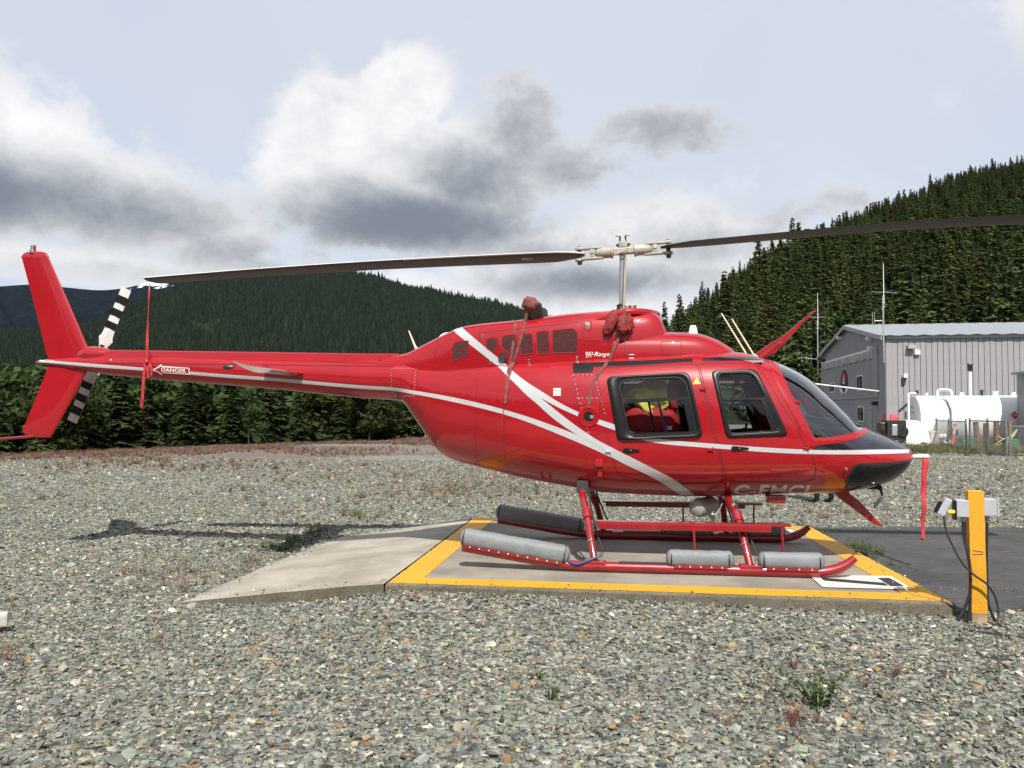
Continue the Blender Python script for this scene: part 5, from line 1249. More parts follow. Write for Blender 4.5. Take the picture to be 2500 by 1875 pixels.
# ---------------------------------------------------------------- mast and main rotor
TILT = math.atan(.052)
mat('mast_metal', (.40, .40, .39), .35, metal=.6)
MB().tube([(-.012, 0, 2.36), (.0, 0, 3.02)], .027, 18).build('rotor_mast', 'mast_metal', heli, smooth=True)
sw = MB().lathe([(.075, 0), (.078, .012), (.055, .022), (.045, .05), (.048, .075), (.03, .085)], (-.012, 0, 2.415), 'Z', 24).build('swashplate', 'dark_metal', heli, smooth=True)
mb = MB(); mb.box((.075, -.06, 2.468), (.13, .03, .035)); mb.box((.03, -.04, 2.462), (.06, .05, .03)); mb.build('swashplate_arm', 'hub_paint', sw, bevel=.008)
for x in (.025, .075, .125): MB().lathe([(.001, -.004), (.011, -.003), (.011, .003), (.001, .004)], (x, -.078, 2.468), 'Y', 10).build('arm_bolt', 'dark_metal', sw, smooth=True)
MB().tube([(.012, -.075, 2.43), (.022, -.075, 2.62), (.028, -.072, 2.80), (.036, -.07, 2.985)], [.013, .014, .013, .010], 10).build('pitch_link', 'hub_paint', heli, smooth=True)
MB().tube([(-.008, .075, 2.43), (-.004, .072, 2.985)], .012, 10).build('pitch_link', 'hub_paint', heli, smooth=True)
hub = empty('rotor_hub'); hub.parent = heli; hub.location = (.012, 0, 3.035); hub.rotation_euler = (0, -TILT, 0)
def hp(m_, name, mt, sm=True, bevel=0, angle=None): return m_.build(name, mt, hub, smooth=sm, bevel=bevel, angle=angle)
mb = MB(); mb.box((0, 0, 0), (.22, .105, .062)); hp(mb, 'yoke', 'hub_paint', False, .012)
mb = MB(); mb.lathe([(.052, 0), (.058, .01), (.058, .05), (.035, .065), (.03, .085)], (0, 0, .03), 'Z', 8); hp(mb, 'mast_nut', 'hub_paint', False, .004)
for sx_ in (-1, 1):
    hp(MB().tube([(sx_ * .028, -.01, .09), (sx_ * .028, -.01, .155)], .009, 8), 'counterweight_post', 'dark_metal')
    hp(MB().tube([(sx_ * .022, -.012, .155), (sx_ * .045, -.012, .160), (sx_ * .075, -.012, .158)], [.009, .013, .005], 8), 'counterweight_arm', 'hub_paint')
    hp(MB().tube([(sx_ * .05, -.03, .06), (sx_ * .065, -.04, .055)], .012, 8), 'trunnion_bolt', 'dark_metal')
    hp(MB().lathe([(.060, .105), (.066, .11), (.066, .125), (.058, .13), (.057, .20), (.050, .255), (.035, .275), (.02, .29)] if True else [], (0, 0, 0), 'X', 24, Matrix.Scale(sx_, 3, (1, 0, 0))), 'blade_grip', 'hub_paint')
    for zz in (-1, 1):
        pl = [(sx_ * .20, -.030), (sx_ * .30, -.042), (sx_ * .44, -.040), (sx_ * .478, -.028), (sx_ * .49, 0), (sx_ * .478, .028), (sx_ * .44, .040), (sx_ * .30, .042), (sx_ * .20, .030)]
        m2 = MB(); n = len(pl); m2.add([(x, y, zz * .052 - .008) for x, y in pl] + [(x, y, zz * .052 + .008) for x, y in pl], [tuple(range(n)), tuple(range(2 * n - 1, n - 1, -1))] + [(i, (i + 1) % n, (i + 1) % n + n, i + n) for i in range(n)])
        hp(m2, 'grip_plate', 'hub_paint', False, .003)
        hp(MB().lathe([(.040, -.012), (.043, -.006), (.043, .006), (.038, .012)], (sx_ * .445, 0, zz * .058), 'Z', 18), 'grip_boss', 'hub_paint')
    hp(MB().tube([(sx_ * .445, 0, -.105), (sx_ * .445, 0, -.085), (sx_ * .445, 0, .075), (sx_ * .445, 0, .080)], [.020, .026, .020, .020], 12), 'retention_bolt', 'dark_metal')
    hp(MB().tube([(sx_ * .315, -.05, .012), (sx_ * .315, -.028, .010)], .018, 12), 'horn_bolt', 'hub_paint'); hp(MB().box((sx_ * .315, -.032, 0), (.045, .02, .075)), 'pitch_horn', 'hub_paint', False, .008)
hp(MB().tube([(-.095, -.075, -.045), (.012, -.082, -.012), (.045, -.080, .010)], .008, 8), 'control_arm', 'hub_paint')
def rotor_blade(sgn_, zfun, x0, x1, pitch0, pitch1, lead_y):
    vs = []; fs = []; pf0 = foil(.33, .115, 8); k = len(pf0); st = np.concatenate([[x0, x0 + .10, x0 + .28], np.linspace(x0 + .5, x1, 26)])
    for i, s_ in enumerate(st):
        t = (s_ - x0) / (x1 - x0); pit = pitch0 + (pitch1 - pitch0) * t; wsc = (.30, .62, .95)[i] if i < 3 else 1.0; tsc = (.75, .9, 1.0)[i] if i < 3 else 1.0
        z = zfun(s_)
        for a, b in pf0:
            u = (a + .33 * .30) * wsc; w_ = b * tsc * 1.05         # u towards the leading edge
            yy = lead_y * (u * math.cos(pit) - w_ * math.sin(pit)); zz = u * math.sin(pit) + w_ * math.cos(pit)
            vs.append((sgn_ * s_, yy, z + zz))
    n = len(st)
    fs = [(i * k + r, i * k + (r + 1) % k, (i + 1) * k + (r + 1) % k, (i + 1) * k + r) for i in range(n - 1) for r in range(k)] + [tuple(range(k - 1, -1, -1)), tuple((n - 1) * k + r for r in range(k))]
    o = MB().add(vs, fs).build('rotor_blade', 'blade_dark', heli, smooth=True, angle=R(35))
    o.data.materials.append(MATS['blade_white'])
    for p in o.data.polygons:
        if p.normal.z > .30 or p.normal.y * lead_y > .80: p.material_index = 1
    return o
zl = pchip([.36, 1.5, 2.5, 3.95, 5.15], [3.018, 3.000, 2.977, 2.925, 2.866]); zr = pchip([.36, 1.2, 2.1, 2.7, 3.8, 5.1], [3.063, 3.112, 3.166, 3.197, 3.217, 3.215])
b1 = rotor_blade(-1, lambda s: float(zl(s)), .38, 5.16, R(9), R(3), -1)
b2 = rotor_blade(1, lambda s: float(zr(s)), .38, 5.10, R(1.5), R(-5), 1)
MB().box((-.95, -.08, 2.965), (.12, .03, .02)).build('trim_tab', 'dark_metal', b1)

# ---------------------------------------------------------------- landing gear with stowed floats
def spline(pts, n=24):
    P = np.array(pts, float); d = np.concatenate([[0], np.cumsum(np.linalg.norm(np.diff(P, axis=0), axis=1))]); t = np.linspace(0, d[-1], n)
    return [tuple(float(pchip(d, P[:, k])(q)) for k in range(3)) for q in t]
def float_bag(p0, p1, r, name, parent):
    A, B = Vector(p0), Vector(p1); L_ = (B - A).length; d = (B - A).normalized(); up = Vector((0, 0, 1)); sd_ = d.cross(up).normalized(); up = sd_.cross(d)
    vs = []; ns, seg = 34, 22; rr = random.Random(int(p0[0] * 100) + 7)
    for i in range(ns + 1):
        t = i / ns; e = min(t, 1 - t) * L_; k = min(1, (.35 + .65 * math.sqrt(min(1, e / .035)))) if e < .035 else 1.0
        for j in range(seg):
            a = 2 * math.pi * j / seg; c_, s_ = math.cos(a), math.sin(a)
            q = abs(c_) ** .8 * (1 if c_ > 0 else -1), abs(s_) ** .8 * (1 if s_ > 0 else -1)
            wr = 1 + .035 * mnoise.noise(Vector((t * 9, c_ * 1.5, s_ * 1.5 + p0[0] * 7))) + .02 * math.sin(t * 60 + a * 2) * (1 if e < .12 else .25)
            vs.append(A + d * (t * L_) + (sd_ * q[0] * .92 + up * q[1]) * r * k * wr)
    fs = [(i * seg + j, i * seg + (j + 1) % seg, (i + 1) * seg + (j + 1) % seg, (i + 1) * seg + j) for i in range(ns) for j in range(seg)] + [tuple(range(seg)), tuple(ns * seg + j for j in range(seg))]
    o = MB().add(vs, fs).build(name, 'float_grey', parent, smooth=True, angle=R(70))
    for e_ in (.045, L_ - .045):
        q = A + d * e_; MB().tube([q - d * .006, q + d * .006], r * 1.012, 22, False).build('end_seam', 'rubber', o)
    vs_, fs_, w_, h_ = text_mesh('NO STEP', .045)
    tp = (A + B) / 2 + up * (r * 1.015); s_ = -1 if p0[1] < 0 else 1
    MB().add([tp + d * (x - w_ / 2) * (-s_) + sd_ * 0 + Vector((0, -s_ * (y - .02) * -1, 0)) - up * 0 for x, y in vs_], fs_).build('float_lettering', 'rubber', o)
    # girt rail with its screws along the outer side
    s_ = -1 if p0[1] < 0 else 1
    off = Vector((0, s_ * .052, 0)) - up * r * .86
    a0, b0 = A + off + d * .07, B + off - d * .06
    MB().box((a0 + b0) / 2 , ((b0 - a0).length, .012, .030), Matrix((d, sd_, up)).transposed()).build('girt_rail', 'red_gear', o)
    nb = max(4, int((b0 - a0).length / .085)); 
    for i in range(nb):
        q = a0 + (b0 - a0) * ((i + .5) / nb) + Vector((0, s_ * .008, 0)); MB().lathe([(.001, -.004), (.0065, -.003), (.0065, .002), (.001, .004)], q, 'Y', 8).build('girt_screw', 'cream', o, smooth=True)
    return o
for s_ in (-1, 1):
    Y = .98 * s_
    path = spline([(-1.43, Y, .195), (-1.0, Y, .128), (-.62, Y, .072), (-.35, Y, .048), (0, Y, .046), (.8, Y, .046), (1.62, Y, .046), (1.78, Y, .066), (1.88, Y, .108), (1.965, Y, .178)], 44)
    rad = [.046] * 44; rad[-1] = .030; rad[-2] = .040
    skid = MB().tube(path, rad, 16).build('skid_tube', 'red_gear', heli, smooth=True)
    MB().box((.20, Y - s_ * 0, .0905), (.44, .055, .008)).build('grip_pad', 'black_matte', skid, bevel=.002)
    for x in (-.235, 1.105): MB().box((x, Y, .075), (.20, .085, .055)).build('skid_saddle', 'red_gear', skid, bevel=.012)
    float_bag((-1.455, Y, .288), (-.455, Y, .138), .083, 'float_bag', heli); float_bag((.385, Y, .140), (.965, Y, .138), .073, 'float_bag', heli); float_bag((1.165, Y, .140), (1.715, Y, .142), .073, 'float_bag', heli)
    # step board and its hangers
    st = MB(); st.box((.61, s_ * .86, .428), (1.70, .10, .020)); st.box((.54, s_ * .905, .396), (1.50, .012, .055)); stp = st.build('step_board', 'red_gear', heli, bevel=.004)
    for x in (.630, 1.380): MB().tube([(x, s_ * .90, .41), (x + .006, s_ * .955, .10)], .010, 8).build('step_hanger', 'red_gear', stp, smooth=True)
for x_t, x_b, zt in ((-.375, -.235, .70), (.985, 1.10, .615)):
    P = [(x_b, -.98, .075), (x_b + (x_t - x_b) * .22, -.90, .22), (x_b + (x_t - x_b) * .6, -.70, .46), (x_t, -.50, zt - .05), (x_t, -.36, zt), (x_t, 0, zt + .02), (x_t, .36, zt), (x_t, .50, zt - .05), (x_b + (x_t - x_b) * .6, .70, .46), (x_b + (x_t - x_b) * .22, .90, .22), (x_b, .98, .075)]
    ct = MB().tube(spline(P, 50), .033, 14).build('cross_tube', 'red_gear', heli, smooth=True)
    for s_ in (-1, 1):
        a = Vector((x_b + (x_t - x_b) * .55, s_ * .725, .435)); b = Vector((x_b + (x_t - x_b) * .68, s_ * .66, .505)); d = (b - a).normalized()
        MB().tube([a - d * .0, b], .045, 14).build('clamp_collar', 'red_gear', ct, smooth=True)
        for q in (.26, .80):
            c = Vector((x_b + (x_t - x_b) * q, s_ * (.885 if q < .5 else .60), .25 if q < .5 else .555)); MB().tube([c - d * .008, c + d * .008], .036, 14).build('hose_clamp', 'metal', ct, smooth=True)
        hs = [(x_t + .06, s_ * .45, zt - .02), (x_t + .075, s_ * .56, zt - .12), (x_b + (x_t - x_b) * .4 + .06, s_ * .80, .33), (x_b + .065, s_ * .93, .16), (x_b + .05, s_ * .97, .135)]
        MB().tube(spline(hs, 24), .009, 8).build('inflation_hose', 'rubber', ct, smooth=True)
        MB().box((x_b + .055, s_ * .965, .145), (.03, .035, .05)).build('hose_fitting', 'metal', ct, bevel=.006)
    if x_t < 0:
        MB().tube(spline([(x_b + .05, -1.0, .15), (x_b - .05, -1.03, .11), (x_b - .16, -1.04, .075), (x_b - .25, -1.01, .10)], 18), .010, 8).build('inflation_hose', 'hose_blue', ct, smooth=True)
MB().lathe([(.03, -.20), (.075, -.17), (.090, -.10), (.090, .16), (.07, .22), (.03, .25), (.022, .28)], (.77, -.16, .50), 'X', 26, Matrix.Rotation(R(62), 3, 'Z')).build('inflation_bottle', 'bottle_grey', heli, smooth=True)
mb = MB(); mb.lathe([(.012, 0), (.03, .01), (.03, .05), (.018, .07), (.018, .10)], (.83, -.36, .445), 'Y', 14, Matrix.Rotation(math.pi, 3, 'Z')); mb.box((.84, -.40, .43), (.03, .04, .12)); mb.tube([(.84, -.40, .43), (.90, -.40, .50), (.93, -.36, .56)], .006, 6)
mb.build('bottle_valve', 'metal', heli, smooth=True)

# ---------------------------------------------------------------- cabin inside
MB().box((.78, 0, .80), (1.75, .96, .03)).build('cabin_floor', 'seat_dark', heli)
MB().prism([(-.16, .80), (-.12, .80), (-.16, 1.80), (-.22, 1.80)], -.46, .46).build('rear_bulkhead', 'cabin_lining', heli)
MB().box((.55, 0, 1.885), (1.5, .92, .02)).build('headliner', 'cabin_lining', heli)
for y in (-.31, .31):
    st = MB().box((.98, y, .99), (.46, .46, .16)).build('front_seat', 'seat_dark', heli, bevel=.03)
    MB().prism([(.72, 1.0), (.84, 1.0), (.74, 1.52), (.70, 1.55), (.64, 1.52)], y - .21, y + .21).build('seat_back', 'seat_dark', st, bevel=.02)
    MB().box((.665, y, 1.60), (.06, .24, .13)).build('headrest', 'seat_dark', st, bevel=.02)
rs = MB().box((.08, 0, 1.02), (.46, 1.08, .20)).build('rear_seat', 'seat_dark', heli, bevel=.03)
MB().prism([(-.13, 1.05), (.02, 1.05), (-.06, 1.62), (-.16, 1.62)], -.54, .54).build('seat_back', 'seat_dark', rs, bevel=.02)
ip = MB().prism([(1.72, .82), (1.95, .82), (2.06, 1.20), (1.95, 1.36), (1.66, 1.40), (1.62, 1.34), (1.74, 1.28)], -.30, .30).build('instrument_panel', 'panel_dark', heli, bevel=.02)
MB().prism([(1.60, 1.335), (2.02, 1.27), (2.10, 1.22), (2.10, 1.20), (1.60, 1.30)], -.42, .42).build('glare_shield', 'panel_dark', ip, bevel=.008)
for y in (-.31, .31): MB().tube([(1.28, y, .83), (1.34, y, 1.0), (1.22, y, 1.18), (1.24, y, 1.30)], .013, 8).build('cyclic_stick', 'panel_dark', heli, smooth=True)
MB().box((1.50, 0, .95), (.5, .18, .30)).build('centre_pedestal', 'panel_dark', heli, bevel=.02)
# pillar between the doors, seen through the glass
for s_ in (-1, 1): MB().tube([(.70, s_ * .50, 1.84), (.74, s_ * .575, 1.45), (.80, s_ * .56, 1.0)], .022, 8).build('door_post', 'black_satin', heli, smooth=True)

# ================================================================ COVERS, TIE-DOWNS AND THINGS ABOARD (loose things: each stands alone)
def on_heli(o):
    o.location = heli.location; o.rotation_euler = heli.rotation_euler; return o
def strap(mb, path, w, normal=(0, -1, 0), th=.003, twist=None):
    P = [Vector(p) for p in path]; n = len(P); vs = []
    for i, p in enumerate(P):
        t = (P[min(i + 1, n - 1)] - P[max(i - 1, 0)]).normalized(); nn = Vector(normal)
        if twist: nn = Matrix.Rotation(twist(i / (n - 1)), 3, t) @ nn
        b = t.cross(nn).normalized() * w / 2; nn = b.cross(t).normalized() * th
        vs += [p - b, p + b, p + b + nn, p - b + nn]
    return mb.add(vs, [(i * 4 + r, i * 4 + (r + 1) % 4, (i + 1) * 4 + (r + 1) % 4, (i + 1) * 4 + r) for i in range(n - 1) for r in range(4)] + [(0, 1, 2, 3), tuple((n - 1) * 4 + r for r in (3, 2, 1, 0))])
def lumpy(center, size, seed, m, name, parent=None, rot=None, amp=.12, fr=2.2, sq=1.0, seg=28, ringn=18):
    vs = []; c = Vector(center)
    for i in range(ringn + 1):
        ph = math.pi * i / ringn
        for j in range(seg):
            th = 2 * math.pi * j / seg; d = Vector((math.sin(ph) * math.cos(th), math.sin(ph) * math.sin(th), math.cos(ph)))
            q = Vector([math.copysign(abs(v) ** sq, v) for v in d])
            k = 1 + amp * mnoise.fractal(d * fr + Vector((seed * 3.1, seed, 0)), 1, 2, 4)
            p = Vector((q.x * size[0], q.y * size[1], q.z * size[2])) * k
            if rot is not None: p = rot @ p
            vs.append(c + p)
    fs = [(i * seg + j, i * seg + (j + 1) % seg, (i + 1) * seg + (j + 1) % seg, (i + 1) * seg + j) for i in range(ringn) for j in range(seg)]
    return MB().add(vs, fs).build(name, m, parent, smooth=True, angle=R(70))
# rotor tie-down on the tail
td = on_heli(empty('rotor_tie_down')); tag(td, 'red strap tying the rear rotor blade tip down to the tail boom', 'strap')
MB().tube([(-5.135, -.02, 2.862), (-5.130, -.03, 2.745)], .003, 6).build('cord', 'cream', td)
strap(MB(), spline([(-5.13, -.03, 2.75), (-5.115, -.07, 2.4), (-5.095, -.115, 2.06), (-5.088, -.128, 1.97)], 16), .026, th=.003, twist=lambda t: .9 * math.sin(t * 5)).build('strap', 'strap_red', td)
strap(MB(), [( -5.075, .122 * math.cos(a), 1.945 + .118 * math.sin(a)) for a in np.linspace(0, 2 * math.pi, 25)], .030, (1, 0, 0), .003).build('wrap', 'strap_red', td)
mb = MB(); mb.tube(spline([(-5.06, -.125, 1.955), (-5.02, -.15, 1.88), (-5.015, -.15, 1.80), (-5.05, -.15, 1.775), (-5.06, -.15, 1.84), (-5.07, -.13, 1.95)], 20), .016, 8, flat=.55); mb.tube([(-5.09, -.14, 1.97), (-5.06, -.15, 1.94)], .022, 8); mb.build('knot', 'strap_red', td, smooth=True)
strap(MB(), spline([(-5.09, -.140, 1.96), (-5.105, -.15, 1.80), (-5.112, -.152, 1.60), (-5.118, -.15, 1.45)], 12), .030).build('tail', 'strap_red', td)
strap(MB(), [(-5.118, -.156, 1.55), (-5.12, -.156, 1.455)], .036, th=.008).build('buckle', 'fabric_red', td)
# exhaust cover with its two straps
ec = on_heli(empty('exhaust_cover')); tag(ec, 'faded red fabric exhaust cover on the engine cowling with straps hanging down', 'cover')
lumpy((-.895, -.285, 2.475), (.082, .090, .074), 3, 'fabric_faded', 'cap', ec, Matrix.Rotation(R(28), 3, 'Y'), .16, 2.6, .8)
mb = MB(); strap(mb, [(-.92, -.33, 2.44)] + [onto(COWL, x, z, .012) for x, z in ((-.945, 2.30), (-.955, 2.20), (-.996, 2.079), (-1.053, 1.899))] + [onto(BODY, x, z, .012) for x, z in ((-1.07, 1.816), (-1.087, 1.634), (-1.108, 1.496))], .028, twist=lambda t: .3 * math.sin(t * 9)); mb.build('strap', 'fabric_faded', ec)
mb = MB(); strap(mb, [onto(COWL, x, z, .010) for x, z in ((-1.043, 2.31), (-1.042, 2.244), (-1.061, 2.04), (-1.085, 1.879))] + [onto(BODY, x, z, .010) for x, z in ((-1.091, 1.817), (-1.095, 1.635), (-1.1, 1.508))], .026); mb.build('strap', 'fabric_faded', ec)
MB().tube([onto(BODY, x, z, .012) for x, z in ((-1.108, 1.496), (-1.124, 1.418), (-1.143, 1.202), (-1.181, .918))], .004, 6).build('cord', 'fabric_red', ec)
# inlet plugs
ic = on_heli(empty('inlet_cover')); tag(ic, 'red padded engine inlet cover below the rotor mast strapped to the fuel filler', 'cover')
lumpy((-.105, -.425, 2.268), (.052, .045, .122), 5, 'fabric_red', 'pouch', ic, Matrix.Rotation(R(20), 3, 'Y'), .22, 3.4, .8)
lumpy((.035, -.44, 2.262), (.076, .045, .085), 8, 'fabric_red', 'pad', ic, None, .42, 3.6, .85)
lumpy((.00, -.47, 2.215), (.040, .032, .060), 11, 'fabric_red', 'fold', ic, Matrix.Rotation(R(-20), 3, 'Y'), .3, 3.2)
mb = MB(); strap(mb, [(.03, -.485, 2.38), (.012, -.50, 2.25)] + [onto(COWL, x, z, .035) for x, z in ((-.02, 2.14), (-.072, 2.026), (-.119, 1.909))] + [onto(BODY, x, z, .014) for x, z in ((-.155, 1.847), (-.216, 1.778), (-.262, 1.707), (-.285, 1.59), (-.306, 1.45))], .028); mb.build('strap', 'fabric_faded', ic)
# pitot cover and its streamer
pc = on_heli(empty('pitot_cover')); tag(pc, 'cream pitot cover on the nose with a long red streamer hanging', 'cover')
MB().tube([(2.735, 0, .985), (2.76, 0, .990), (2.80, 0, .992), (2.86, 0, .993), (2.885, 0, .992)], [.017, .021, .023, .023, .012], 12).build('sleeve', 'cream', pc, smooth=True)
n = 26; path = [(2.842 - .030 * (i / n) + .004 * math.sin(i * .9), -.004 - .012 * math.sin(i * .5), .972 - .77 * i / n) for i in range(n + 1)]
vs = []
for i, p in enumerate(path):
    w = .029 - .015 * (i / n); vs += [(p[0] - w, p[1] + .006 * math.sin(i * .8), p[2]), (p[0] + w, p[1] - .006 * math.sin(i * .8 + 1), p[2])]
o = MB().add(vs, [(2 * i, 2 * i + 1, 2 * i + 3, 2 * i + 2) for i in range(n)]).build('streamer', 'streamer', pc, smooth=True); o.modifiers.new('thickness', 'SOLIDIFY').thickness = .003
# things on the seats
vs = []; nx, nz = 34, 22
for i in range(nx + 1):
    for j in range(nz + 1):
        u, w = i / nx, j / nz; x = -.03 + .46 * u; zt_ = 1.60 + .14 * math.sin(min(1, u * 1.15) * 1.5) - .05 * max(0, u - .85) * 6; zb_ = 1.46 + .05 * math.sin(u * 7) - .02 * u
        fold = .045 * mnoise.noise(Vector((u * 5.5, w * 2.2 + u * 2, 1.7))) + .025 * mnoise.noise(Vector((u * 11 + w * 4, w * 5, 4.1))) + .03 * math.sin(u * 9 + w * 3.0)
        vs.append((x, -.44 + .10 * w * w + fold, zb_ + (zt_ - zb_) * w))
k_ = nz + 1
jk = on_heli(MB().add(vs, [(i * k_ + j, i * k_ + j + 1, (i + 1) * k_ + j + 1, (i + 1) * k_ + j) for i in range(nx) for j in range(nz)]).build('safety_jacket', 'hi_vis', None, smooth=True)); jk.modifiers.new('thickness', 'SOLIDIFY').thickness = .012; tag(jk, 'yellow safety jacket heaped up behind the rear side window', 'jacket')
bg = on_heli(lumpy((.26, -.25, 1.27), (.29, .24, .20), 4, 'bag_red', 'duffel_bag', None, None, .13, 1.8, .6)); tag(bg, 'big red bag lying on the rear cabin seat under the yellow jacket', 'bag')
mb = MB(); mb.box((.44, -.470, 1.265), (.045, .02, .035)); q = mb.build('bag_patch', 'white_plastic', bg)
pk = on_heli(lumpy((.49, -.36, 1.58), (.06, .10, .15), 6, 'bag_red', 'pouch', None, None, .08, 2, .6)); tag(pk, 'red upright pouch beside the yellow jacket behind the rear window', 'pouch')

# ================================================================ POWER POST
mat('post_yellow', (.60, .29, .012), .55, var=.05, vscale=4, dirt=((.42, .30, .16), .35, 5), bump=.25, bscale=20)
mat('post_wood', (.30, .22, .14), .85, var=.3, vscale=12); mat('box_grey', (.37, .39, .42), .45, var=.06); mat('cable', (.018, .018, .020), .5); mat('plug_yellow', (.72, .62, .03), .5)
post = empty('power_post', (3.365, 6.165, 0), R(-17)); tag(post, 'yellow wooden post with grey electric boxes beside the pad corner', 'post')
rr = random.Random(2); W = .052; vs = []
zs = [.075, .12, .2, .3, .4, .5, .56, .6, .7, .8, .9, .955]
for z in zs:
    for sx_, sy_ in ((-1, -1), (1, -1), (1, 1), (-1, 1)): vs.append((sx_ * W + .003 * (rr.random() - .5) + .012 * (.95 - z), sy_ * W + .003 * (rr.random() - .5), z))
MB().add(vs, [(i * 4 + r, i * 4 + (r + 1) % 4, (i + 1) * 4 + (r + 1) % 4, (i + 1) * 4 + r) for i in range(len(zs) - 1) for r in range(4)] + [(3, 2, 1, 0), tuple((len(zs) - 1) * 4 + r for r in range(4))]).build('timber', 'post_yellow', post, bevel=.004)
MB().box((.011, 0, .005), (.100, .100, .15)).build('bare_foot', 'post_wood', post, bevel=.004)
for z, k in ((.527, 1), (.505, -1)): MB().box((.008, -W - .002, z), (.07, .005, .0018), Matrix.Rotation(R(7 * k), 3, 'Y')).build('paint_crack', 'post_wood', post)
MB().box((-.094, -.03, .828), (.084, .10, .122)).build('junction_box', 'box_grey', post, bevel=.006); 
MB().box((.098, .01, .838), (.088, .09, .122)).build('junction_box', 'box_grey', post, bevel=.006); MB().box((.146, .01, .84), (.014, .10, .134)).build('box_lid', 'box_grey', post, bevel=.004)
MB().box((-.140, -.04, .815), (.014, .11, .14)).build('box_back', 'black_satin', post, bevel=.004)
rc = MB().box((-.212, -.06, .838), (.052, .09, .135), Matrix.Rotation(R(26), 3, 'Y')).build('receptacle', 'box_grey', post, bevel=.010)
MB().box((-.252, -.062, .835), (.016, .055, .09), Matrix.Rotation(R(26), 3, 'Y')).build('receptacle_face', 'black_satin', rc)
MB().tube([(-.19, -.08, .80), (-.145, -.08, .803)], .016, 10).build('plug', 'plug_yellow', post, smooth=True)
for x in (-.082, .085): MB().lathe([(.018, 0), (.020, .008), (.016, .012), (.016, .032), (.020, .034), (.018, .04)], (x, -.03 if x < 0 else .02, .728), 'Z', 12).build('cable_gland', 'box_grey', post, smooth=True)
for r_, pts in ((.011, [(-.082, -.03, .73), (-.078, -.035, .62), (-.060, -.06, .50), (-.048, -.068, .36), (-.052, -.07, .24), (-.085, -.075, .13), (-.135, -.09, .03), (-.155, -.095, -.02)]),
                (.010, [(-.072, -.03, .73), (-.068, -.03, .60), (-.048, -.045, .45), (-.045, -.05, .3), (-.05, -.055, .15), (-.075, -.06, 0)]),
                (.010, [(.085, .02, .73), (.078, .02, .5), (.075, .0, .2), (.10, -.06, .05), (.145, -.13, -.0)]),
                (.0075, [(-.215, -.06, .775), (-.205, -.075, .68), (-.165, -.10, .56), (-.105, -.115, .44), (-.03, -.112, .36), (.05, -.105, .30), (.105, -.10, .20), (.118, -.11, .11), (.095, -.14, .035), (.03, -.20, .012), (-.07, -.22, .012), (-.135, -.20, .010), (-.125, -.28, .010), (-.02, -.34, .012), (.10, -.38, .012), (.28, -.44, .012), (.45, -.50, .012)])):
    MB().tube(spline(pts, 60), r_, 8).build('cable', 'cable', post, smooth=True)

# ================================================================ HANGAR
mat('siding', (.265, .255, .265), .55, var=.05, vscale=1.2, dirt=((.20, .19, .19), .3, 1.5)); mat('siding_seam', (.12, .115, .12), .8); mat('roof_metal', (.225, .25, .26), .45, metal=.0, var=.08)
mat('trim', (.33, .33, .34), .5); mat('banner', (.30, .31, .29), .55, var=.25, vscale=2.5, bump=.6, bscale=3); mat('frame_white', (.70, .70, .68), .5); mat('galvanised', (.48, .49, .50), .42, metal=.7, var=.15, vscale=3)
mat('sign_red', (.62, .035, .04), .5); mat('badge_black', (.02, .02, .022), .5); mat('badge_red', (.42, .02, .022), .5); glass('pane_glass', (.12, .13, .15))
hg = empty('hangar', (18.65, 42, -.35), math.atan2(-.163, .987)); tag(hg, 'grey metal sided hangar with a low gable roof behind the white tank', 'building')
EZ, RZ, LEN, DEP = 5.62, 6.90, 26.0, 16.2
MB().box((LEN / 2, DEP / 2, EZ / 2), (LEN - .1, DEP - .1, EZ)).build('core_wall', 'siding', hg)
PW = .267
pm = MB().box((0, 0, EZ / 2), (PW - .022, .05, EZ - .02)); me_panel = None
for i in range(44):
    if me_panel is None:
        o = pm.build('wall_panel', 'siding', hg, bevel=.008); me_panel = o.data
    else: o = link('wall_panel', me_panel, None, hg)
    o.location = (PW * (i + .5), .018, 0)
MB().box((LEN / 2, .046, EZ / 2), (LEN, .006, EZ - .05)).build('panel_backing', 'siding_seam', hg)
gw = MB(); gw.add([(-.006, 0, 0), (-.006, DEP, 0), (-.006, DEP, EZ), (-.006, DEP / 2, RZ), (-.006, 0, EZ), (.3, 0, 0), (.3, DEP, 0), (.3, DEP, EZ), (.3, DEP / 2, RZ), (.3, 0, EZ)], [(0, 1, 2, 3, 4), (9, 8, 7, 6, 5), (0, 4, 9, 5), (2, 1, 6, 7)]); gw.build('gable_wall', 'siding', hg)
gp = None
for i in range(54):
    y = .15 + i * .3; top = EZ + (RZ - EZ) * (1 - abs(y - DEP / 2) / (DEP / 2)) - .08
    o = MB().box((-.016, y, top / 2), (.02, .25, top)).build('gable_panel', 'siding', hg)
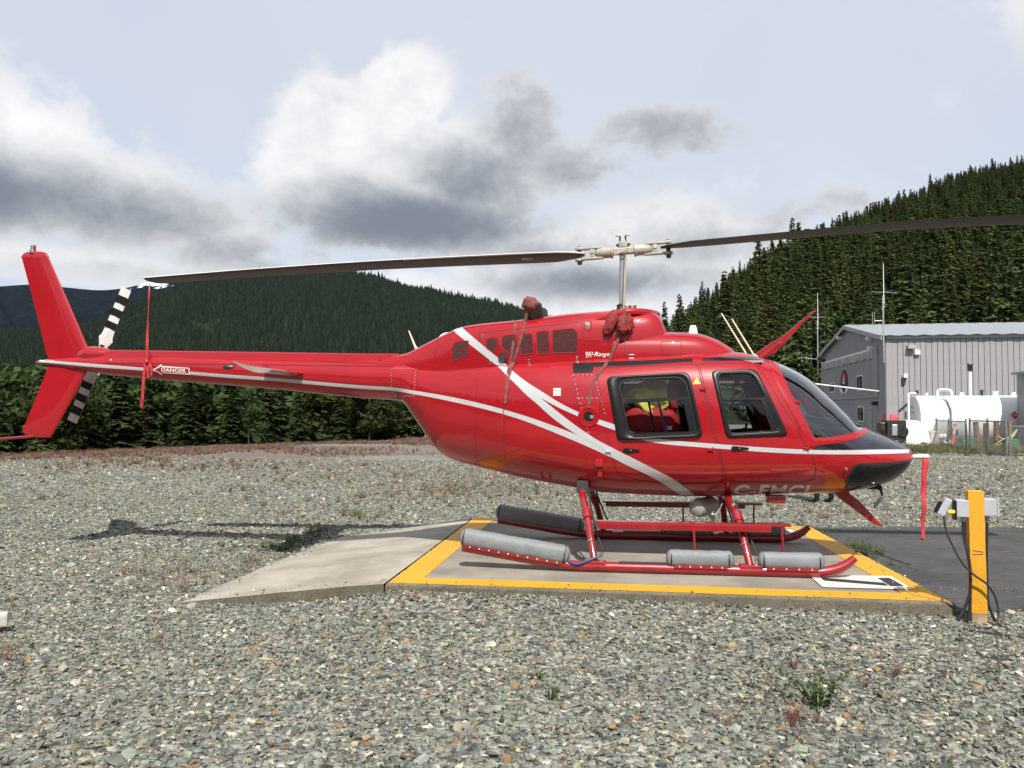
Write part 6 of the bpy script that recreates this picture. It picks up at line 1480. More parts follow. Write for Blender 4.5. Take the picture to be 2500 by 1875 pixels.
for s_, nm in ((0, 'near'), (1, 'far')):
    a = Vector((-.28, -.28 if s_ == 0 else DEP + .28, EZ - .04)); b = Vector((-.28, DEP / 2, RZ + .03)); L_ = Vector((LEN + .4, 0, 0))
    mb = MB(); n = 66; vs = []
    for i in range(n + 1):
        p = L_ * (i / n); rz = .045 if i % 2 else 0
        for q in (a, b): vs.append(q + p + Vector((0, 0, rz + .03)))
    mb.add(vs, [(2 * i, 2 * i + 1, 2 * i + 3, 2 * i + 2) for i in range(n)]); rf = mb.build('roof', 'roof_metal', hg); rf.modifiers.new('thickness', 'SOLIDIFY').thickness = -.03
    mb = MB(); d = b - a; mb.add([a + Vector((-.02, 0, -.16)), b + Vector((-.02, 0, -.16)), b + Vector((-.02, 0, .03)), a + Vector((-.02, 0, .03)), a + Vector((.03, 0, -.16)), b + Vector((.03, 0, -.16)), b + Vector((.03, 0, .03)), a + Vector((.03, 0, .03))], [(0, 1, 2, 3), (7, 6, 5, 4), (0, 4, 5, 1), (3, 2, 6, 7), (0, 3, 7, 4), (1, 5, 6, 2)]); mb.build('rake_trim', 'trim', rf)
MB().box((LEN / 2, DEP / 2, RZ + .09), (LEN + .5, .35, .03)).build('ridge_cap', 'roof_metal', hg)
MB().box((LEN / 2, -.10, EZ - .06), (LEN, .05, .14)).build('eave_trim', 'trim', hg)
def gbox(name, y0, y1, z0, z1, x, th, m, parent=None, bevel=0): return MB().box((x, (y0 + y1) / 2, (z0 + z1) / 2 + .35), (th, abs(y1 - y0), abs(z1 - z0))).build(name, m, parent or hg, bevel=bevel)
def gwindow(y0, y1, z0, z1):
    f = gbox('window', y0, y1, z0, z1, -.03, .05, 'frame_white'); ym = (y0 + y1) / 2
    gbox('pane', y0 - .06 * (1 if y0 > y1 else -1), ym + .03 * (1 if y0 > y1 else -1), z0 + .06, z1 - .06, -.05, .02, 'badge_black', f); gbox('pane', ym - .03 * (1 if y0 > y1 else -1), y1 + .06 * (1 if y0 > y1 else -1), z0 + .06, z1 - .06, -.05, .02, 'pane_glass', f)
for w in ((13.37, 11.9, 2.75, 3.40), (5.95, 4.6, 2.69, 3.55), (5.85, 4.5, .95, 1.82)): gwindow(*w)
dr = gbox('door', 3.75, 2.7, -.35, 1.70, -.03, .05, 'siding', None, .01); gbox('door_frame', 3.85, 2.6, 1.70, 1.76, -.035, .06, 'trim', dr)
# logo badge with wings, built as plates on the gable
def gplate(name, pts, x, th, m, parent):
    n = len(pts); vs = [(x, y, z + .35) for y, z in pts] + [(x - th, y, z + .35) for y, z in pts]
    return MB().add(vs, [tuple(range(n)), tuple(range(2 * n - 1, n - 1, -1))] + [(i, (i + 1) % n, (i + 1) % n + n, i + n) for i in range(n)]).build(name, m, parent)
ell = lambda cy, cz, ry, rz_, a0=0, a1=2 * math.pi, n=28: [(cy + ry * math.cos(t), cz + rz_ * math.sin(t)) for t in np.linspace(a0, a1, n, endpoint=abs(a1 - a0) < 6)]
bd = gplate('badge', ell(9.15, 3.38, .92, .66), -.03, .03, 'badge_black', hg)
gplate('badge_field', ell(9.15, 3.42, .68, .46, 0, math.pi), -.062, .01, 'badge_red', bd); gplate('badge_ring', ell(9.15, 3.38, .80, .56, 2.2, .9), -.062, .006, 'frame_white', bd) if False else None
gplate('badge_peak', [(9.45, 3.20), (9.25, 3.34), (9.12, 3.72), (8.98, 3.38), (8.80, 3.20)], -.074, .01, 'frame_white', bd)
for s_ in (-1, 1): gplate('badge_wing', [(9.15 + s_ * .25, 2.62), (9.15 + s_ * .55, 2.60), (9.15 + s_ * 1.25, 2.92), (9.15 + s_ * 1.05, 2.98), (9.15 + s_ * .55, 2.88)], -.03, .04, 'frame_white', bd)
gbox('banner_rail', 15.7, 2.25, 4.74, 4.86, -.05, .06, 'frame_white', None, .0)
vs = []; n = 40
for i in range(n + 1):
    y = 15.6 + (2.25 - 15.6) * i / n; sag = .04 * math.sin(i * 1.3) + .03 * math.sin(i * 3.7)
    vs += [(-.07 - .03 * math.sin(i * .9), y, 4.76 + .35), (-.09 - .05 * math.sin(i * 1.7 + 1), y, 4.55 + .35), (-.07, y, 4.33 + .35 + sag)]
MB().add(vs, [(i * 3 + r, i * 3 + r + 1, i * 3 + r + 4, i * 3 + r + 3) for i in range(n) for r in range(2)]).build('banner', 'banner', hg, smooth=True)
gbox('ledge', 16.1, 1.3, 2.27, 2.33, -.05, .08, 'trim'); gbox('corner_post', 2.35, 1.35, 2.3, 4.9, -.05, .08, 'siding')
for y, z, m in ((9.83, 6.05, 'frame_white'), (2.6, 5.40, 'frame_white'), (2.35, 4.86, 'frame_white'), (14.9, 4.95, 'badge_black'), (1.7, 1.95, 'badge_black')):
    f = MB().box((-.16, y, z + .35), (.30, .34, .20)).build('flood_light', m, hg, bevel=.05)
gbox('fire_sign', .65, .2, 1.10, 1.42, -.04, .02, 'sign_red')
# fittings on the long wall
def fbox(name, x0, x1, z0, z1, th, m, parent=None, bevel=.01): return MB().box(((x0 + x1) / 2, -th / 2 - .008, (z0 + z1) / 2 + .35), (x1 - x0, th, z1 - z0)).build(name, m, parent or hg, bevel=bevel)
fbox('wall_light', .96, 1.30, 4.63, 4.80, .30, 'trim'); fbox('wall_box', 1.30, 1.56, 4.34, 4.57, .16, 'frame_white'); cb = fbox('camera_box', .77, .95, 3.20, 3.38, .18, 'frame_white'); fbox('camera_bracket', .70, .86, 2.86, 3.22, .10, 'dark_metal', None)
MB().box((.82, -.06, 2.15), (.68, .05, .07), Matrix.Rotation(R(-42), 3, 'Y')).build('wall_bracket', 'badge_black', hg, bevel=.005); fbox('door_pull', .85, .90, 1.21, 1.54, .05, 'dark_metal')
sg = fbox('warning_sign', .13, .51, 1.07, 1.37, .02, 'sign_red', None, .0)
vs, fs, w_, h_ = text_mesh('WARNING', .075); MB().add([(.18 + x, -.034, 1.62 + y) for x, y in vs], fs).build('sign_text', 'frame_white', sg)
vs, fs, w_, h_ = text_mesh('NO SMOKING', .048); MB().add([(.18 + x, -.034, 1.51 + y) for x, y in vs], fs).build('sign_text', 'frame_white', sg)
# masts
def mast(loc, h, label, yagi):
    e = empty('antenna_mast', loc, R(-9)); tag(e, label, 'antenna')
    MB().tube([(0, 0, 0), (0, 0, h * .66)], .035, 8).build('pole', 'galvanised', e, smooth=True); MB().tube([(.03, 0, h * .60), (.03, 0, h)], [.026, .014], 8).build('whip', 'frame_white', e, smooth=True)
    for a in range(4):
        q = a * math.pi / 2 + .4; MB().tube([(.03, 0, h * .635 + .35), (.03 + .72 * math.cos(q), .72 * math.sin(q), h * .635 + .35)], .010, 6).build('radial', 'galvanised', e)
    for z in (h * .56, h * .60, h * .64): MB().box((.015, 0, z), (.14, .06, .05)).build('clamp', 'galvanised', e)
    if yagi:
        z = h * .18; MB().tube([(0, 0, z), (-1.15, -.2, z + .12)], .015, 6).build('boom', 'galvanised', e)
        for k in range(3): MB().tube([(-.45 - k * .32, -.08 - .05 * k, z - .32 + .04 * k), (-.45 - k * .32, -.08 - .05 * k, z + .42 + .04 * k)], .010, 6).build('element', 'galvanised', e)
        MB().tube([(0, 0, z - .1), (.28, .02, z + .12), (0, 0, z + .1)], .012, 6).build('brace', 'galvanised', e)
    else:
        MB().tube([(-.03, -.05, h * .16), (-.03, -.05, h * .64)], .028, 8).build('side_pole', 'galvanised', e, smooth=True); MB().tube([(0, 0, h * .42), (-.42, 0, h * .42)], .014, 6).build('arm', 'galvanised', e)
        for k in (0, 1): MB().tube([(-.42 - k * .09, 0, h * .34), (-.42 - k * .09, 0, h * .51)], .012, 6).build('dipole', 'galvanised', e)
    return e
mast((18.42, 41.72, 3.95), 4.95, 'tall whip antenna mast fixed to the near corner of the hangar', False); mast((21.02, 57.9, 4.1), 5.6, 'antenna mast with a small yagi at the far corner of the hangar', True)

# ================================================================ FUEL TANK AND ITS YARD
mat('tank_white', (.78, .78, .76), .4, var=.03, vscale=1, dirt=((.48, .45, .38), .25, 1.2)); mat('tank_text', (.12, .13, .13), .6); mat('concrete_block', (.42, .40, .36), .9, var=.15, vscale=4, bump=.3)
mat('timber', (.17, .10, .055), .85, var=.4, vscale=5); mat('rope', (.55, .47, .28), .85); mat('box_green', (.035, .17, .055), .5, var=.12); mat('orange', (.80, .12, .03), .5); mat('reflective', (.70, .68, .62), .5); mat('fence_steel', (.22, .225, .23), .5, metal=.5, var=.2)
tk = empty('fuel_tank', (17.55, 36.9, -.05), math.atan2(-.163, .987)); tag(tk, 'large white horizontal fuel tank in front of the hangar wall', 'tank')
TR, TZ, TL = 1.10, 1.16, 6.6
def tprof(x0, x1, r): return [(r, x0), (r, x1)]
MB().lathe([(TR * .02, -.02), (TR * .55, -.015), (TR * .97, .0), (TR, .03), (TR, TL - .03), (TR * .97, TL), (TR * .02, TL + .02)], (.0, 0, TZ), 'X', 56).build('shell', 'tank_white', tk, smooth=True, angle=R(30))
MB().lathe([(TR + .001, 1.10), (TR + .012, 1.105), (TR + .012, 1.195), (TR + .001, 1.20)], (0, 0, TZ), 'X', 56).build('saddle_band', 'trim', tk, smooth=True)
for x in (.9, 5.2): MB().box((x, 0, .14), (.35, 1.9, .30)).build('saddle', 'concrete_block', tk, bevel=.02)
def pipe(pts, r, name='pipe', m='tank_white'): return MB().tube(spline(pts, 40) if len(pts) > 2 else pts, r, 10).build(name, m, tk, smooth=True)
pipe([(-.30, -.35, .5), (-.30, -.35, 1.9), (-.30, -.35, 2.28), (-.22, -.35, 2.36), (.02, -.35, 2.36)], .045); MB().box((.06, -.35, 2.42), (.10, .10, .16)).build('valve', 'badge_black', tk, bevel=.02)
pipe([(.82, -.55, 2.10), (.82, -.55, 2.42), (.90, -.6, 2.50), (1.10, -.9, 2.50), (1.20, -1.06, 2.42), (1.21, -1.15, 2.0), (1.22, -1.2, .85)], .06); MB().box((1.22, -1.2, .70), (.30, .25, .26)).build('pump', 'badge_black', tk, bevel=.05)
pipe([(2.33, 0, 2.2), (2.33, 0, 3.38)], .055, 'vent_pipe'); MB().lathe([(.06, 0), (.10, .03), (.10, .26), (.12, .30), (.10, .34)], (2.33, 0, 3.32), 'Z', 14).build('vent_cap', 'dark_metal', tk, smooth=True)
for x, r_, h_ in ((3.32, .11, .16), (.55, .05, .10), (2.78, .06, .22)): MB().lathe([(r_, 0), (r_, h_), (r_ * 1.2, h_ + .01), (r_ * 1.2, h_ + .05)], (x, 0, TZ + TR - .02), 'Z', 14).build('fill_cap', 'tank_white' if x != 2.78 else 'dark_metal', tk, smooth=True)
for x in (1.98, 4.05): MB().prism([(x - .1, 2.20), (x + .1, 2.20), (x + .07, 2.40), (x - .07, 2.40)], -.02, .02).build('lifting_lug', 'tank_white', tk)
MB().lathe([(.10, 0), (.11, .02), (.11, .58), (.10, .60)], (.22, -1.18, .52), 'X', 16).build('filter_body', 'tank_white', tk, smooth=True); MB().lathe([(.13, -.06), (.13, .06)], (.86, -1.18, .52), 'X', 16).build('filter_flange', 'tank_white', tk, smooth=True); MB().lathe([(.02, -.12), (.06, -.10), (.06, 0), (.02, .02)], (-.06, -1.15, .70), 'X', 10, Matrix.Rotation(R(35), 3, 'Y')).build('hose_nozzle', 'timber', tk, smooth=True)
pipe([(1.22, -1.2, .6), (1.15, -1.2, .35), (.9, -1.2, .25), (.8, -1.2, .5)], .05)
def tank_text(s_, size, x0, z, name='tank_lettering'):
    vs, fs, w_, h_ = text_mesh(s_, size); a0 = math.asin((z - TZ) / TR)
    MB().add([(x0 + x, -(TR + .004) * math.cos(a0 + y / TR), TZ + (TR + .004) * math.sin(a0 + y / TR)) for x, y in vs], fs).build(name, 'tank_text', tk)
tank_text('Northern Skies', .105, .42, 1.36); tank_text('1-800-000-7400', .075, .44, 1.20)
for z, s_ in ((1.72, 'DANGER'), (1.46, 'JET A FUEL')):
    vs, fs, w_, h_ = text_mesh(s_, .13); MB().add([(-.045, .42 - x + .0, z + y) for x, y in vs], fs).build('tank_lettering', 'tank_text', tk)
dm = MB(); cz = 1.42; a0 = math.asin((cz - TZ) / TR)
def diamond(x, z, s_, off, m, nm, par): 
    vs = []
    for dx, dz in ((0, s_), (s_, 0), (0, -s_), (-s_, 0)):
        a = math.asin((z + dz - TZ) / TR); vs.append((x + dx, -(TR + off) * math.cos(a), TZ + (TR + off) * math.sin(a)))
    return MB().add(vs, [(0, 1, 2, 3)]).build(nm, m, par)
pl = diamond(3.66, 1.42, .17, .02, 'badge_red', 'hazard_placard', tk); diamond(3.66, 1.42, .14, .024, 'sign_red', 'placard_field', pl)
vs, fs, w_, h_ = text_mesh('1863', .10); a0 = math.asin((1.40 - TZ) / TR); MB().add([(3.66 - w_ / 2 + x, -(TR + .028) * math.cos(a0 + y / TR), TZ + (TR + .028) * math.sin(a0 + y / TR)) for x, y in vs], fs).build('placard_number', 'frame_white', pl)
# pump cart to the left of the tank
ct = empty('pump_cart', (16.45, 35.6, -.05), R(-9)); ct.scale = (1.12, 1.12, 1.12); tag(ct, 'white rounded pump housing with an open black engine bay beside the tank', 'pump')
pr = [(0, .12)] + [(.30 + .55 * math.sin(t), .25 + .83 * math.cos(t)) for t in np.linspace(-.55, 1.45, 16)] + [(.85, .12)]
MB().prism(pr, -.45, .45).build('housing', 'tank_white', ct, bevel=.015)
eb = MB(); eb.box((-.32, 0, .70), (.66, .9, .74)); eb.build('engine_bay', 'badge_black', ct); MB().box((-.40, -.46, .72), (.20, .08, .42)).build('engine_block', 'galvanised', ct, bevel=.03); MB().lathe([(.20, 0), (.20, .05)], (-.12, -.50, .66), 'Y', 18).build('fan_shroud', 'dark_metal', ct, smooth=True)
MB().box((-.78, -.1, .80), (.24, .5, .42)).build('hose_reel', 'dark_metal', ct, bevel=.05); MB().box((-.05, 0, .16), (1.6, .95, .10)).build('chassis', 'tank_white', ct, bevel=.01)
for x in (-.55, .60):
    for y in (-.42, .42): MB().lathe([(.10, -.05), (.14, -.04), (.14, .04), (.10, .05)], (x, y, .14), 'Y', 18).build('wheel', 'rubber', ct, smooth=True)
# chain-link fence with a gate
def chain(mb, a, b, z0, z1, cell=.085, r=.0035):
    a, b = Vector(a), Vector(b); L_ = (b - a).length; d = (b - a) / L_; H_ = z1 - z0; s = -H_
    while s < L_:
        for sg_ in (1, -1):
            x0 = s if sg_ > 0 else s + H_; x1 = s + H_ if sg_ > 0 else s; t0, t1 = 0.0, 1.0
            for lim in (0, L_):
                pass
            p = []
            for t in (0, 1):
                p.append((x0 + (x1 - x0) * t, z0 + H_ * t))
            (xa, za), (xb, zb) = p
            lo, hi = max(0, min(xa, xb)), min(L_, max(xa, xb))
            if hi - lo > .02:
                f = lambda x: za + (zb - za) * (x - xa) / (xb - xa)
                mb.tube([a + d * lo + Vector((0, 0, f(lo))), a + d * hi + Vector((0, 0, f(hi)))], r, 3, False)
        s += cell
    return mb
def fence(pts, h, label, name):
    e = empty(name, (*pts[0], 0)); tag(e, label, 'fence', 'chain link fence panels round the tank'); o = Vector((*pts[0], 0)); cm = MB()
    for i, p in enumerate(pts):
        q = Vector((*p, 0)) - o; MB().tube([q + Vector((0, 0, -.1)), q + Vector((.03 * math.sin(i * 2.2), 0, h + .08))], .035, 8).build('fence_post', 'fence_steel', e, smooth=True)
    for p, q in zip(pts, pts[1:]):
        a = Vector((*p, 0)) - o; b = Vector((*q, 0)) - o
        for z in (h - .02, .10): MB().tube([a + Vector((0, 0, z)), b + Vector((0, 0, z))], .022, 8).build('rail', 'fence_steel', e, smooth=True)
        chain(cm, a, b, .10, h - .02)
    c = cm.build('chain_mesh', 'fence_steel', e); c['kind'] = 'stuff'
    return e
fence([(17.95, 35.7), (17.35, 33.6), (16.52, 30.7)], 1.18, 'near run of grey chain link fence crossing in front of the tank', 'chain_link_fence')
fence([(16.50, 30.45), (16.30, 29.0), (16.34, 27.9)], 1.22, 'grey steel gate frame with chain link nearest the camera by the tank', 'fence_gate')
fence([(16.5, 28.0), (18.4, 28.6), (20.4, 29.2)], 1.05, 'rightmost low chain link fence running out of the picture', 'chain_link_fence')
# odds and ends inside the fence
def wpost(x, y, h, lean, label):
    o = MB().tube([(0, 0, -.05), (lean, 0, h)], [.115, .105], 9).build('timber_post', 'timber', None, smooth=True); o.location = (x, y, 0); tag(o, label, 'post', 'old timber posts by the tank'); return o
wpost(19.05, 34.5, 1.10, -.12, 'leftmost pale leaning timber post behind the gate'); wpost(19.3, 34.4, 1.05, .0, 'second timber post from the left behind the gate'); wpost(19.65, 34.3, 1.14, .02, 'third timber post from the left behind the gate'); wpost(20.12, 34.2, 1.16, .03, 'rightmost thick brown timber post wound with rope')
rp = MB(); rp.tube(spline([(19.55, 34.05, .55), (19.8, 34.0, .42), (20.1, 33.95, .50), (20.3, 33.95, .80), (20.1, 33.9, .62), (19.8, 33.95, .30), (19.4, 34.1, .12), (19.9, 33.9, .48), (20.2, 33.9, .30), (20.4, 33.9, .05)], 70), .022, 6); tag(rp.build('rope', 'rope', None, smooth=True), 'pale rope draped between the timber posts behind the gate', 'rope')
for x, y, lb, w_ in ((18.62, 34.6, 'green plastic box on the grass left of the gate', .52), (20.0, 33.9, 'green plastic box right of the timber posts, partly hidden', .50)):
    b = empty('storage_box', (x, y, 0), R(-9)); tag(b, lb, 'box', 'green boxes by the tank'); MB().box((0, 0, .19), (w_, .4, .38), None, 1.04).build('body', 'box_green', b, bevel=.02); MB().box((0, 0, .40), (w_ * 1.08, .44, .05)).build('lid', 'box_green', b, bevel=.015); MB().box((-.15, -.225, .33), (.05, .02, .03)).build('latch', 'frame_white', b)
dl = empty('delineator_post', (18.05, 34.7, 0)); dl.rotation_euler = (0, R(9), 0); tag(dl, 'orange and white traffic delineator leaning by the fence', 'marker')
MB().tube([(0, 0, 0), (0, 0, .62)], [.085, .062], 12).build('tube', 'orange', dl, smooth=True)
for z0, z1, m, r_ in ((.62, .76, 'reflective', .062), (.76, .80, 'orange', .06), (.80, .93, 'reflective', .06), (.93, 1.03, 'orange', .057)): MB().tube([(0, 0, z0), (0, 0, z1)], r_, 12).build('band', m, dl, smooth=True)
bk = empty('block', (17.6, 35.3, 0)); 
MB().box((0, 0, .35), (.36, .3, .72)).build('plinth', 'concrete_block', bk, bevel=.02); tag(bk, 'pale concrete plinth beside the tank pump behind the delineator', 'plinth')
# storage shed at the right-hand edge
mat('shed_metal', (.20, .20, .19), .55, var=.2, vscale=2); sh = empty('storage_shed', (20.62, 33.0, -.05), R(-9)); tag(sh, 'narrow strip of a dark metal shed at the right edge in front of the tank', 'shed')
MB().box((1.9, 1.0, 1.55), (3.8, 2.0, 3.1)).build('wall', 'shed_metal', sh)
for i in range(12): MB().box((.16 + i * .31, -.01, 1.5), (.06, .04, 2.9)).build('rib', 'shed_metal', sh)
MB().box((-.01, 0, 1.5), (.10, .10, 3.0)).build('corner_post', 'galvanised', sh); MB().box((1.9, 1.0, 3.15), (4.1, 2.3, .10)).build('roof', 'roof_metal', sh)
# heap of quarry rock seen through the windscreen
mat('heap_rock', (.25, .23, .185), .95, var=.35, vscale=3, bump=1.0, bscale=3)
hp_ = lumpy((13.0, 40.5, .0), (1.5, 1.3, 2.25), 9, 'heap_rock', 'rock_heap', None, None, .55, 4.5, 1.0, 60, 40); tag(hp_, 'heap of pale crushed rock seen through the windshield', 'rock heap')
# pale block at the left edge
sb = MB().box((-3.70, 6.14, .03), (.11, .14, .09), Matrix.Rotation(.5, 3, 'Z')).build('concrete_lump', 'concrete_block', None, bevel=.015); tag(sb, 'pale lump of concrete lying in the gravel at the left edge', 'lump')

# ================================================================ PERSON BEHIND THE NOSE
mat('trousers', (.020, .021, .026), .85, var=.2, vscale=12); mat('jacket_dark', (.035, .038, .045), .8, var=.2, vscale=8); mat('skin', (.50, .30, .21), .55); mat('boot', (.012, .011, .011), .45); mat('boot_sole', (.16, .15, .13), .8); mat('hair', (.05, .032, .02), .7)
def build_person(loc, rz):
    V = []; E = []; Rd = []
    def v(p, r, prev=None):
        V.append(p); Rd.append(r if isinstance(r, tuple) else (r, r))
        if prev is not None: E.append((prev, len(V) - 1))
        return len(V) - 1
    pel = v((0, 0, .95), (.155, .115)); sp1 = v((0, .01, 1.12), (.145, .105), pel); ch = v((0, .015, 1.30), (.165, .115), sp1); nk0 = v((0, .01, 1.44), (.10, .085), ch); nk = v((0, 0, 1.51), .052, nk0); hd = v((0, -.012, 1.60), (.070, .085), nk); hd2 = v((0, -.005, 1.68), (.078, .095), hd); v((0, .0, 1.745), (.045, .055), hd2)
    for s in (-1, 1):
        hip = v((s * .095, 0, .88), (.092, .098), pel); kn = v((s * .115, -.01 - .02 * s, .49), .062, hip); cf = v((s * .118, .012 - .03 * s, .34), .058, kn); an = v((s * .12, .02 - .04 * s, .10), .044, cf); v((s * .125, -.07 - .04 * s, .052), (.047, .042), an); v((s * .135, -.165 - .04 * s, .042), (.042, .034), len(V) - 1)
        shd = v((s * .175, .01, 1.405), .066, ch)
        if s > 0: el = v((s * .30, -.09, 1.62), .046, shd); wr = v((s * .25, -.16, 1.86), .033, el)
        else: el = v((s * .26, -.02, 1.15), .046, shd); wr = v((s * .25, -.16, .93), .033, el)
        dz = 1 if s > 0 else -1
        pm_ = v((s * .25, -.185, (1.93 if s > 0 else .855)), (.040, .020), wr)
        for k, (ox, L_) in enumerate(((-.030, .070), (-.010, .080), (.010, .075), (.030, .058))):
            f1 = v((s * .25 + ox, -.20, (1.93 if s > 0 else .855) + dz * L_ * .6), .009, pm_); v((s * .25 + ox, -.225, (1.93 if s > 0 else .855) + dz * L_), .008, f1)
        t1 = v((s * .25 - s * .045, -.205, (1.93 if s > 0 else .855) - dz * .01), .010, pm_); v((s * .25 - s * .060, -.225, (1.93 if s > 0 else .855) + dz * .02), .009, t1)
    me = bpy.data.meshes.new('body'); me.from_pydata(V, E, []); o = bpy.data.objects.new('body', me); COL.objects.link(o)
    md = o.modifiers.new('skin', 'SKIN'); md.use_smooth_shade = True
    for i, r in enumerate(Rd): me.skin_vertices[0].data[i].radius = r
    me.skin_vertices[0].data[0].use_root = True
    o.modifiers.new('sub', 'SUBSURF').levels = 1; o.modifiers['sub'].render_levels = 1
    dg = bpy.context.evaluated_depsgraph_get(); m2 = bpy.data.meshes.new_from_object(o.evaluated_get(dg)); bpy.data.objects.remove(o)
    for n in ('skin', 'jacket_dark', 'trousers', 'boot'): m2.materials.append(MATS[n])
    for p in m2.polygons:
        z, x, y = p.center.z, abs(p.center.x), p.center.y
        if z < .17: p.material_index = 3
        elif z < .93 and x < .215: p.material_index = 2
        elif (z > 1.50 and x < .12) or (z > 1.83 and x > .12) or (z < .96 and x >= .20): p.material_index = 0
        else: p.material_index = 1
        p.use_smooth = True
    e = empty('person', loc, rz); tag(e, 'person in dark trousers and black boots standing behind the helicopter nose', 'person')
    link('body', m2, None, e)
    lumpy((0, .012, 1.705), (.092, .108, .075), 1, 'hair', 'hair', e, None, .05, 3)
    mb = MB(); mb.lathe([(.006, 0), (.014, .012), (.010, .032), (.004, .045)], (0, -.105, 1.60), 'Z', 8); mb.build('nose', 'skin', e, smooth=True)
    for s in (-1, 1): MB().box((s * .13, -.09 - .04 * s, .014), (.10, .29, .028)).build('boot_sole', 'boot_sole', e, bevel=.01)
    return e
build_person((5.13, 13.95, .0), R(205))
po = MB().tube([(4.05, 13.75, 2.13), (4.75, 13.75, 2.00), (5.98, 13.75, 1.86)], [.013, .013, .009], 8).build('white_pole', 'white_plastic', None, smooth=True); tag(po, 'long thin white pole reaching out to the right behind the windshield', 'pole')

# ================================================================ WEEDS AND GRASS
def tuft(seed, n, lean, w, curl=.3):
    r = np.random.default_rng(seed); out = []
    for i in range(n):
        a = r.uniform(0, 6.283); b0 = np.array([r.normal(0, .10), r.normal(0, .10), 0]); d = np.array([math.cos(a), math.sin(a), 0]); L_ = r.uniform(.5, 1.0); le = r.uniform(.1, lean); sd_ = np.array([-d[1], d[0], 0]) * w
        m1 = b0 + d * le * L_ * .4 + np.array([0, 0, L_ * .55]); tp = b0 + d * le * L_ * (1 + curl) + np.array([0, 0, L_])
        out += [[b0 - sd_, b0 + sd_, m1 + sd_ * .8], [b0 - sd_, m1 + sd_ * .8, m1 - sd_ * .8], [m1 - sd_ * .8, m1 + sd_ * .8, tp]]
        if r.random() < .7: q = tp; out.append([q - sd_ * 2.2, q + sd_ * 2.2, q + np.array([0, 0, -.14])]); 
    return np.array(out)
wm = tint_mat('weed_stalk', .85, .2, 4.0)
TUFT = [tri_mesh('tuft', tuft(i, 13, .7, .009), 'weed_stalk') for i in range(5)]; TUFT += [tri_mesh('tuft', tuft(20 + i, 26, 1.1, .022), 'weed_stalk') for i in range(3)]
def weeds(name, pts, hr, cols, cw, label=None):
    pts = np.array(pts); n = len(pts); z = ground_z(pts[:, 0], pts[:, 1]); r = np.random.default_rng(len(pts)); h = r.uniform(*hr, n)
    c = np.array(cols)[r.choice(len(cols), n, p=np.array(cw) / sum(cw))] * np.exp(r.normal(0, .2, (n, 1)))
    ww = h * r.uniform(.8, 1.5, n)
    return scatter(name, np.column_stack([pts, z]), np.column_stack([r.normal(0, .1, n), r.normal(0, .1, n), r.uniform(0, 6.28, n)]), np.column_stack([ww, ww, h]), c, r.integers(0, len(TUFT), n), TUFT, wm)
rw = random.Random(31); P = []
def patch(cx, cy, rx, ry, n, gs=2.0):
    for _ in range(n):
        x = rw.gauss(cx, rx); y = rw.gauss(cy, ry)
        if not inside(PAD, np.array([x]), np.array([y]))[0] and not inside(APRON, np.array([x]), np.array([y]))[0] and not (x > 3.2 and 6.3 < y < 11.1): P.append((x, y))
# sorrel band along the lip, patches in the middle distance, stray stalks nearer
while len(P) < 8200:
    q = rw.uniform(-8, 40); s = -abs(rw.gauss(0, 5.5)) - .3; x = -17.3 + .515 * q - .857 * s; y = 28.6 + .857 * q + .515 * s
    if fbm(x, y, .22, 4, 3.3) > -.12 + .03 * -s and abs(x / y) < .72: P.append((x, y))
n_far = len(P)
for cx, cy, rx, ry, n in ((-.2, 17.0, 1.5, 1.5, 420), (-1.4, 15.2, 1.4, .9, 170), (.9, 19.5, 1.8, 1.5, 300), (-3.6, 20, 2.6, 1.6, 180), (-6.5, 17, 3, 2, 90), (-3.2, 12.4, 1.0, .7, 40), (-3.2, 8.6, .5, .5, 26), (-2.8, 8.2, .4, .4, 16), (-4.2, 7.6, .8, .6, 16), (7.5, 20, 3, 2, 260), (9, 16.5, 2, 1.5, 130), (4.3, 12.6, .6, .5, 30), (-3.3, 5.6, .35, .3, 18)): patch(cx, cy, rx, ry, n)
weeds('sorrel_weeds', P[:n_far], (.06, .16), [(.15, .066, .055), (.17, .095, .075), (.17, .15, .075), (.11, .052, .044)], [5, 3, 3, 2])
weeds('dry_weeds', P[n_far:], (.05, .13), [(.16, .09, .07), (.19, .15, .10), (.10, .115, .05), (.22, .195, .13)], [4, 4, 2, 3])
P = []
for cx, cy, rx, ry, n in ((17.2, 32.0, 1.6, 2.2, 900), (18.8, 30.5, 1.6, 2.0, 700), (15.3, 33.5, 1.0, 1.6, 300), (20, 28.5, 1.5, 1.0, 250), (12, 31, 2.2, 2.0, 300)): patch(cx, cy, rx, ry, n)
weeds('yard_grass', P, (.10, .28), [(.09, .105, .035), (.16, .12, .06), (.07, .09, .03), (.20, .16, .09)], [5, 3, 3, 2])
P = []
for cx, cy, rx, ry, n in ((3.82, 9.4, .08, .35, 26), (3.66, 8.1, .05, .5, 18), (-3.05, 9.95, .20, .12, 16), (-2.75, 9.75, .1, .1, 8), (-2.55, 10.6, .15, .35, 30), (-5.2, 16.3, .12, .2, 8), (-2.2, 12.6, .12, .2, 10), (.15, 4.6, .15, .2, 5)): 
    for _ in range(n): P.append((rw.gauss(cx, rx), rw.gauss(cy, ry)))
weeds('green_tufts', P, (.05, .14), [(.05, .085, .022), (.085, .11, .035)], [3, 2])
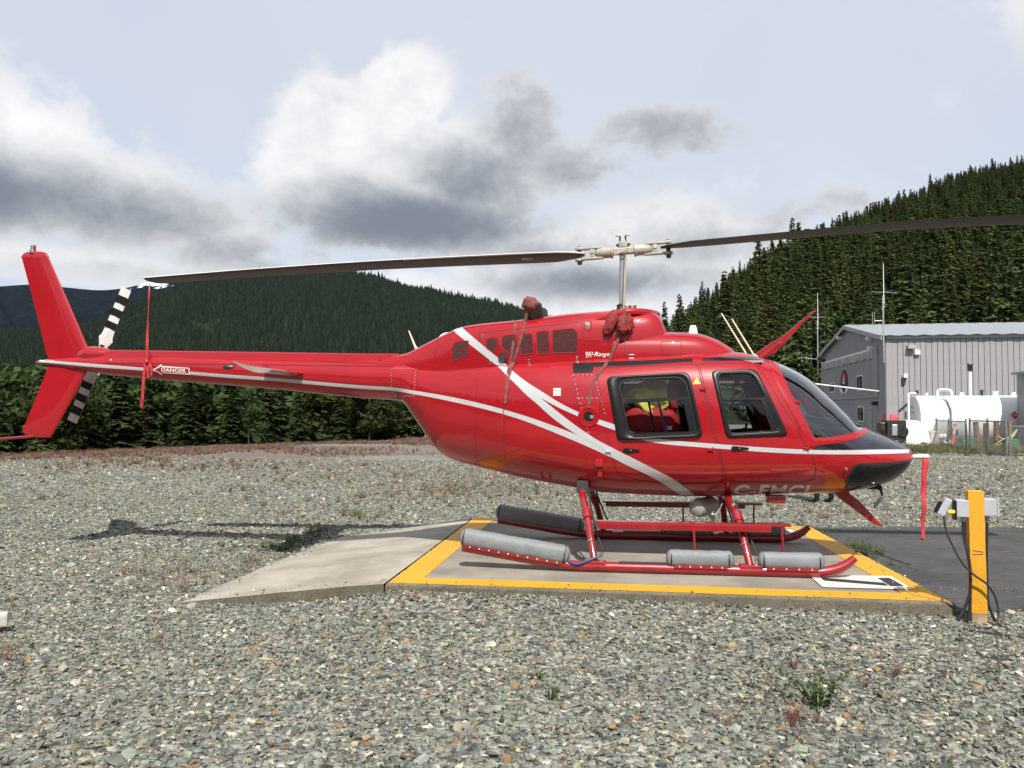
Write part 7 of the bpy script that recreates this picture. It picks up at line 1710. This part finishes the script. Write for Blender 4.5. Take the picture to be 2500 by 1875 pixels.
# the leafy weed in the foreground
leaf_mat('weed_leaf', (.034, .058, .022), (.060, .090, .036), .25, warm=(.08, .10, .03)); mat('weed_stem', (.14, .16, .07), .7); mat('dry_stem', (.20, .085, .06), .8)
def leafy_weed(loc, shoots, label):
    e = empty('weed_plant', loc); tag(e, label, 'plant'); r = np.random.default_rng(77 + int(loc[0] * 10))
    for dx, dy, h in shoots:
        base = np.array([r.normal(0, .02), r.normal(0, .02), 0]); tip = np.array([dx, dy, h]); mid = (base + tip) / 2 + np.array([0, 0, .06])
        pts = [base * (1 - t) ** 2 + mid * 2 * t * (1 - t) + tip * t * t for t in np.linspace(0, 1, 8)]
        MB().tube([tuple(p) for p in pts], [.004] * 6 + [.003, .002], 5).build('stem', 'weed_stem', e)
        out = []
        for t in np.linspace(.12, 1, 15):
            p = base * (1 - t) ** 2 + mid * 2 * t * (1 - t) + tip * t * t
            for _ in range(2):
                a = r.uniform(0, 6.283); d = np.array([math.cos(a), math.sin(a), r.uniform(-.1, .8)]); L_ = r.uniform(.022, .05) * (1.15 - .4 * t); sd_ = np.array([-d[1], d[0], r.uniform(-.3, .3)]) * L_ * .26
                out += [[p, p + d * L_ * .5 + sd_, p + d * L_], [p, p + d * L_, p + d * L_ * .5 - sd_]]
        link('leaves', tri_mesh('leaves', np.array(out), 'weed_leaf'), None, e)
    return e
leafy_weed((1.55, 4.35, .01), [(-.26, .40, .16), (-.12, .28, .13), (.08, .20, .12), (.17, .30, .17), (.02, .05, .09), (-.05, .12, .10), (.12, .08, .10), (.22, .16, .12)], 'leafy green weed growing in the gravel in the right foreground')
P = [(rw.gauss(1.35, .22), rw.gauss(4.15, .14)) for _ in range(12)] + [(rw.gauss(2.1, .25), rw.gauss(4.9, .15)) for _ in range(5)]
weeds('red_stalks', P, (.05, .10), [(.17, .062, .055), (.22, .12, .09)], [3, 2])

# ================================================================ AIR
def build_haze():
    m = bpy.data.materials.new('haze_air'); m.use_nodes = True; nt = m.node_tree; nt.nodes.remove(nt.nodes['Principled BSDF'])
    v = nt.nodes.new('ShaderNodeVolumePrincipled'); v.inputs['Color'].default_value = (.78, .87, 1.0, 1); v.inputs['Density'].default_value = 2.4e-6; v.inputs['Anisotropy'].default_value = .1
    nt.links.new(v.outputs[0], nt.nodes['Material Output'].inputs['Volume']); MATS['haze_air'] = m
    o = MB().box((0, 900, 790), (24000, 24000, 1600)).build('haze', 'haze_air'); o['kind'] = 'stuff'
    return o
build_haze()
